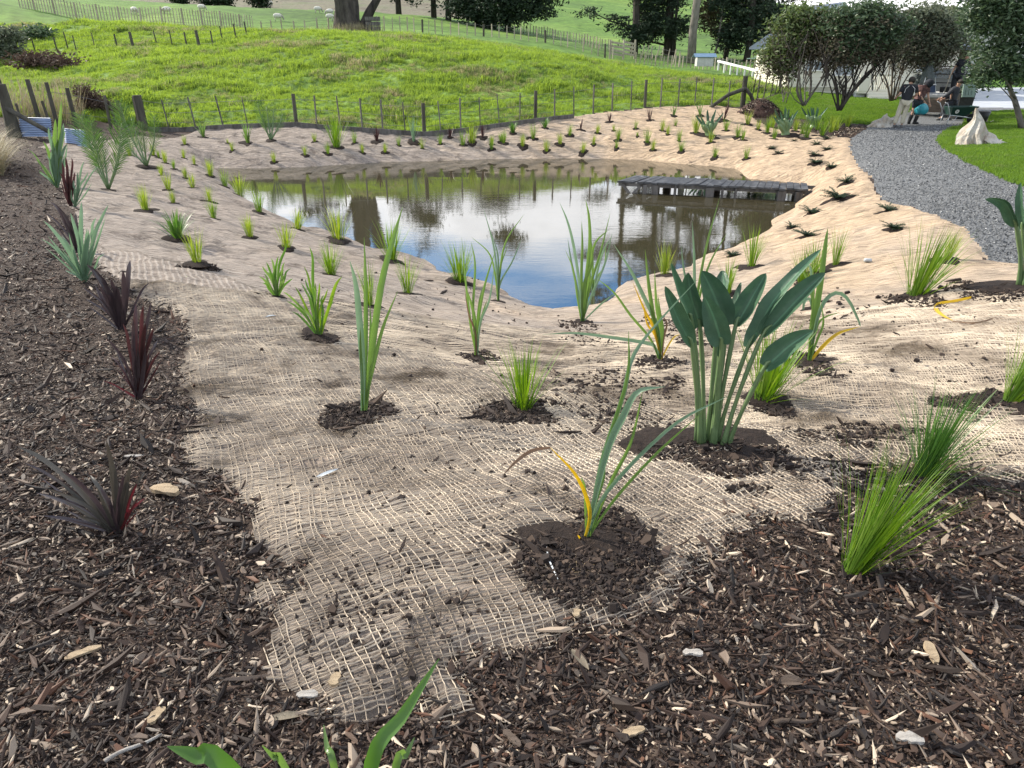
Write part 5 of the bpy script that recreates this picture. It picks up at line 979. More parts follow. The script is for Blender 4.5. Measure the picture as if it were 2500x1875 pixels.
# mid fence (dark) on the left pasture, D ~62
it = []
for x_, y_, t_, big_ in [(50, 146, 112, 1), (88, 128, 96, 0), (141, 124, 88, 0), (168, 120, 76, 0), (187, 122, 87, 0), (232, 114, 85, 0), (287, 116, 81, 0), (325, 112, 77, 1), (384, 109, 81, 0), (421, 109, 80, 0), (457, 114, 81, 0), (487, 112, 78, 1), (521, 112, 74, 0), (545, 100, 68, 0), (578, 95, 70, 0), (604, 88, 62, 0)]:
    p = hit(x_, y_ + 3); d = ray(x_, t_); h = CAMZ + d[2] * p[1] / d[1] - p[2]; it.append((x_, y_ + 3, None, min(1.9, max(.8, h)), .16 if big_ else .07, 'p' if big_ else 'b', -.06))
fence('wire_fence', it, 'old dark wire fence crossing the left pasture', None, ('postwood', 'postwood'))
# pale batten fence, upper left
seq = [(48, 20), (90, 32), (120, 48), (165, 60), (240, 58), (290, 55), (340, 57), (390, 60), (440, 61), (500, 63), (540, 68), (580, 73), (620, 82)]; it = []; x_ = 50.0; k = 0
while x_ < 622:
    y_ = np.interp(x_, [s[0] for s in seq], [s[1] for s in seq]); post = k % 7 == 5; it.append((x_, y_, float(np.interp(x_,[0,440,540,620],[86,84,82,80])), 1.55 if not post else 1.6, .20 if post else .085, 'p' if post else 'b', 0)); x_ += 7.4 if x_ < 440 else 6.6; k += 1
fence('batten_fence', it, 'pale new batten fence on the upper left hill', None, ('palewood', 'palewood'), 4)
# mid right fences
def runfence(seq, step, h, w, label, mats, jitter=0, posts=9, wires=3):
    it = []; x_ = seq[0][0]; k = 0; r_ = random.Random(int(seq[0][0]))
    while x_ <= seq[-1][0]:
        y_ = np.interp(x_, [s[0] for s in seq], [s[1] for s in seq]); D = np.interp(x_, [s[0] for s in seq], [s[2] for s in seq]); post = k % posts == posts - 1
        it.append((x_, y_, D, h * r_.uniform(.9, 1.05), w * 2.0 if post else w, 'p' if post else 'b', r_.uniform(-jitter, jitter) + jitter * .8)); x_ += step * r_.uniform(.85, 1.15); k += 1
    return fence('batten_fence', it, label, None, mats, wires, wr=.009)
runfence([(640, 78, 78), (740, 80, 78), (800, 74, 80), (815, 76, 80)], 28, 1.25, .12, 'short run of pale battens left of the big trunk', ('palewood', 'palewood'), .0, 30)
runfence([(905, 84, 80), (1000, 92, 82), (1110, 100, 84), (1200, 110, 84), (1300, 112, 84), (1400, 112, 84), (1500, 122, 84)], 18, 1.25, .10, 'thin batten fence behind the grassy rise, right of the big trunk', ('postwood', 'palewood'), .01, 8)
runfence([(1235, 72, 128), (1330, 66, 128), (1360, 68, 124), (1400, 90, 112), (1450, 108, 100), (1500, 118, 96)], 7, 1.3, .12, 'distant fence dropping down the green hill to the gate', ('palewood', 'palewood'), .03, 40)
runfence([(1540, 134, 92), (1600, 136, 92), (1650, 148, 88), (1660, 150, 88)], 13, 1.5, .13, 'leaning batten fence behind the wooden gate', ('palewood', 'palewood'), .14, 40)
runfence([(1552, 157, 86), (1620, 162, 84), (1700, 166, 80), (1760, 170, 74), (1820, 178, 66), (1880, 186, 58)], 9.5, 1.15, .10, 'batten fence between the gate and the clothes line', ('palewood', 'palewood'), .03, 12)
# gate
gx0, gy0 = at(1488, 158, 85), at(1548, 157, 85); zg = hz(gx0[0], gx0[1]); g = thing('wooden_gate', (gx0[0], gx0[1], zg), 'pale wooden rail gate in two leaves beyond the grassy rise', 'gate')
for a_, b_ in ((1488, 1521), (1521, 1548)):
    A = at(a_, 150, 85 + (a_ > 1500) * .0); B_ = at(b_, 154, 85 + (1.5 if a_ > 1500 else -.5)); zA = zg + .1
    for k in range(4):
        mb = MB(); mb.beam((A[0], A[1], zA + .32 + k * .36 + .12), (B_[0], B_[1], zA + .22 + k * .36), .06, .2); mb.build('rail', M['palewood'], g)
    for q in (A, B_): mb = MB(); mb.box((q[0], q[1], zA + .8), (.16, .16, 1.9)); mb.build('post', M['palewood'], g)
# white rail by the clothes line
M['whitepaint'] = surf('white_paint', (.68, .68, .66), (.78, .78, .76), 3, .6, .1)
wr_ = thing('white_rail', at(1753, 152, 70), 'long low white rail beside the small blue roofed hutch', 'rail')
A = at(1753, 149, 72); B_ = at(1885, 182, 55); mb = MB(); mb.beam(A, B_, .12, .16); mb.build('rail', M['whitepaint'], wr_)
for t in np.linspace(0.02, .98, 8): p = Vector(A).lerp(Vector(B_), float(t)); z0 = hz(p.x, p.y); mb = MB(); mb.box((p.x, p.y, (z0 + p.z) / 2), (.1, .1, max(.2, p.z - z0))); mb.build('post', M['whitepaint'], wr_)
# blue roofed hutch
M['blueroof'] = surf('blue_painted_iron', (.10, .17, .26), (.16, .24, .34), 3, .5, .1); M['hutch'] = surf('pale_board', (.35, .35, .33), (.5, .5, .48), 3, .7, .2)
p = Vector(at(1719, 152, 74)); p.z -= .2; hr = thing('hutch', p, 'small grey hutch with a blue roof by the far batten fence', 'hutch'); mb = MB(); mb.box(p + Vector((0, 0, .25)), (1.5, .9, .75)); mb.build('wall', M['hutch'], hr)
for s_ in (-1, 1):
    mb = MB(); mb.beam(p + Vector((0, s_ * .28, .78)) + Vector((-1.0, 0, 0)), p + Vector((0, s_ * .28, .78)) + Vector((1.0, 0, 0)), .66, .05, (0, s_ * .5, 1)); mb.build('roof', M['blueroof'], hr)
# rotary clothes line
p = Vector(at(1855, 178, 60)); p.z = hz(p.x, p.y); cl = thing('clothes_line', p, 'rotary clothes line with pale green arms behind the fence', 'clothes line'); M['greensteel'] = surf('pale_green_steel', (.30, .42, .38), (.38, .5, .45), 3, .4, 0)
zt = float(at(1855, 142, p.y)[2]); mb = MB(); mb.tube([p, (p.x, p.y, zt + .3)], .045, 7); mb.build('pole', M['greensteel'], cl)
for k in range(4):
    a = k * math.pi / 2 + .3; mb = MB(); mb.tube([(p.x, p.y, zt), (p.x + math.cos(a) * 1.25, p.y + math.sin(a) * 1.25, zt - .03)], .03, 5); mb.tube([(p.x, p.y, zt + .3), (p.x + math.cos(a) * .8, p.y + math.sin(a) * .8, zt)], .015, 4); mb.build('arm', M['greensteel'], cl)
# ---------------------------------------------------------------- left corner: strainer, brace, iron sheets
p = Vector(hit(38, 335)); sp_ = thing('strainer_post', p, 'massive leaning strainer post at the left picture edge', 'post'); tpx = Vector(at(2, 205, p.y)); mb = MB(); mb.tube([p - Vector((0, 0, .2)), p, p.lerp(tpx, .5), tpx], [.25, .23, .17, .13], 11, wob=.08); mb.build('post', M['postwood'], sp_)
a_ = Vector(at(15, 264, p.y - .1)); b_ = Vector(hit(122, 345)); b_ = Vector(at(120, 322, a_.y - .5)); mb = MB(); mb.tube([a_, a_.lerp(b_, .5), b_], [.07, .07, .065], 8); o = mb.build('brace_pole', M['postwood'], None, True, True); tag(o, 'slanting round brace pole in front of blue iron sheets', 'pole')
def ironsheet(pl, label):
    bl, br, tr_, tl = [Vector(q) for q in pl]; mb = MB(); nW = 26; nr_ = (br - bl).cross(tl - bl).normalized(); V_ = []
    for j in range(nW * 4 + 1):
        t = j / (nW * 4); w_ = .022 * math.cos(t * 2 * math.pi * nW / 3.2); V_ += [bl.lerp(tl, t) + nr_ * w_, br.lerp(tr_, t) + nr_ * w_]
    F_ = [(2 * j, 2 * j + 1, 2 * j + 3, 2 * j + 2) for j in range(nW * 4)]; mb.add(V_, F_); mb.add([v + nr_ * .004 for v in V_], [q[::-1] for q in F_]); o = mb.build('iron_sheet', M['iron'], None, False, True); return tag(o, label, 'iron sheet')
M['iron'] = surf('blue_corrugated_iron', (.22, .30, .46), (.34, .42, .58), 2.5, .38, .15, 12, .6, metal=.1, c3=(.45, .50, .60))
p0 = hit(60, 332)[1] - .3
ironsheet([at(52, 333, p0), at(128, 333, p0 - .3), at(124, 288, p0 - .3), at(46, 286, p0)], 'blue corrugated iron sheet behind the slanting brace pole, larger of two')
ironsheet([at(160, 352, p0 - 1.4), at(214, 358, p0 - 1.6), at(206, 318, p0 - 1.6), at(157, 313, p0 - 1.4)], 'lower blue corrugated iron sheet left of the big palm')
fence('wire_fence', [(x_, y_, D, h, w, 'p', ln) for x_, y_, D, h, w, ln in [(38, 318, 26.5, 1.6, .13, -.08), (60, 325, 26.4, .75, .08, -.05), (103, 318, 26.6, 1.5, .15, -.06), (128, 322, 26.4, .9, .09, -.1), (143, 318, 26.8, 1.4, .13, -.03), (190, 322, 27, 1.3, .14, 0), (272, 318, 27.2, 1.1, .10, 0), (288, 318, 27.2, .9, .07, -.12), (310, 322, 27.4, .95, .12, -.1)]],
    'crooked old fence posts standing behind the blue iron sheets', None, ('postwood', 'postwood'), 2)
p = Vector(hit(352, 316)); sp_ = thing('strainer_post', p, 'thick dark post where the pond fence starts, behind the palms', 'post'); mb = MB(); mb.tube([p - Vector((0, 0, .2)), p, p + Vector((-.03, 0, 1.15))], [.17, .16, .15], 10, wob=.06); mb.build('post', M['postwood'], sp_)
# ---------------------------------------------------------------- house
M['board'] = surf('cream_weatherboard', (.62, .59, .49), (.70, .67, .57), 2, .6, .1); M['navyroof'] = surf('blue_grey_roof_iron', (.045, .065, .10), (.07, .09, .13), 2, .45, .2); M['glass'] = surf('window_glass', (.10, .13, .16), (.25, .3, .35), .8, .08, 0, spec=1.0); M['trim'] = surf('pale_green_trim', (.30, .40, .38), (.36, .46, .43), 2, .5, 0)
HY = 44.0
def hp(px, py, D=HY): return Vector(at(px, py, D))
z0 = hz(hp(2100, 240).x, HY) ; xl, xr = hp(1925, 180).x, hp(2330, 180).x; zf = z0 + .45; zt = float(hp(1925, 118).z)
house = thing('cream_house', ((xl + xr) / 2, HY, z0), 'cream weatherboard house with slatted deck behind the multi-stemmed trees', 'house')
nb = int((zt - zf) / .17)
for k in range(nb + 1):      # boards: each a slanting lap
    mb = MB(); za = zf + k * .17; c = Vector(((xl + xr) / 2, HY, za + .085)); mb.box(c, (xr - xl, .03, .18), Matrix.Rotation(-.10, 3, 'X')); mb.build('board', M['board'], house)
mb = MB(); mb.box(((xl + xr) / 2, HY + 3.1, (zf + zt) / 2), (xr - xl, 6.1, zt - zf + .25)); mb.box(((xl + xr) / 2, HY + 3.0, z0 + .1), (xr - xl - .3, 5.8, .7)); mb.build('wall', M['board'], house)
for a_, b_, c_, d_ in [(1966, 2006, 150, 172), (2040, 2086, 150, 184), (2240, 2275, 150, 175)]:
    x0, x1 = hp(a_, 160).x, hp(b_, 160).x; zb, ztp = hp(2000, d_).z, hp(2000, c_).z; mb = MB()
    for cx_, cz_, sx, sz in (((x0 + x1) / 2, ztp, x1 - x0 + .1, .07), ((x0 + x1) / 2, zb, x1 - x0 + .1, .07), (x0, (zb + ztp) / 2, .07, ztp - zb), (x1, (zb + ztp) / 2, .07, ztp - zb), ((x0 + x1) / 2, (zb + ztp) / 2, .05, ztp - zb)): mb.box((cx_, HY - .07, cz_), (sx, .06, sz))
    w = mb.build('window', M['whitepaint'], house); mb = MB(); mb.box(((x0 + x1) / 2, HY - .05, (zb + ztp) / 2), (x1 - x0, .02, ztp - zb)); mb.build('pane', M['glass'], w)
mb = MB(); mb.add([(xl - .4, HY - .5, zt + .05), (xr + .4, HY - .5, zt + .05), (xr + .4, HY + 3.1, zt + .75), (xl - .4, HY + 3.1, zt + .75), (xl - .4, HY + 6.6, zt + .05), (xr + .4, HY + 6.6, zt + .05), (xl - .4, HY - .5, zt - .06), (xr + .4, HY - .5, zt - .06), (xr + .4, HY + 6.6, zt - .06), (xl - .4, HY + 6.6, zt - .06)],
    [(0, 1, 2, 3), (3, 2, 5, 4), (0, 6, 7, 1), (4, 5, 8, 9), (1, 7, 8, 5, 2), (0, 3, 4, 9, 6), (6, 9, 8, 7)]); mb.build('roof', M['navyroof'], house)
# upper gable
ap = hp(2054, 5, 47); gl = hp(2030, 27, 47); w_ = ap.x - gl.x; up = MB(); zb = zt + .2
up.add([(ap.x - w_, 47, gl.z), (ap.x + w_, 47, gl.z), (ap.x, 47, ap.z - .05), (ap.x - w_, 47, zb), (ap.x + w_, 47, zb), (ap.x - w_, 51, zb), (ap.x + w_, 51, zb), (ap.x - w_, 51, gl.z), (ap.x + w_, 51, gl.z), (ap.x, 51, ap.z - .05)], [(3, 4, 1, 2, 0), (5, 3, 0, 7), (4, 6, 8, 1), (6, 5, 7, 9, 8)])
up.build('gable_wall', M['board'], house)
r2x = hp(2101, 18, 47).x; rf = MB()
rf.add([(ap.x, 46.7, ap.z), (ap.x - w_ * 1.35, 46.7, gl.z - .25), (ap.x - w_ * 1.35, 51.4, gl.z - .25), (ap.x, 51.4, ap.z), (ap.x, 46.7, ap.z - .09), (ap.x - w_ * 1.35, 46.7, gl.z - .34), (ap.x - w_ * 1.35, 51.4, gl.z - .34), (ap.x, 51.4, ap.z - .09)], [(0, 1, 2, 3), (4, 7, 6, 5), (0, 4, 5, 1), (1, 5, 6, 2)])
rf.add([(ap.x, 46.7, ap.z), (ap.x + w_ * 1.35, 46.7, gl.z - .25), (r2x + .6, 50, gl.z - .1), (r2x + .1, 51.4, ap.z - .15), (ap.x, 46.7, ap.z - .09), (ap.x + w_ * 1.35, 46.7, gl.z - .34)], [(0, 3, 2, 1), (0, 1, 5, 4)])
rf.build('roof', M['navyroof'], house)
mb = MB(); mb.beam((ap.x, 46.66, ap.z - .04), (ap.x - w_ * 1.35, 46.66, gl.z - .29), .05, .14); mb.build('barge_board', M['trim'], house); mb = MB(); mb.beam((ap.x, 46.66, ap.z - .04), (ap.x + w_ * 1.35, 46.66, gl.z - .29), .05, .14); mb.build('barge_board', M['trim'], house)
q = hp(2050, 3, 47.5); mb = MB(); mb.tube([(q.x, 47.5, ap.z - .1), (q.x, 47.5, ap.z + 1.2)], .012, 4); mb.beam((q.x - .3, 47.5, ap.z + 1.0), (q.x + .3, 47.5, ap.z + 1.0), .015, .015); mb.build('aerial', M['wire'], house)
# deck: solid cream panel, slatted balustrade, steps
DY = 42.0
dz0, dz1 = hp(2110, 222, DY).z, hp(2110, 182, DY).z; x0, x1, x2 = hp(2098, 200, DY).x, hp(2122, 200, DY).x, hp(2185, 200, DY).x; dk = thing('deck', (x1, DY, hz(x1, DY)), 'cream deck with vertical balusters and steps beside the house', 'deck')
mb = MB(); mb.box(((x0 + x2) / 2, DY + .95, dz0 - .06), (x2 - x0, 1.9, .12)); mb.build('floor', M['board'], dk)
mb = MB(); mb.box(((x0 + x1) / 2, DY, (dz0 + dz1) / 2), (x1 - x0, .06, dz1 - dz0)); mb.build('panel', M['board'], dk)
for zz in (dz0 + .05, dz1): mb = MB(); mb.box(((x1 + x2) / 2, DY, zz), (x2 - x1, .07, .07)); mb.build('rail', M['board'], dk)
for k in range(13): x_ = x1 + .04 + (x2 - x1 - .08) * k / 12; mb = MB(); mb.box((x_, DY, (dz0 + dz1) / 2 + .02), (.045, .035, dz1 - dz0 - .1)); mb.build('baluster', M['board'], dk)
for k in range(4):
    zz = dz0 - .12 - k * .165; mb = MB(); mb.box(((x1 + x2) / 2, DY - .1 - k * .16, zz - .08), (x2 - x1 + .1 * k, .22, .155)); mb.build('step', M['board'], dk)
mb = MB(); mb.box(((x0 + x1) / 2, DY + .3, (dz0 + hz(x0, DY)) / 2 - .1), (x1 - x0, .3, dz0 - hz(x0, DY))); mb.build('foundation', M['hutch'], dk)
# second building further right
mb = MB(); q = hp(2352, 63, 60); mb.box((q.x + 3, 62, (q.z + 1.5) / 2 + .5), (9, 5, q.z - 1.0)); wl = thing('far_shed', (q.x + 3, 62, 1.2), 'pale shed with white roof edge glimpsed through trees at right', 'shed'); mb.build('wall', M['hutch'], wl)
mb = MB(); mb.box((q.x + 3, 61.8, q.z + .12), (9.8, 5.9, .22)); mb.build('roof', M['whitepaint'], wl)
# ---------------------------------------------------------------- sheep
def sheepmesh():
    V_ = []; F_ = []; r_ = random.Random(1); n_, m_ = 14, 12
    for i in range(m_ + 1):
        a = math.pi * i / m_; x = -math.cos(a) * .52
        for j in range(n_):
            b = 2 * math.pi * j / n_; rr = math.sin(a) ** .7 * (1 + .07 * r_.uniform(-1, 1)); V_.append((x, math.cos(b) * .27 * rr, .62 + math.sin(b) * .29 * rr))
    for i in range(m_):
        for j in range(n_): F_.append((i * n_ + j, i * n_ + (j + 1) % n_, (i + 1) * n_ + (j + 1) % n_, (i + 1) * n_ + j))
    return V_, F_
M['wool'] = surf('sheep_wool', (.50, .48, .42), (.66, .64, .58), 9, .95, .8, 30, .1); M['sheepface'] = surf('sheep_face', (.25, .23, .20), (.4, .38, .34), 6, .8, 0)
SV, SF = sheepmesh(); mb = MB(); mb.add(SV, SF); me_f = None
def mkmesh(name, mb, mat, smooth=True):
    me = bpy.data.meshes.new(name); me.from_pydata(mb.v, [], mb.f); me.materials.append(mat); me.polygons.foreach_set('use_smooth', [smooth] * len(mb.f)); return me
fleece = mkmesh('fleece', mb, M['wool'])
mb = MB(); mb.tube([(.44, 0, .66), (.60, 0, .52), (.68, 0, .32), (.72, 0, .18)], [.13, .11, .085, .05], 8); mb.box((.60, .11, .50), (.05, .12, .04)); mb.box((.60, -.11, .50), (.05, .12, .04)); head = mkmesh('head', mb, M['sheepface'])
mb = MB(); mb.tube([(0, 0, 0), (0, 0, .2), (.02, 0, .42)], [.035, .03, .06], 6); leg = mkmesh('leg', mb, M['sheepface'])
SL = [('standing behind pale fence, third from the left of the fence', 329, 37, 0), ('half hidden behind the crest of the left hill', 409, 36, 1), ('lying low behind fence end, near where pale fence stops', 679, 52, 0), ('grazing alone on the upper left of the mown paddock', 659, 18, 1), ('under hanging branches left of big trunk', 776, 32, 0),
    ('upper one of the pair beside the big trunk', 806, 38, 1), ('lower one of the pair beside the big trunk', 806, 52, 0), ('partly hidden by the left side of the big trunk', 826, 38, 0), ('far off on the brown rough hillside edge', 493, 28, 0)]
for k, (lb, px, py, fl) in enumerate(SL):
    p = hit(px, py) if k not in (0, 1) else hit(px, py - 1); D = p[1]; root = thing('sheep', p, 'woolly pale sheep ' + lb, 'sheep', 'sheep grazing the far paddock'); s_ = 20 * mpp(px, py, D) / 1.2; s_ = min(max(s_, .9), 1.8)
    root.rotation_euler = (0, 0, math.pi * fl + random.uniform(-.5, .5)); root.scale = (s_, s_, s_); link('fleece', fleece, root); link('head', head, root)
    for a_, b_ in ((.3, .13), (.3, -.13), (-.32, .13), (-.32, -.13)): link('leg', leg, root, (a_, b_, 0))
# log pile box by the trunk
p = Vector(at(903, 62, 79)); p.z = hz(p.x, p.y); mb = MB()
for k in range(3): mb.box(p + Vector((.3, 0, .25 + k * .42)), (1.4, .9, .34), Matrix.Rotation(.1, 3, 'Z'))
o = mb.build('wooden_crate', M['oldwood'], None, False, True); tag(o, 'weathered wooden crate stack right behind the big trunk', 'crate')
# mulch heap near corner post
p = Vector(hit(1862, 285)); p_heap = (p.x, p.y, hz(p.x, p.y)); rr_ = random.Random(3); mb = MB(); n_, m_ = 22, 8
for j in range(m_ + 1):
    q = j / m_
    for i in range(n_): a = 6.283 * i / n_; mb.v.append((p.x + math.cos(a) * q * .95 * (1 + .1 * math.sin(3 * a)), p.y + .4 + math.sin(a) * q * .8, hz(p.x, p.y) + .62 * (1 - q ** 1.8) + rr_.uniform(-.03, .03) - (.15 if j == m_ else 0)))
for j in range(m_):
    for i in range(n_): mb.f.append((j * n_ + i, j * n_ + (i + 1) % n_, (j + 1) * n_ + (i + 1) % n_, (j + 1) * n_ + i))
mb.mi = [0] * len(mb.f); M['redmulch'] = surf('reddish_mulch', (.03, .016, .012), (.09, .05, .04), 30, .9, 1, 60); o = mb.build('mulch_heap', M['redmulch'], None, True, True); tag(o, 'heap of dark reddish mulch beside the corner post', 'mulch heap')
p = hit(2085, 322); x = p[0] + rng.normal(0, 1.0, 2200); y = p[1] + rng.normal(0, .8, 2200); ok = (sdist(x, y, JUTE) > 0) & (sdist(x, y, GRAVEL) > 0); x, y = x[ok], y[ok]; n_ = len(x); ln = .03 + .03 * rng.random(n_)
scatter('bed_mulch', chips, np.stack([x, y, hgt(x, y) + .01], 1), np.stack([rng.normal(0, .3, n_), rng.normal(0, .3, n_), rng.random(n_) * 6], 1), np.stack([ln] * 3, 1), 'dark mulch strip between matting and driveway under the white bag', 'bark mulch')

a_ = rng.random(1500) * 6.283; q_ = np.sqrt(rng.random(1500)); hx = p_heap[0] + np.cos(a_) * q_ * .9; hy = p_heap[1] + .4 + np.sin(a_) * q_ * .75; hz_ = p_heap[2] + .62 * (1 - q_ ** 1.8) + .01; ln = .03 + .03 * rng.random(1500)
scatter('heap_chips', chips, np.stack([hx, hy, hz_], 1), np.stack([rng.normal(0, .6, 1500), rng.normal(0, .6, 1500), rng.random(1500) * 6], 1), np.stack([ln] * 3, 1), 'loose chips covering the mulch heap by the corner post', 'bark mulch')
# ---------------------------------------------------------------- trees
M['lf_dark'] = leafmat('dark_evergreen_leaves', [(.020, .042, .022), (.042, .078, .036), (.08, .12, .06), (.15, .19, .12)], .25, .5, .45, .5)
M['lf_mid'] = leafmat('olive_green_leaves', [(.030, .055, .018), (.06, .095, .03), (.10, .14, .05), (.15, .18, .09)], .3, .5, .4, .5)
M['lf_grey'] = leafmat('grey_green_leaves', [(.06, .075, .05), (.11, .13, .085), (.18, .20, .14)], .25, .55, .3, .5)
M['lf_con'] = leafmat('dark_conifer_foliage', [(.010, .022, .013), (.022, .040, .022), (.045, .065, .035)], .1, .65, .25, .15)
M['lf_brown'] = leafmat('brownish_drooping_foliage', [(.045, .045, .025), (.08, .075, .04), (.12, .10, .06)], .15, .65, .2, .15)
M['greytwig'] = leafmat('grey_twig_haze', [(.05, .045, .03), (.10, .09, .065), (.13, .125, .08)], .2, .7, .2, .8)
M['twig'] = leafmat('dead_brown_twigs', [(.05, .032, .024), (.09, .06, .045), (.13, .10, .08)], .1, .7, .2, .8)
M['dryreed'] = leafmat('dry_reed_stalks', [(.20, .17, .10), (.32, .28, .18), (.14, .15, .06)], .2, .6, .2, .8)
def crownmesh(blobs, n, size, seed, clump=.22, flat=.6, per=26, droop=0.0):
    """blobs (centre, rx, ry, rz); leaves gathered into clumps through the outer part of each blob"""
    g = np.random.default_rng(seed); vol = np.array([b[1] * b[2] * b[3] for b in blobs]) ** .72; cnt = (n / per * vol / vol.sum()).astype(int) + 1; P = []
    for (c, rx, ry, rz), k in zip(blobs, cnt):
        d = g.normal(size=(k, 3)); d /= np.linalg.norm(d, axis=1)[:, None]; rr = g.random(k)[:, None] ** .45; cc = np.array(c) + d * rr * np.array([rx, ry, rz]) * (1 + .18 * g.normal(size=(k, 1)))
        o_ = g.normal(size=(k, per, 3)) * np.array([1, 1, flat]) * clump * (.6 + .8 * g.random((k, 1, 1))); o_[:, :, 2] -= droop * np.abs(o_[:, :, 2]); P.append((cc[:, None, :] + o_).reshape(-1, 3))
    P = np.concatenate(P); m = len(P); a = g.normal(size=(m, 3)); a[:, 2] *= .6; a /= np.linalg.norm(a, axis=1)[:, None]; b = np.cross(a, g.normal(size=(m, 3))); b /= np.linalg.norm(b, axis=1)[:, None] + 1e-9
    s = size * (.6 + .8 * g.random((m, 1))); w = s * .42; nrm = np.cross(a, b) * s * .18
    V_ = np.stack([P - a * s, P - b * w + nrm, P + a * s, P + b * w + nrm], 1).reshape(-1, 3); q = np.arange(m)[:, None] * 4 + np.array([[0, 1, 2, 3]]); return V_, q
def tree(name, base, D, stems, blobs, n, size, mat, label, cat='tree', group=None, bark='bark', k=None, clump=.22, seed=1, zdepth=.8, **kw):
    """stems: [(pixel polyline, start width px, end width px)]; blobs: [(px,py,rx,ry)] in photo pixels at distance D"""
    b = at(base[0], base[1], D); b = Vector((b[0], b[1], hz(b[0], b[1]))); root = thing(name, b, label, cat, group); r_ = random.Random(seed)
    for pl, w0_, w1_, *rest in stems:
        P = [Vector(at(a_, c_, D)) for a_, c_ in pl]; kk = mpp(base[0], base[1], D); q = spline(P, max(6, 3 * len(P)))
        for i, p in enumerate(q): t = i / (len(q) - 1); p.y += (r_.random() - .5) * .0 + (rest[0] if rest else r_.uniform(-.4, .4) * 0) * t
        if w0_ * kk > .3: q[0].z = min(q[0].z, hz(q[0].x, q[0].y) - .1)
        mb = MB(); mb.tube(q, [kk * .5 * (w0_ + (w1_ - w0_) * i / (len(q) - 1)) * (1.18 if i == 0 else 1) for i in range(len(q))], 12 if w0_ * kk > .3 else 6, wob=.09 if w0_ * kk > .3 else 0); mb.build('trunk', M[bark], root, True)
    kk = mpp(base[0], base[1], D)
    if name == 'multi_stemmed_tree':
        for pl, w0_, w1_, *rest in stems[:]:
            for j in range(9):
                a_, c_ = pl[-1] if j < 6 else pl[-2]; q_ = Vector(at(a_, c_, D)); q_.y += (rest[0] if rest else 0); e_ = q_ + Vector((r_.uniform(-.9, .9), r_.uniform(-.5, .5), r_.uniform(.4, 1.3))); s0 = q_ + Vector((r_.uniform(-.15, .15), 0, -r_.uniform(.1, .9)))
                mb = MB(); mb.tube([s0, s0.lerp(e_, .5) + Vector((r_.uniform(-.1, .1), 0, 0)), e_], [.022, .014, .006], 4); mb.build('branch', M[bark], root)
    bl = []
    for bx_, by_, rx, ry, *dd in blobs:
        kk = mpp(bx_, max(by_, 0), D); c = at(bx_, by_, D + (dd[0] if dd else 0)); bl.append((c, rx * kk, max(rx * kk * zdepth, .4), ry * kk))
    if name == 'multi_stemmed_tree':
        tb_ = [(c_ - np.array([0, 0, rz_ * 1.15]), rx_ * 1.05, ry_, rz_ * .8) for c_, rx_, ry_, rz_ in bl]; V_, q = crownmesh(tb_, int(n * .75), size * .62, seed + 50, clump * 1.3); me = fastmesh('twigs', V_ - np.array(root.location), q, False); me.materials.append(M['greytwig']); o = bpy.data.objects.new('twigs', me); COL.objects.link(o); o.parent = root
    V_, q = crownmesh(bl, n, size, seed, clump, **kw); off = np.array(root.location); me = fastmesh('crown', V_ - off, q, False); me.materials.append(M[mat]); o = bpy.data.objects.new('crown', me); COL.objects.link(o); o.parent = root
    return root
def q2(*a): return [(1850 + x_ * .1808, y_ * .1808) for x_, y_ in a]
def b2(*a): return [(1850 + x_ * .1808, (y_ + 45) * .1808, rx * .1808, ry * .1808, *dd) for x_, y_, rx, ry, *dd in a]
G3 = 'multi-stemmed trees in front of the cream house'
tree('multi_stemmed_tree', (1962, 256), 31, [(q2((620, 1420), (520, 1250), (510, 1050), (530, 850), (470, 680)), 7, 2, -.6), (q2((610, 1420), (590, 1280), (580, 1000), (570, 750), (620, 480)), 5, 2, .3), (q2((630, 1420), (700, 1300), (850, 1050), (900, 850), (1000, 600)), 7, 2, -.3), (q2((700, 1290), (740, 1100), (740, 750), (700, 450)), 6, 2, .5),
    (q2((640, 1400), (660, 1250), (700, 1050), (650, 800), (560, 600)), 4, 1.5, .8), (q2((515, 1050), (450, 900), (380, 800), (330, 700)), 4, 1.5, -.3), (q2((850, 1050), (960, 1000), (900, 800), (820, 650)), 4, 1.5, 0), (q2((600, 1420), (500, 1330), (450, 1200), (430, 1050)), 3, 1, .3), (q2((580, 1000), (680, 850), (780, 700)), 3, 1, .3)],
    b2((400, 560, 230, 150), (300, 620, 170, 150), (430, 300, 170, 170), (620, 220, 190, 150), (600, 100, 90, 60), (850, 220, 190, 130), (880, 110, 80, 50), (620, 430, 260, 150), (880, 430, 220, 150), (200, 720, 100, 120), (290, 860, 90, 90), (750, 560, 200, 90)), 9500, .085, 'lf_mid', 'multi-stemmed green tree nearest the corner post, leftmost of three', 'tree', G3, 'barkpale', seed=11)
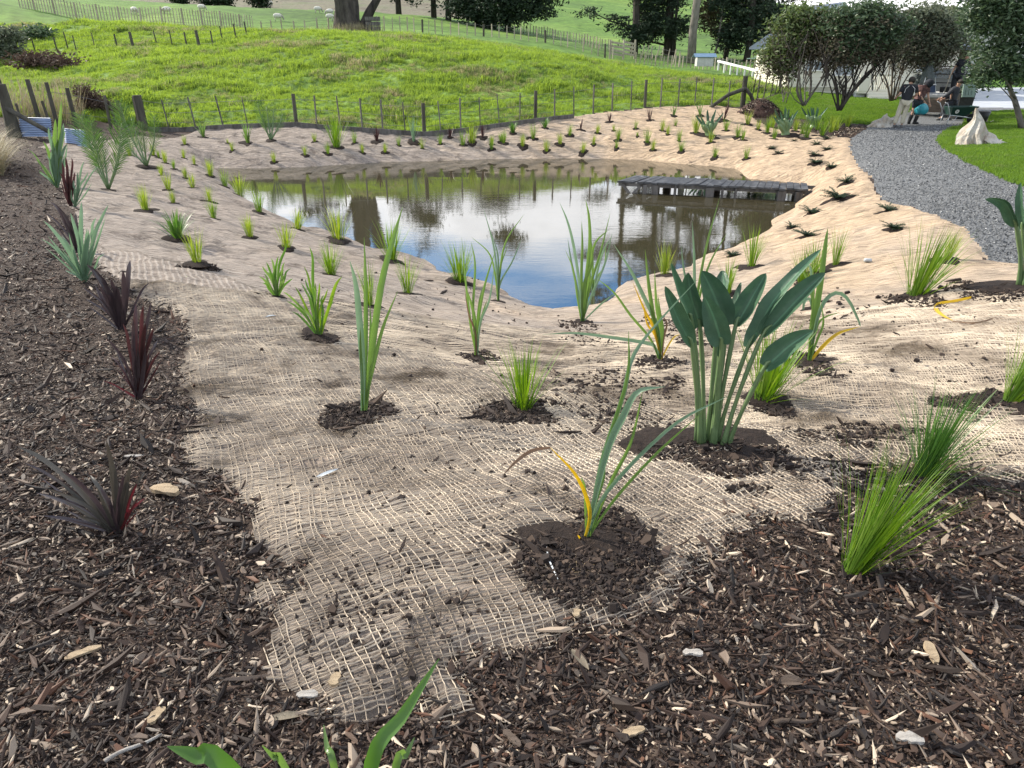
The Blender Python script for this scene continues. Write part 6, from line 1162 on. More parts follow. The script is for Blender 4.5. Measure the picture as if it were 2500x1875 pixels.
tree('multi_stemmed_tree', (2046, 268), 30, [(q2((1080, 1490), (1060, 1300), (980, 1050), (880, 950), (900, 700)), 7, 2, -.4), (q2((1090, 1490), (1090, 1200), (1050, 950), (1100, 650)), 6, 2, .3), (q2((1110, 1490), (1200, 1250), (1230, 1050), (1220, 850), (1200, 500)), 7, 2, .6), (q2((1110, 1480), (1300, 1190), (1450, 1000), (1620, 840), (1830, 620)), 9, 2, -.2),
    (q2((1100, 1470), (1240, 1250), (1380, 950), (1520, 600)), 6, 2, .3), (q2((1200, 1330), (1400, 1130), (1560, 980), (1700, 780), (1780, 560)), 6, 2, .5), (q2((1070, 1460), (1010, 1200), (960, 900), (1000, 600)), 4, 1.5, .5), (q2((1300, 1190), (1290, 1000), (1340, 800), (1400, 600)), 4, 1.5, .2), (q2((1150, 1400), (1150, 1150), (1190, 1080)), 4, 3, 0), (q2((1450, 1000), (1500, 800), (1600, 560)), 4, 1.5, -.3), (q2((1400, 1110), (1550, 960), (1740, 760)), 4, 1.5, 0)],
    b2((1120, 330, 210, 190), (1300, 540, 220, 150), (1500, 420, 240, 170), (1160, 640, 190, 110), (1700, 500, 190, 120), (1500, 110, 140, 100), (1650, 140, 150, 90), (1320, 220, 230, 110), (1850, 330, 180, 150), (1480, 640, 150, 60), (1100, 170, 130, 70)), 11500, .085, 'lf_dark', 'dark multi-stemmed tree in the middle, its stems sweeping right', 'tree', G3, 'bark', seed=12)
tree('multi_stemmed_tree', (2170, 246), 34, [(q2((1790, 1360), (1740, 1100), (1660, 950), (1600, 800)), 5, 1.5, 0), (q2((1800, 1360), (1840, 1000), (1900, 600), (1950, 300)), 5, 1.5, .4), (q2((1810, 1360), (1790, 1000), (1750, 600)), 4, 1.5, -.3), (q2((1820, 1360), (1930, 1000), (2050, 750), (2200, 450)), 5, 1.5, .2), (q2((1850, 1350), (2000, 1050), (2250, 700), (2450, 450)), 4, 1.5, -.2), (q2((1830, 1350), (1880, 900), (1870, 500)), 3, 1, .3), (q2((1860, 1350), (1990, 900), (2100, 500)), 3, 1, .3)],
    b2((1950, 620, 160, 120), (2050, 300, 200, 200), (2150, 500, 200, 200), (2200, 180, 180, 120), (1950, 170, 120, 90), (2350, 350, 200, 200), (2400, 150, 160, 110), (2550, 300, 200, 200), (2400, 620, 220, 120), (2300, 720, 230, 90), (2650, 480, 180, 160)), 9500, .08, 'lf_grey', 'thin stemmed grey green tree behind the people, rightmost of three', 'tree', G3, 'barkbrown', seed=13)
tree('big_shade_tree', (2494, 306), 27, [([(2496, 312), (2483, 250), (2472, 200), (2490, 120), (2470, 20)], 15, 5, .4), ([(2505, 312), (2510, 230), (2500, 150), (2530, 40)], 12, 4, -.4), ([(2480, 240), (2440, 190), (2380, 150)], 5, 1.5, -.5), ([(2474, 205), (2430, 150), (2400, 90)], 5, 2, .3), ([(2485, 260), (2440, 205), (2400, 190)], 3, 1, .3), ([(2515, 240), (2580, 150), (2620, 60)], 7, 2, .2)],
    [(2405, 75, 34, 50), (2435, 30, 55, 50), (2410, -20, 55, 50), (2480, 70, 60, 60), (2420, 130, 38, 40), (2465, 150, 50, 40), (2392, 25, 24, 30), (2395, 165, 22, 22), (2430, 178, 40, 18), (2500, 170, 50, 30), (2520, 0, 80, 70), (2560, 90, 70, 70), (2480, -60, 90, 60), (2600, 150, 60, 50), (2400, 195, 16, 14), (2620, 20, 80, 80)], 18000, .085, 'lf_dark', 'big dark leafy tree at the right picture edge over the lawn', 'tree', None, 'barkpale', seed=14)
tree('background_tree', (2290, 215), 50, [([(2290, 230), (2290, 100), (2300, 20)], 8, 3)], [(2230, 60, 40, 35), (2280, 50, 45, 38), (2300, 100, 50, 40), (2250, 120, 40, 40), (2200, 100, 30, 30), (2330, 130, 40, 40)], 7000, .14, 'lf_mid', 'mid green tree behind truck, left of the spiky topped one', 'tree', None, seed=15, clump=.3)
tree('spiky_tree', (2345, 215), 52, [([(2345, 230), (2343, 120), (2342, 40)], 6, 3)], [(2340, 40, 24, 20), (2350, 60, 30, 22), (2320, 75, 24, 20)], 3500, .16, 'lf_dark', 'small bushy topped dark tree against the sky at right', 'tree', None, seed=16, clump=.25)
tree('background_tree', (2420, 205), 62, [([(2420, 230), (2420, 120)], 8, 4)], [(2380, 150, 40, 36), (2440, 160, 50, 36), (2500, 140, 60, 50), (2330, 180, 40, 25), (2560, 170, 50, 40)], 6000, .2, 'lf_dark', 'dark trees beyond the pale yard at right', 'tree', None, seed=17, clump=.4)
# pines on the right
def pz(x_, z, D): d = at(x_, 150, D); k = D; X = d[0]; Y = D; Z = z - CAMZ; cy_ = math.cos(TH) * Y - math.sin(TH) * Z; cz_ = math.sin(TH) * Y + math.cos(TH) * Z; return (1250 + F * X / cy_, 937.5 - F * cz_ / cy_)
def pine(x_, D, w, H_, blobs, label, n, mat='lf_con', lean=0, seed=1, base=None, extra=(), cat='tree', bark='bark'):
    b = at(x_, 150, D); r_ = random.Random(seed); z0_ = hz(b[0], b[1]); root = thing('tall_pine', (b[0], b[1], z0_), label, cat, 'tall pines and cypresses beyond the rise'); mb = MB()
    P = [Vector((b[0] + lean * t * H_ + .25 * math.sin(t * 5 + seed) * (t > 0), b[1], z0_ - .3 + t * H_)) for t in np.linspace(0, 1, 9)]; mb.tube(P, [w * .5 * (1.15 - .75 * t) for t in np.linspace(0, 1, 9)], 9, wob=.08); mb.build('trunk', M[bark], root, True)
    bl = []
    for dx, z, rx, rz in blobs:
        c = np.array([b[0] + dx + lean * (z), b[1] + r_.uniform(-1.5, 1.5), z0_ + z]); bl.append((c, rx, rx * .9, rz))
        if abs(dx) > .8: mb = MB(); t0_ = Vector((b[0] + lean * z, b[1], z0_ + z - .3 - abs(dx) * .25)); mb.tube([t0_, t0_.lerp(Vector(c), .5) + Vector((0, 0, -.3)), Vector(c)], [w * .16, w * .11, w * .04], 6); mb.build('limb', M[bark], root, True)
    if bl:
        V_, q = crownmesh(bl, int(n * 2.1), .19, seed, .42, .5, 26, .6); me = fastmesh('crown', V_ - np.array(root.location), q, False); me.materials.append(M[mat]); o = bpy.data.objects.new('crown', me); COL.objects.link(o); o.parent = root
    return root
def rb(seed, n, z0_, z1, sx, r0, r1): r_ = random.Random(seed); return [(r_.uniform(-sx, sx), r_.uniform(z0_, z1), r_.uniform(r0, r1), r_.uniform(r0, r1) * .55) for _ in range(n)]
pine(1546, 97, .85, 27, [(-3.2, 7.5, 2.4, .9), (-6, 8.2, 2.2, .7), (1.5, 2.6, 2.4, 1.6), (-2.0, 3.4, 1.6, .9), (3.8, 3.2, 2.4, 1.8), (1.5, 5, 2.4, 1.2), (4, 6, 2.2, 1.2), (-5.5, 4.6, 1.2, .5), (0, 8.5, 2.4, 1.2)] + rb(1, 12, 11, 26, 4.5, 1.0, 2.1), 'pine with low dark boughs, leftmost of the tall right group', 6500, seed=21)
pine(1630, 98, 1.0, 28, [(-2, 4, 2.4, 1.8), (-3, 6.5, 2.4, 1.5), (-4, 2.4, 2.0, 1.4), (1.6, 3.0, 1.2, .9), (1.2, 8, 1.8, 1.2), (-1, 9, 2.4, 1.4)] + rb(2, 12, 12, 27, 4, 1.0, 2.0), 'dark trunked pine behind low boughs, second of the tall group', 6000, seed=22)
pine(1646, 97, .35, 24, rb(3, 5, 15, 24, 2, .8, 1.5), 'thin black pole like trunk beside the second pine', 1500, seed=23)
pine(1688, 90, .86, 27, rb(4, 11, 11, 26, 4.5, .9, 2.0), 'pale barked bare pine trunk standing alone against green hill', 5000, seed=24, bark='barkpale')
pine(1770, 96, .55, 25, [(0, 3, 2.2, 2.0), (-2.2, 5, 1.8, 2.2), (2.6, 4, 2.2, 2.4), (1, 7, 2.4, 1.8)] + rb(5, 10, 10, 24, 4, 1.0, 2.0), 'drooping brownish cypress right of the pale trunk', 8000, 'lf_brown', .03, 25)
pine(1735, 93, .22, 9, [], 'thin pale leaning dead trunk beside the hutch', 10, lean=.17, seed=26, bark='barkpale')
pine(1822, 92, .7, 22, [(-1, 3, 2.6, 2.2), (1.5, 5.5, 2.8, 2.2), (-2, 6.5, 2.4, 1.6), (2.5, 2.5, 2, 2)] + rb(6, 9, 9, 21, 3.5, 1.2, 2.2), 'dense dark cypress behind the clothes line', 8000, 'lf_con', 0, 27)
pine(1870, 100, .6, 17, [(0, 4, 3, 2.6), (2, 8, 2.6, 2), (-1, 9, 2.4, 2), (1, 12, 2.6, 2.2)] + rb(7, 5, 12, 16, 3, 1.2, 2), 'dark cypress at right end of the tall group', 6000, 'lf_con', 0, 28)
# big old trunk on the crest
bx_ = at(853, 72, 80); zb = hz(bx_[0], bx_[1]); root = thing('old_cypress', (bx_[0], 80, zb), 'massive old cypress trunk on the crest with a side limb leaning right', 'tree')
def tz(px, z, dy=0): return Vector((at(px, 70, 80)[0], 80 + dy, zb + z))
for P, Rr in [([tz(850, -.6), tz(850, .8), tz(850, 4), tz(848, 7), tz(838, 12), tz(815, 19)], [1.6, 1.25, 1.05, 1.15, .8, .3]), ([tz(858, 5), tz(870, 9, 1), tz(893, 14, 1.5), tz(905, 20, 2)], [.95, .85, .6, .2]), ([tz(876, -.5), tz(890, .5), tz(908, 1.7), tz(933, 3.1), tz(972, 5.2), tz(1015, 7.4)], [.6, .48, .4, .34, .25, .12]), ([tz(835, 6), tz(800, 8.5, -1), tz(760, 9)], [.4, .25, .1]), ([tz(893, 14), tz(940, 15, 1), tz(1000, 12, 1), tz(1040, 8, 1)], [.25, .16, .1, .05])]:
    mb = MB(); mb.tube(P if len(P) < 4 else spline(P, 14), Rr if len(P) < 4 else list(np.interp(np.linspace(0, 1, 15), np.linspace(0, 1, len(Rr)), Rr)), 16, wob=.13); mb.build('trunk', M['bark'], root, True)
bl = [(np.array(tz(a_, z)) + [0, d_, 0], r, r, r * .6) for a_, z, r, d_ in [(725, 5.2, 1.6, 0), (745, 7, 1.6, 0), (765, 9, 1.8, 0), (788, 4.6, .9, 1), (700, 7.5, 1.2, 0), (780, 12, 1.6, 0), (740, 11, 1.2, 0), (810, 14, 1.4, 0), (960, 5.6, .6, 0), (975, 14, 1.0, 1), (1010, 11.5, .9, 1), (1030, 9, .7, 1), (930, 17, 1.3, 1), (820, 19, 1.8, 0), (900, 20, 1.8, 1), (860, 21, 2, 0), (930, 3.6, .4, 0)]]
V_, q = crownmesh(bl, 9500, .17, 31, .45, .45, 22, .5); me = fastmesh('crown', V_ - np.array(root.location), q, False); me.materials.append(M['lf_con']); o = bpy.data.objects.new('crown', me); COL.objects.link(o); o.parent = root
V_ = []; F_ = []; rr_ = random.Random(8)
for k in range(900):
    a_ = rr_.uniform(700, 940) if k < 100 else rr_.gauss(865, 28); c = at(a_, 76, 79 + rr_.uniform(-1.5, 1.0)); blade(V_, F_, (c[0], c[1], hz(c[0], c[1])), rr_.uniform(0, 6.3), rr_.uniform(0, .6), rr_.uniform(.4, 1.0), .02, .5, rr_, 2)
me = bpy.data.meshes.new('dry_grass'); me.from_pydata(V_, [], F_); me.materials.append(M['dryreed']); o = bpy.data.objects.new('dry_grass', me); COL.objects.link(o); tag(o, 'rough dry grass round the foot of the big trunk', 'grass', kind='stuff')
# far dark trees, centre top
def fartree(px, D, zc, rx, rz, n, label, mat='lf_con', seed=1, tops=()):
    b = at(px, 60, D); z0_ = hz(b[0], b[1]); root = thing('dark_cypress', (b[0], b[1], z0_), label, 'tree', 'dark cypresses at the foot of the green hill'); mb = MB(); mb.tube([(b[0], b[1], z0_ - .3), (b[0], b[1], z0_ + zc)], [.5, .25], 8); mb.build('trunk', M['bark'], root, True)
    bl = [(np.array([b[0], b[1], z0_ + zc]), rx * .75, rx * .75, rz * .8)] + [(np.array([b[0] + dx, b[1] - 1, z0_ + z]), r, r, r * .8) for dx, z, r in tops]; V_, q = crownmesh(bl, int(n * 1.9), .27, seed, .6, .5, 24, .3); me = fastmesh('crown', V_ - np.array(root.location), q, False); me.materials.append(M[mat]); o = bpy.data.objects.new('crown', me); COL.objects.link(o); o.parent = root
for a_ in [(975, 134, 9.5, 5, 8, 5500, 'dark cypress just right of the leaning limb', 'lf_con', 41, [(-2, 6, 2.5), (3, 5, 2.2), (2, 15, 2)]), (1060, 136, 9.8, 6, 8.5, 6500, 'broad dark cypress over brown bank, second of the row', 'lf_con', 42, [(-4, 5.5, 2.5), (3, 5, 2.5), (-2, 17, 2.5)]), (1095, 128, 6, 1.2, 4.5, 900, 'narrow upright young cypress before the row', 'lf_con', 43, []),
           (1165, 126, 5.5, 4.2, 6, 6500, 'dark bushy cypress at the hill foot, left half', 'lf_con', 44, [(-2, 3, 2.6), (0, 2.5, 2.5), (3, 2.6, 3), (2, 13, 3)]), (1240, 124, 8, 6.2, 9.5, 9000, 'largest dark cypress at the hill foot, overhanging right', 'lf_con', 45, [(4, 3.2, 2.8), (-3, 3, 3), (0, 3, 3), (6, 5.5, 2.2), (6, 8.5, 2.4), (0, 20, 2.6)])]: fartree(*a_)
for k, (px, D) in enumerate([(448, 150), (515, 150), (553, 150), (640, 150)]): fartree(px, D, 1.6, 2.2, 1.8, 900, ['leftmost small dark tree on the skyline hill at top left', 'second small dark tree on the top left hillside', 'third small dark tree on the top left hillside', 'small dark tree above the grazing sheep'][k], 'lf_con', 50 + k)
# shrubs at left
def shrub(name, px, py, blobs, n, size, mat, label, seed, clump=.12, D=None, cat='shrub'):
    p = hit(px, py) if D is None else at(px, py, D); D = p[1]; root = thing(name, (p[0], p[1], hz(p[0], p[1])), label, cat); bl = [(np.array(at(a_, b_, D)), rx * mpp(a_, b_, D), rx * mpp(a_, b_, D) * .8, ry * mpp(a_, b_, D)) for a_, b_, rx, ry in blobs]
    V_, q = crownmesh(bl, n, size, seed, clump); me = fastmesh('foliage', V_ - np.array(root.location), q, False); me.materials.append(M[mat]); o = bpy.data.objects.new('foliage', me); COL.objects.link(o); o.parent = root
    for k in range(5): mb = MB(); b = bl[k % len(bl)][0]; mb.tube([root.location + Vector((.05 * k, 0, -.1)), Vector((b[0], b[1], b[2]))], [.035, .012], 5); mb.build('stem', M['barkbrown'], root)
shrub('scrubby_tree', 15, 150, [(10, 100, 32, 26), (-20, 120, 40, 40), (30, 85, 20, 16), (40, 125, 14, 20)], 5200, .11, 'lf_grey', 'scrubby grey green tree at the left picture edge above fence', 61, .25)
shrub('low_bush', 92, 96, [(88, 82, 22, 7), (75, 90, 18, 6), (108, 86, 8, 5)], 1600, .14, 'lf_dark', 'low dark bush on the upper left slope', 62, .3)
shrub('dead_bush', 240, 302, [(215, 245, 28, 30), (205, 225, 18, 18), (250, 265, 34, 26), (275, 275, 22, 18), (200, 265, 18, 20)], 7500, .045, 'twig', 'dead brown bush behind palms at left', 63, .10, D=29.3)
shrub('low_bush', 100, 168, [(70, 150, 50, 12), (150, 160, 50, 12), (120, 145, 50, 9), (190, 172, 25, 10)], 3000, .10, 'twig', 'patch of dark scrub below the old left fence', 64, .25)
V_ = []; F_ = []; rr_ = random.Random(18)
for k in range(420):
    a_ = rr_.uniform(15, 210); c = at(a_, 320, 27.6 + rr_.uniform(-.3, 1.2)); blade(V_, F_, (c[0], c[1], hz(c[0], c[1]) - .05), rr_.uniform(-.6, 3.7), rr_.uniform(0, .35), rr_.uniform(.7, 1.75), .010, .5, rr_, 4)
me = bpy.data.meshes.new('dry_reeds'); me.from_pydata(V_, [], F_); me.materials.append(M['dryreed']); o = bpy.data.objects.new('dry_reeds', me); COL.objects.link(o); tag(o, 'tangle of dry reed stalks behind the blue iron sheets', 'reeds', kind='stuff')
V_ = []; F_ = []
for k in range(900):
    c = hit(rr_.uniform(-60, 8), rr_.uniform(390, 430)); blade(V_, F_, (c[0], c[1], c[2] - .02), rr_.uniform(-1.4, 1.4), rr_.uniform(.1, .9), rr_.uniform(.5, 1.25), .006, 1.6, rr_, 5)
me = bpy.data.meshes.new('pale_grass_tussock'); me.from_pydata(V_, [], F_); me.materials.append(M['dryreed']); o = bpy.data.objects.new('pale_grass_tussock', me); COL.objects.link(o); tag(o, 'pale drooping tussock at the left picture edge', 'tussock')
# ---------------------------------------------------------------- people
M['skin'] = surf('skin', (.42, .24, .17), (.50, .30, .21), 6, .55, 0); M['black'] = surf('black_cloth', (.012, .013, .018), (.03, .032, .04), 8, .85, .2, 40); M['khaki'] = surf('beige_trousers', (.42, .38, .29), (.52, .48, .38), 6, .85, .4, 14, .1, bdist=.03)
M['rubber'] = surf('black_rubber', (.012, .012, .013), (.03, .03, .03), 8, .5, 0); M['hair'] = surf('dark_hair', (.015, .012, .010), (.05, .042, .036), 20, .7, .3); M['check'] = surf('patterned_pink_brown_cloth', (.03, .02, .022), (.12, .06, .055), 14, .85, .2, c3=(.26, .17, .15)); M['shoe'] = surf('grey_shoe', (.05, .05, .05), (.14, .14, .14), 9, .6, 0); M['navy'] = surf('charcoal_cloth', (.02, .022, .03), (.05, .052, .06), 8, .85, .2); M['white'] = surf('white_trim', (.6, .6, .6), (.7, .7, .7), 8, .7, 0)
def skinned(name, J, E, rad, mat, parent, root_j=0, sub=2):
    idx = {k: i for i, k in enumerate(J)}; me = bpy.data.meshes.new(name); me.from_pydata([tuple(J[k]) for k in J], [(idx[a], idx[b]) for a, b in E], []); o = bpy.data.objects.new(name, me); COL.objects.link(o); o.parent = parent; me.materials.append(mat)
    md = o.modifiers.new('skin', 'SKIN'); me2 = o.data
    for k, i in idx.items(): r = rad[k]; r = (r, r) if not hasattr(r, '__len__') else r; me2.skin_vertices[0].data[i].radius = r; me2.skin_vertices[0].data[i].use_root = False
    me2.skin_vertices[0].data[idx[root_j] if root_j in idx else 0].use_root = True; md.use_smooth_shade = True; sm = o.modifiers.new('subsurf', 'SUBSURF'); sm.levels = sub; sm.render_levels = sub; return o
def person(px, py, D, facing, J, label, top, legs, feet, hair='cap', topmat='black', legmat='khaki', sleeve=.55, shorts=False, scale=1.0, zbase=None, boots=False):
    """J: joints in metres, x right of the photo, y away, z up"""
    b = at(px, py, D); z0_ = hz(b[0], b[1]) if zbase is None else zbase; root = thing('person', (b[0], b[1], z0_), label, 'person'); root.scale = (scale,) * 3; root.rotation_euler = (0, 0, -math.atan2(b[0], b[1]) * .6)
    J = {k: Vector(v) for k, v in J.items()}; J['neck'] = J['chest'].lerp(J['neck'], .88); J['head'] = J['neck'] + (J['head'] - J['neck']).normalized() * .125
    for s_ in 'lr':      # hands with five fingers
        w, e = J['wr' + s_], J['el' + s_]; d = (w - e).normalized(); sd_ = d.cross(Vector((0, 1, .2))).normalized(); J['hand' + s_] = w + d * .08
        for i, (o_, l_) in enumerate(((-.035, .065), (-.012, .085), (.012, .09), (.034, .075))): J['f%d%s' % (i, s_)] = w + d * (.09 + l_) + sd_ * o_ + Vector((0, -.015, -.01))
        J['th' + s_] = w + d * .09 + sd_ * -.065 + Vector((0, -.02, 0))
    hd = (J['head'] - J['neck']).normalized(); J['nose'] = J['head'] + Vector(facing) * .115 - hd * .01; J['crown'] = J['head'] + hd * .09; J['chin'] = J['head'] - hd * .075 + Vector(facing) * .05
    E = [('pelvis', 'belly'), ('belly', 'chest'), ('chest', 'neck'), ('neck', 'head'), ('head', 'crown'), ('head', 'nose'), ('head', 'chin')]; rad = dict(pelvis=(.15, .11), belly=(.135, .10), chest=(.155, .11), neck=.055, head=(.125, .135), crown=.095, nose=.02, chin=.06)
    for s_ in 'lr':
        E += [('chest', 'sh' + s_), ('sh' + s_, 'el' + s_), ('el' + s_, 'wr' + s_), ('wr' + s_, 'hand' + s_), ('pelvis', 'hip' + s_), ('hip' + s_, 'kn' + s_), ('kn' + s_, 'an' + s_), ('an' + s_, 'toe' + s_), ('hand' + s_, 'th' + s_)] + [('hand' + s_, 'f%d%s' % (i, s_)) for i in range(4)]
        rad.update({'sh' + s_: .062, 'el' + s_: .042, 'wr' + s_: .028, 'hand' + s_: (.042, .018), 'hip' + s_: .085, 'kn' + s_: .055, 'an' + s_: .035, 'toe' + s_: .03, 'th' + s_: .011}); rad.update({'f%d%s' % (i, s_): .009 for i in range(4)})
    skinned('body', J, E, rad, M['skin'], root, 'pelvis')
    # shirt
    def sub(keys, grow, edges, rad2=None): return {k: J[k] for k in keys}, edges, {k: (tuple(r * grow for r in rad[k]) if hasattr(rad[k], '__len__') else rad[k] * grow) if not rad2 or k not in rad2 else rad2[k] for k in keys}
    JJ = {k: J[k] for k in ('pelvis', 'belly', 'chest', 'shl', 'shr')}; JJ['nk'] = J['chest'].lerp(J['neck'], .95)
    EE = [('pelvis', 'belly'), ('belly', 'chest'), ('chest', 'nk'), ('chest', 'shl'), ('chest', 'shr')]; RR = dict(pelvis=(.20, .155), belly=(.19, .15), chest=(.21, .16), nk=.095, shl=.105, shr=.105)
    for s_ in 'lr': JJ['sl' + s_] = J['sh' + s_].lerp(J['el' + s_], 1.0) if sleeve > 1 else J['sh' + s_].lerp(J['el' + s_], sleeve + .25); EE.append(('sh' + s_, 'sl' + s_)); RR['sl' + s_] = .075
    if sleeve > 1:
        for s_ in 'lr': JJ['cf' + s_] = J['el' + s_].lerp(J['wr' + s_], .92); EE.append(('sl' + s_, 'cf' + s_)); RR['cf' + s_] = .042
    o = skinned('shirt', JJ, EE, RR, M[topmat], root, 'belly'); o['label'] = top
    JJ = {k: J[k] for k in ('hipl', 'hipr', 'knl', 'knr')}; JJ['pv'] = J['pelvis'] + Vector((0, 0, .02)); EE = [('pv', 'hipl'), ('pv', 'hipr'), ('hipl', 'knl'), ('hipr', 'knr')]; RR = dict(pv=(.19, .15), hipl=.125, hipr=.125, knl=.10, knr=.10)
    if shorts:
        for s_ in 'lr': JJ['kn' + s_] = J['hip' + s_].lerp(J['kn' + s_], .75)
    else:
        for s_ in 'lr': JJ['an' + s_] = J['kn' + s_].lerp(J['an' + s_], .93); EE.append(('kn' + s_, 'an' + s_)); RR['an' + s_] = .075
    o = skinned('shorts' if shorts else 'trousers', JJ, EE, RR, M[legmat], root, 'pv'); o['label'] = legs
    for s_ in 'lr':
        a_ = J['an' + s_]; t_ = J['toe' + s_]; mb = MB(); h_ = Vector((a_.x, a_.y, .045)); dr = (Vector((t_.x, t_.y, .035)) - h_)
        mb.tube([h_ - dr * .45, h_, h_ + dr * .6, h_ + dr * 1.25], [.05, .058, .055, .035], 9); 
        if boots: mb.tube([a_ + (J['kn' + s_] - a_) * .62, a_ + (J['kn' + s_] - a_) * .3, a_, Vector((a_.x, a_.y, .02))], [.075, .072, .062, .06], 10)
        me = bpy.data.meshes.new('boot'); me.from_pydata(mb.v, [], mb.f); me.materials.append(M['rubber' if boots else feet]); me.polygons.foreach_set('use_smooth', [True] * len(mb.f)); o = bpy.data.objects.new('boot' if boots else 'shoe', me); COL.objects.link(o); o.parent = root
    # hair, cap or hood: a rounded shell over the head
    f = Vector(facing).normalized(); gk = {'cap': 1.0, 'hair': 1.06, 'hood': 1.3}[hair]; mb = MB(); c0 = J['head'] - f * .028
    lo = {'cap': .01, 'hair': -.06, 'hood': -.12}[hair]; ts = np.linspace(0, 1, 9); top_ = .135 * gk
    mb.tube([c0 + hd * (lo + (top_ - lo) * t) - f * (.03 * (1 - t) if hair != 'cap' else 0) for t in ts], [gk * .118 * math.sqrt(max(.01, 1 - max(0, (t - .35) / .65) ** 2)) * (.86 + .14 * min(1, t * 3)) for t in ts], 14)
    if hair == 'cap': mb.tube([J['head'] + hd * .045 + f * .05, J['head'] + hd * .045 + f * .12, J['head'] + hd * .03 + f * .19], [.085, .07, .03], 8); mb.v = mb.v[:-24] + [tuple(Vector(v) * 1.0 - hd * ((Vector(v) - (J['head'] + hd * .045)).dot(hd) * .8)) for v in mb.v[-24:]]
    me = bpy.data.meshes.new(hair); me.from_pydata([tuple(v) for v in mb.v], [], mb.f); me.materials.append(M['hair' if hair != 'hood' else 'black']); me.polygons.foreach_set('use_smooth', [True] * len(mb.f)); o = bpy.data.objects.new(hair, me); COL.objects.link(o); o.parent = root
    return root
p1 = person(2196, 313, 29.2, (0, .95, -.3), dict(pelvis=(.03, 0, .95), belly=(.05, .02, 1.12), chest=(.07, .03, 1.36), neck=(.08, .05, 1.52), head=(.10, .09, 1.64), shl=(-.13, .03, 1.42), shr=(.27, .03, 1.42), ell=(-.22, .02, 1.16), elr=(.36, .05, 1.15), wrl=(-.26, .18, 1.08), wrr=(.26, .22, 1.05),
    hipl=(-.07, 0, .90), hipr=(.12, 0, .90), knl=(-.13, .03, .50), knr=(.08, .03, .50), anl=(-.20, 0, .09), anr=(.05, 0, .09), toel=(-.22, .14, .04), toer=(.08, .14, .04)), 'person standing with back turned in black shirt and beige trousers, nearest of group', 'black short sleeved shirt with pale shoulder piping', 'beige trousers', 'shoe', 'hair')
for s_ in (-1, 1):
    mb = MB(); mb.tube([(.07 + s_ * .05, -.10, 1.46), (.07 + s_ * .15, -.125, 1.36), (.07 + s_ * .17, -.11, 1.22)], .007, 5); me = bpy.data.meshes.new('piping'); me.from_pydata(mb.v, [], mb.f); me.materials.append(M['white']); o = bpy.data.objects.new('piping', me); COL.objects.link(o); o.parent = p1
p2_ = person(2230, 306, 30.2, (.75, .5, -.4), dict(pelvis=(-.04, 0, .88), belly=(0, .02, 1.04), chest=(.10, .04, 1.24), neck=(.20, .05, 1.38), head=(.30, .08, 1.47), shl=(-.04, .0, 1.32), shr=(.24, .08, 1.30), ell=(-.02, -.14, 1.05), elr=(.30, .02, 1.02), wrl=(.16, -.16, .84), wrr=(.38, -.02, .80),
    hipl=(-.12, 0, .84), hipr=(.05, 0, .84), knl=(-.10, .02, .48), knr=(.10, .0, .46), anl=(-.18, 0, .10), anr=(.02, 0, .09), toel=(-.14, .10, .04), toer=(.14, .06, .04)), 'person in dark hood, patterned vest, shorts and gumboots holding teal bucket', 'patterned pinkish brown vest', 'charcoal shorts', 'shoe', 'hood', 'check', 'navy', .4, True, boots=True)
p3 = person(2312, 293, 31.4, (-.8, -.2, -.55), dict(pelvis=(.06, 0, .72), belly=(-.02, 0, .90), chest=(.06, -.02, 1.12), neck=(.14, -.03, 1.28), head=(.16, -.05, 1.42), shl=(-.06, -.12, 1.16), shr=(.16, .10, 1.18), ell=(-.22, -.16, .95), elr=(-.04, .14, .92), wrl=(-.40, -.12, .84), wrr=(-.26, .10, .80),
    hipl=(.02, -.08, .68), hipr=(.08, .08, .68), knl=(-.20, -.08, .52), knr=(-.02, .08, .40), anl=(-.24, -.08, .10), anr=(.12, .1, .09), toel=(-.38, -.1, .04), toer=(.0, .08, .04)), 'person bending at the truck tail in all dark clothes and cap', 'dark long sleeved top', 'dark trousers', 'shoe', 'cap', 'navy', 'navy', 1.2)
TZ = hz(at(2290, 290, 32.6)[0], 32.6); DZ = TZ + .88
p4 = person(2330, 240, 33.6, (.55, -.5, -.6), dict(pelvis=(-.08, 0, .78), belly=(-.04, 0, .95), chest=(.04, -.02, 1.18), neck=(.08, -.03, 1.34), head=(.13, -.06, 1.47), shl=(-.13, .0, 1.24), shr=(.20, -.04, 1.24), ell=(-.25, -.02, 1.0), elr=(.34, -.10, 1.08), wrl=(-.33, -.04, .76), wrr=(.46, -.20, 1.12),
    hipl=(-.15, 0, .74), hipr=(.01, 0, .74), knl=(-.18, -.05, .40), knr=(.02, -.05, .40), anl=(-.15, 0, .08), anr=(.05, 0, .08), toel=(-.12, -.14, .04), toer=(.10, -.13, .04)), 'person standing up on the truck deck in black shirt and cap', 'black short sleeved shirt', 'black trousers', 'shoe', 'cap', 'black', 'black', .5, False, 1.0, DZ)
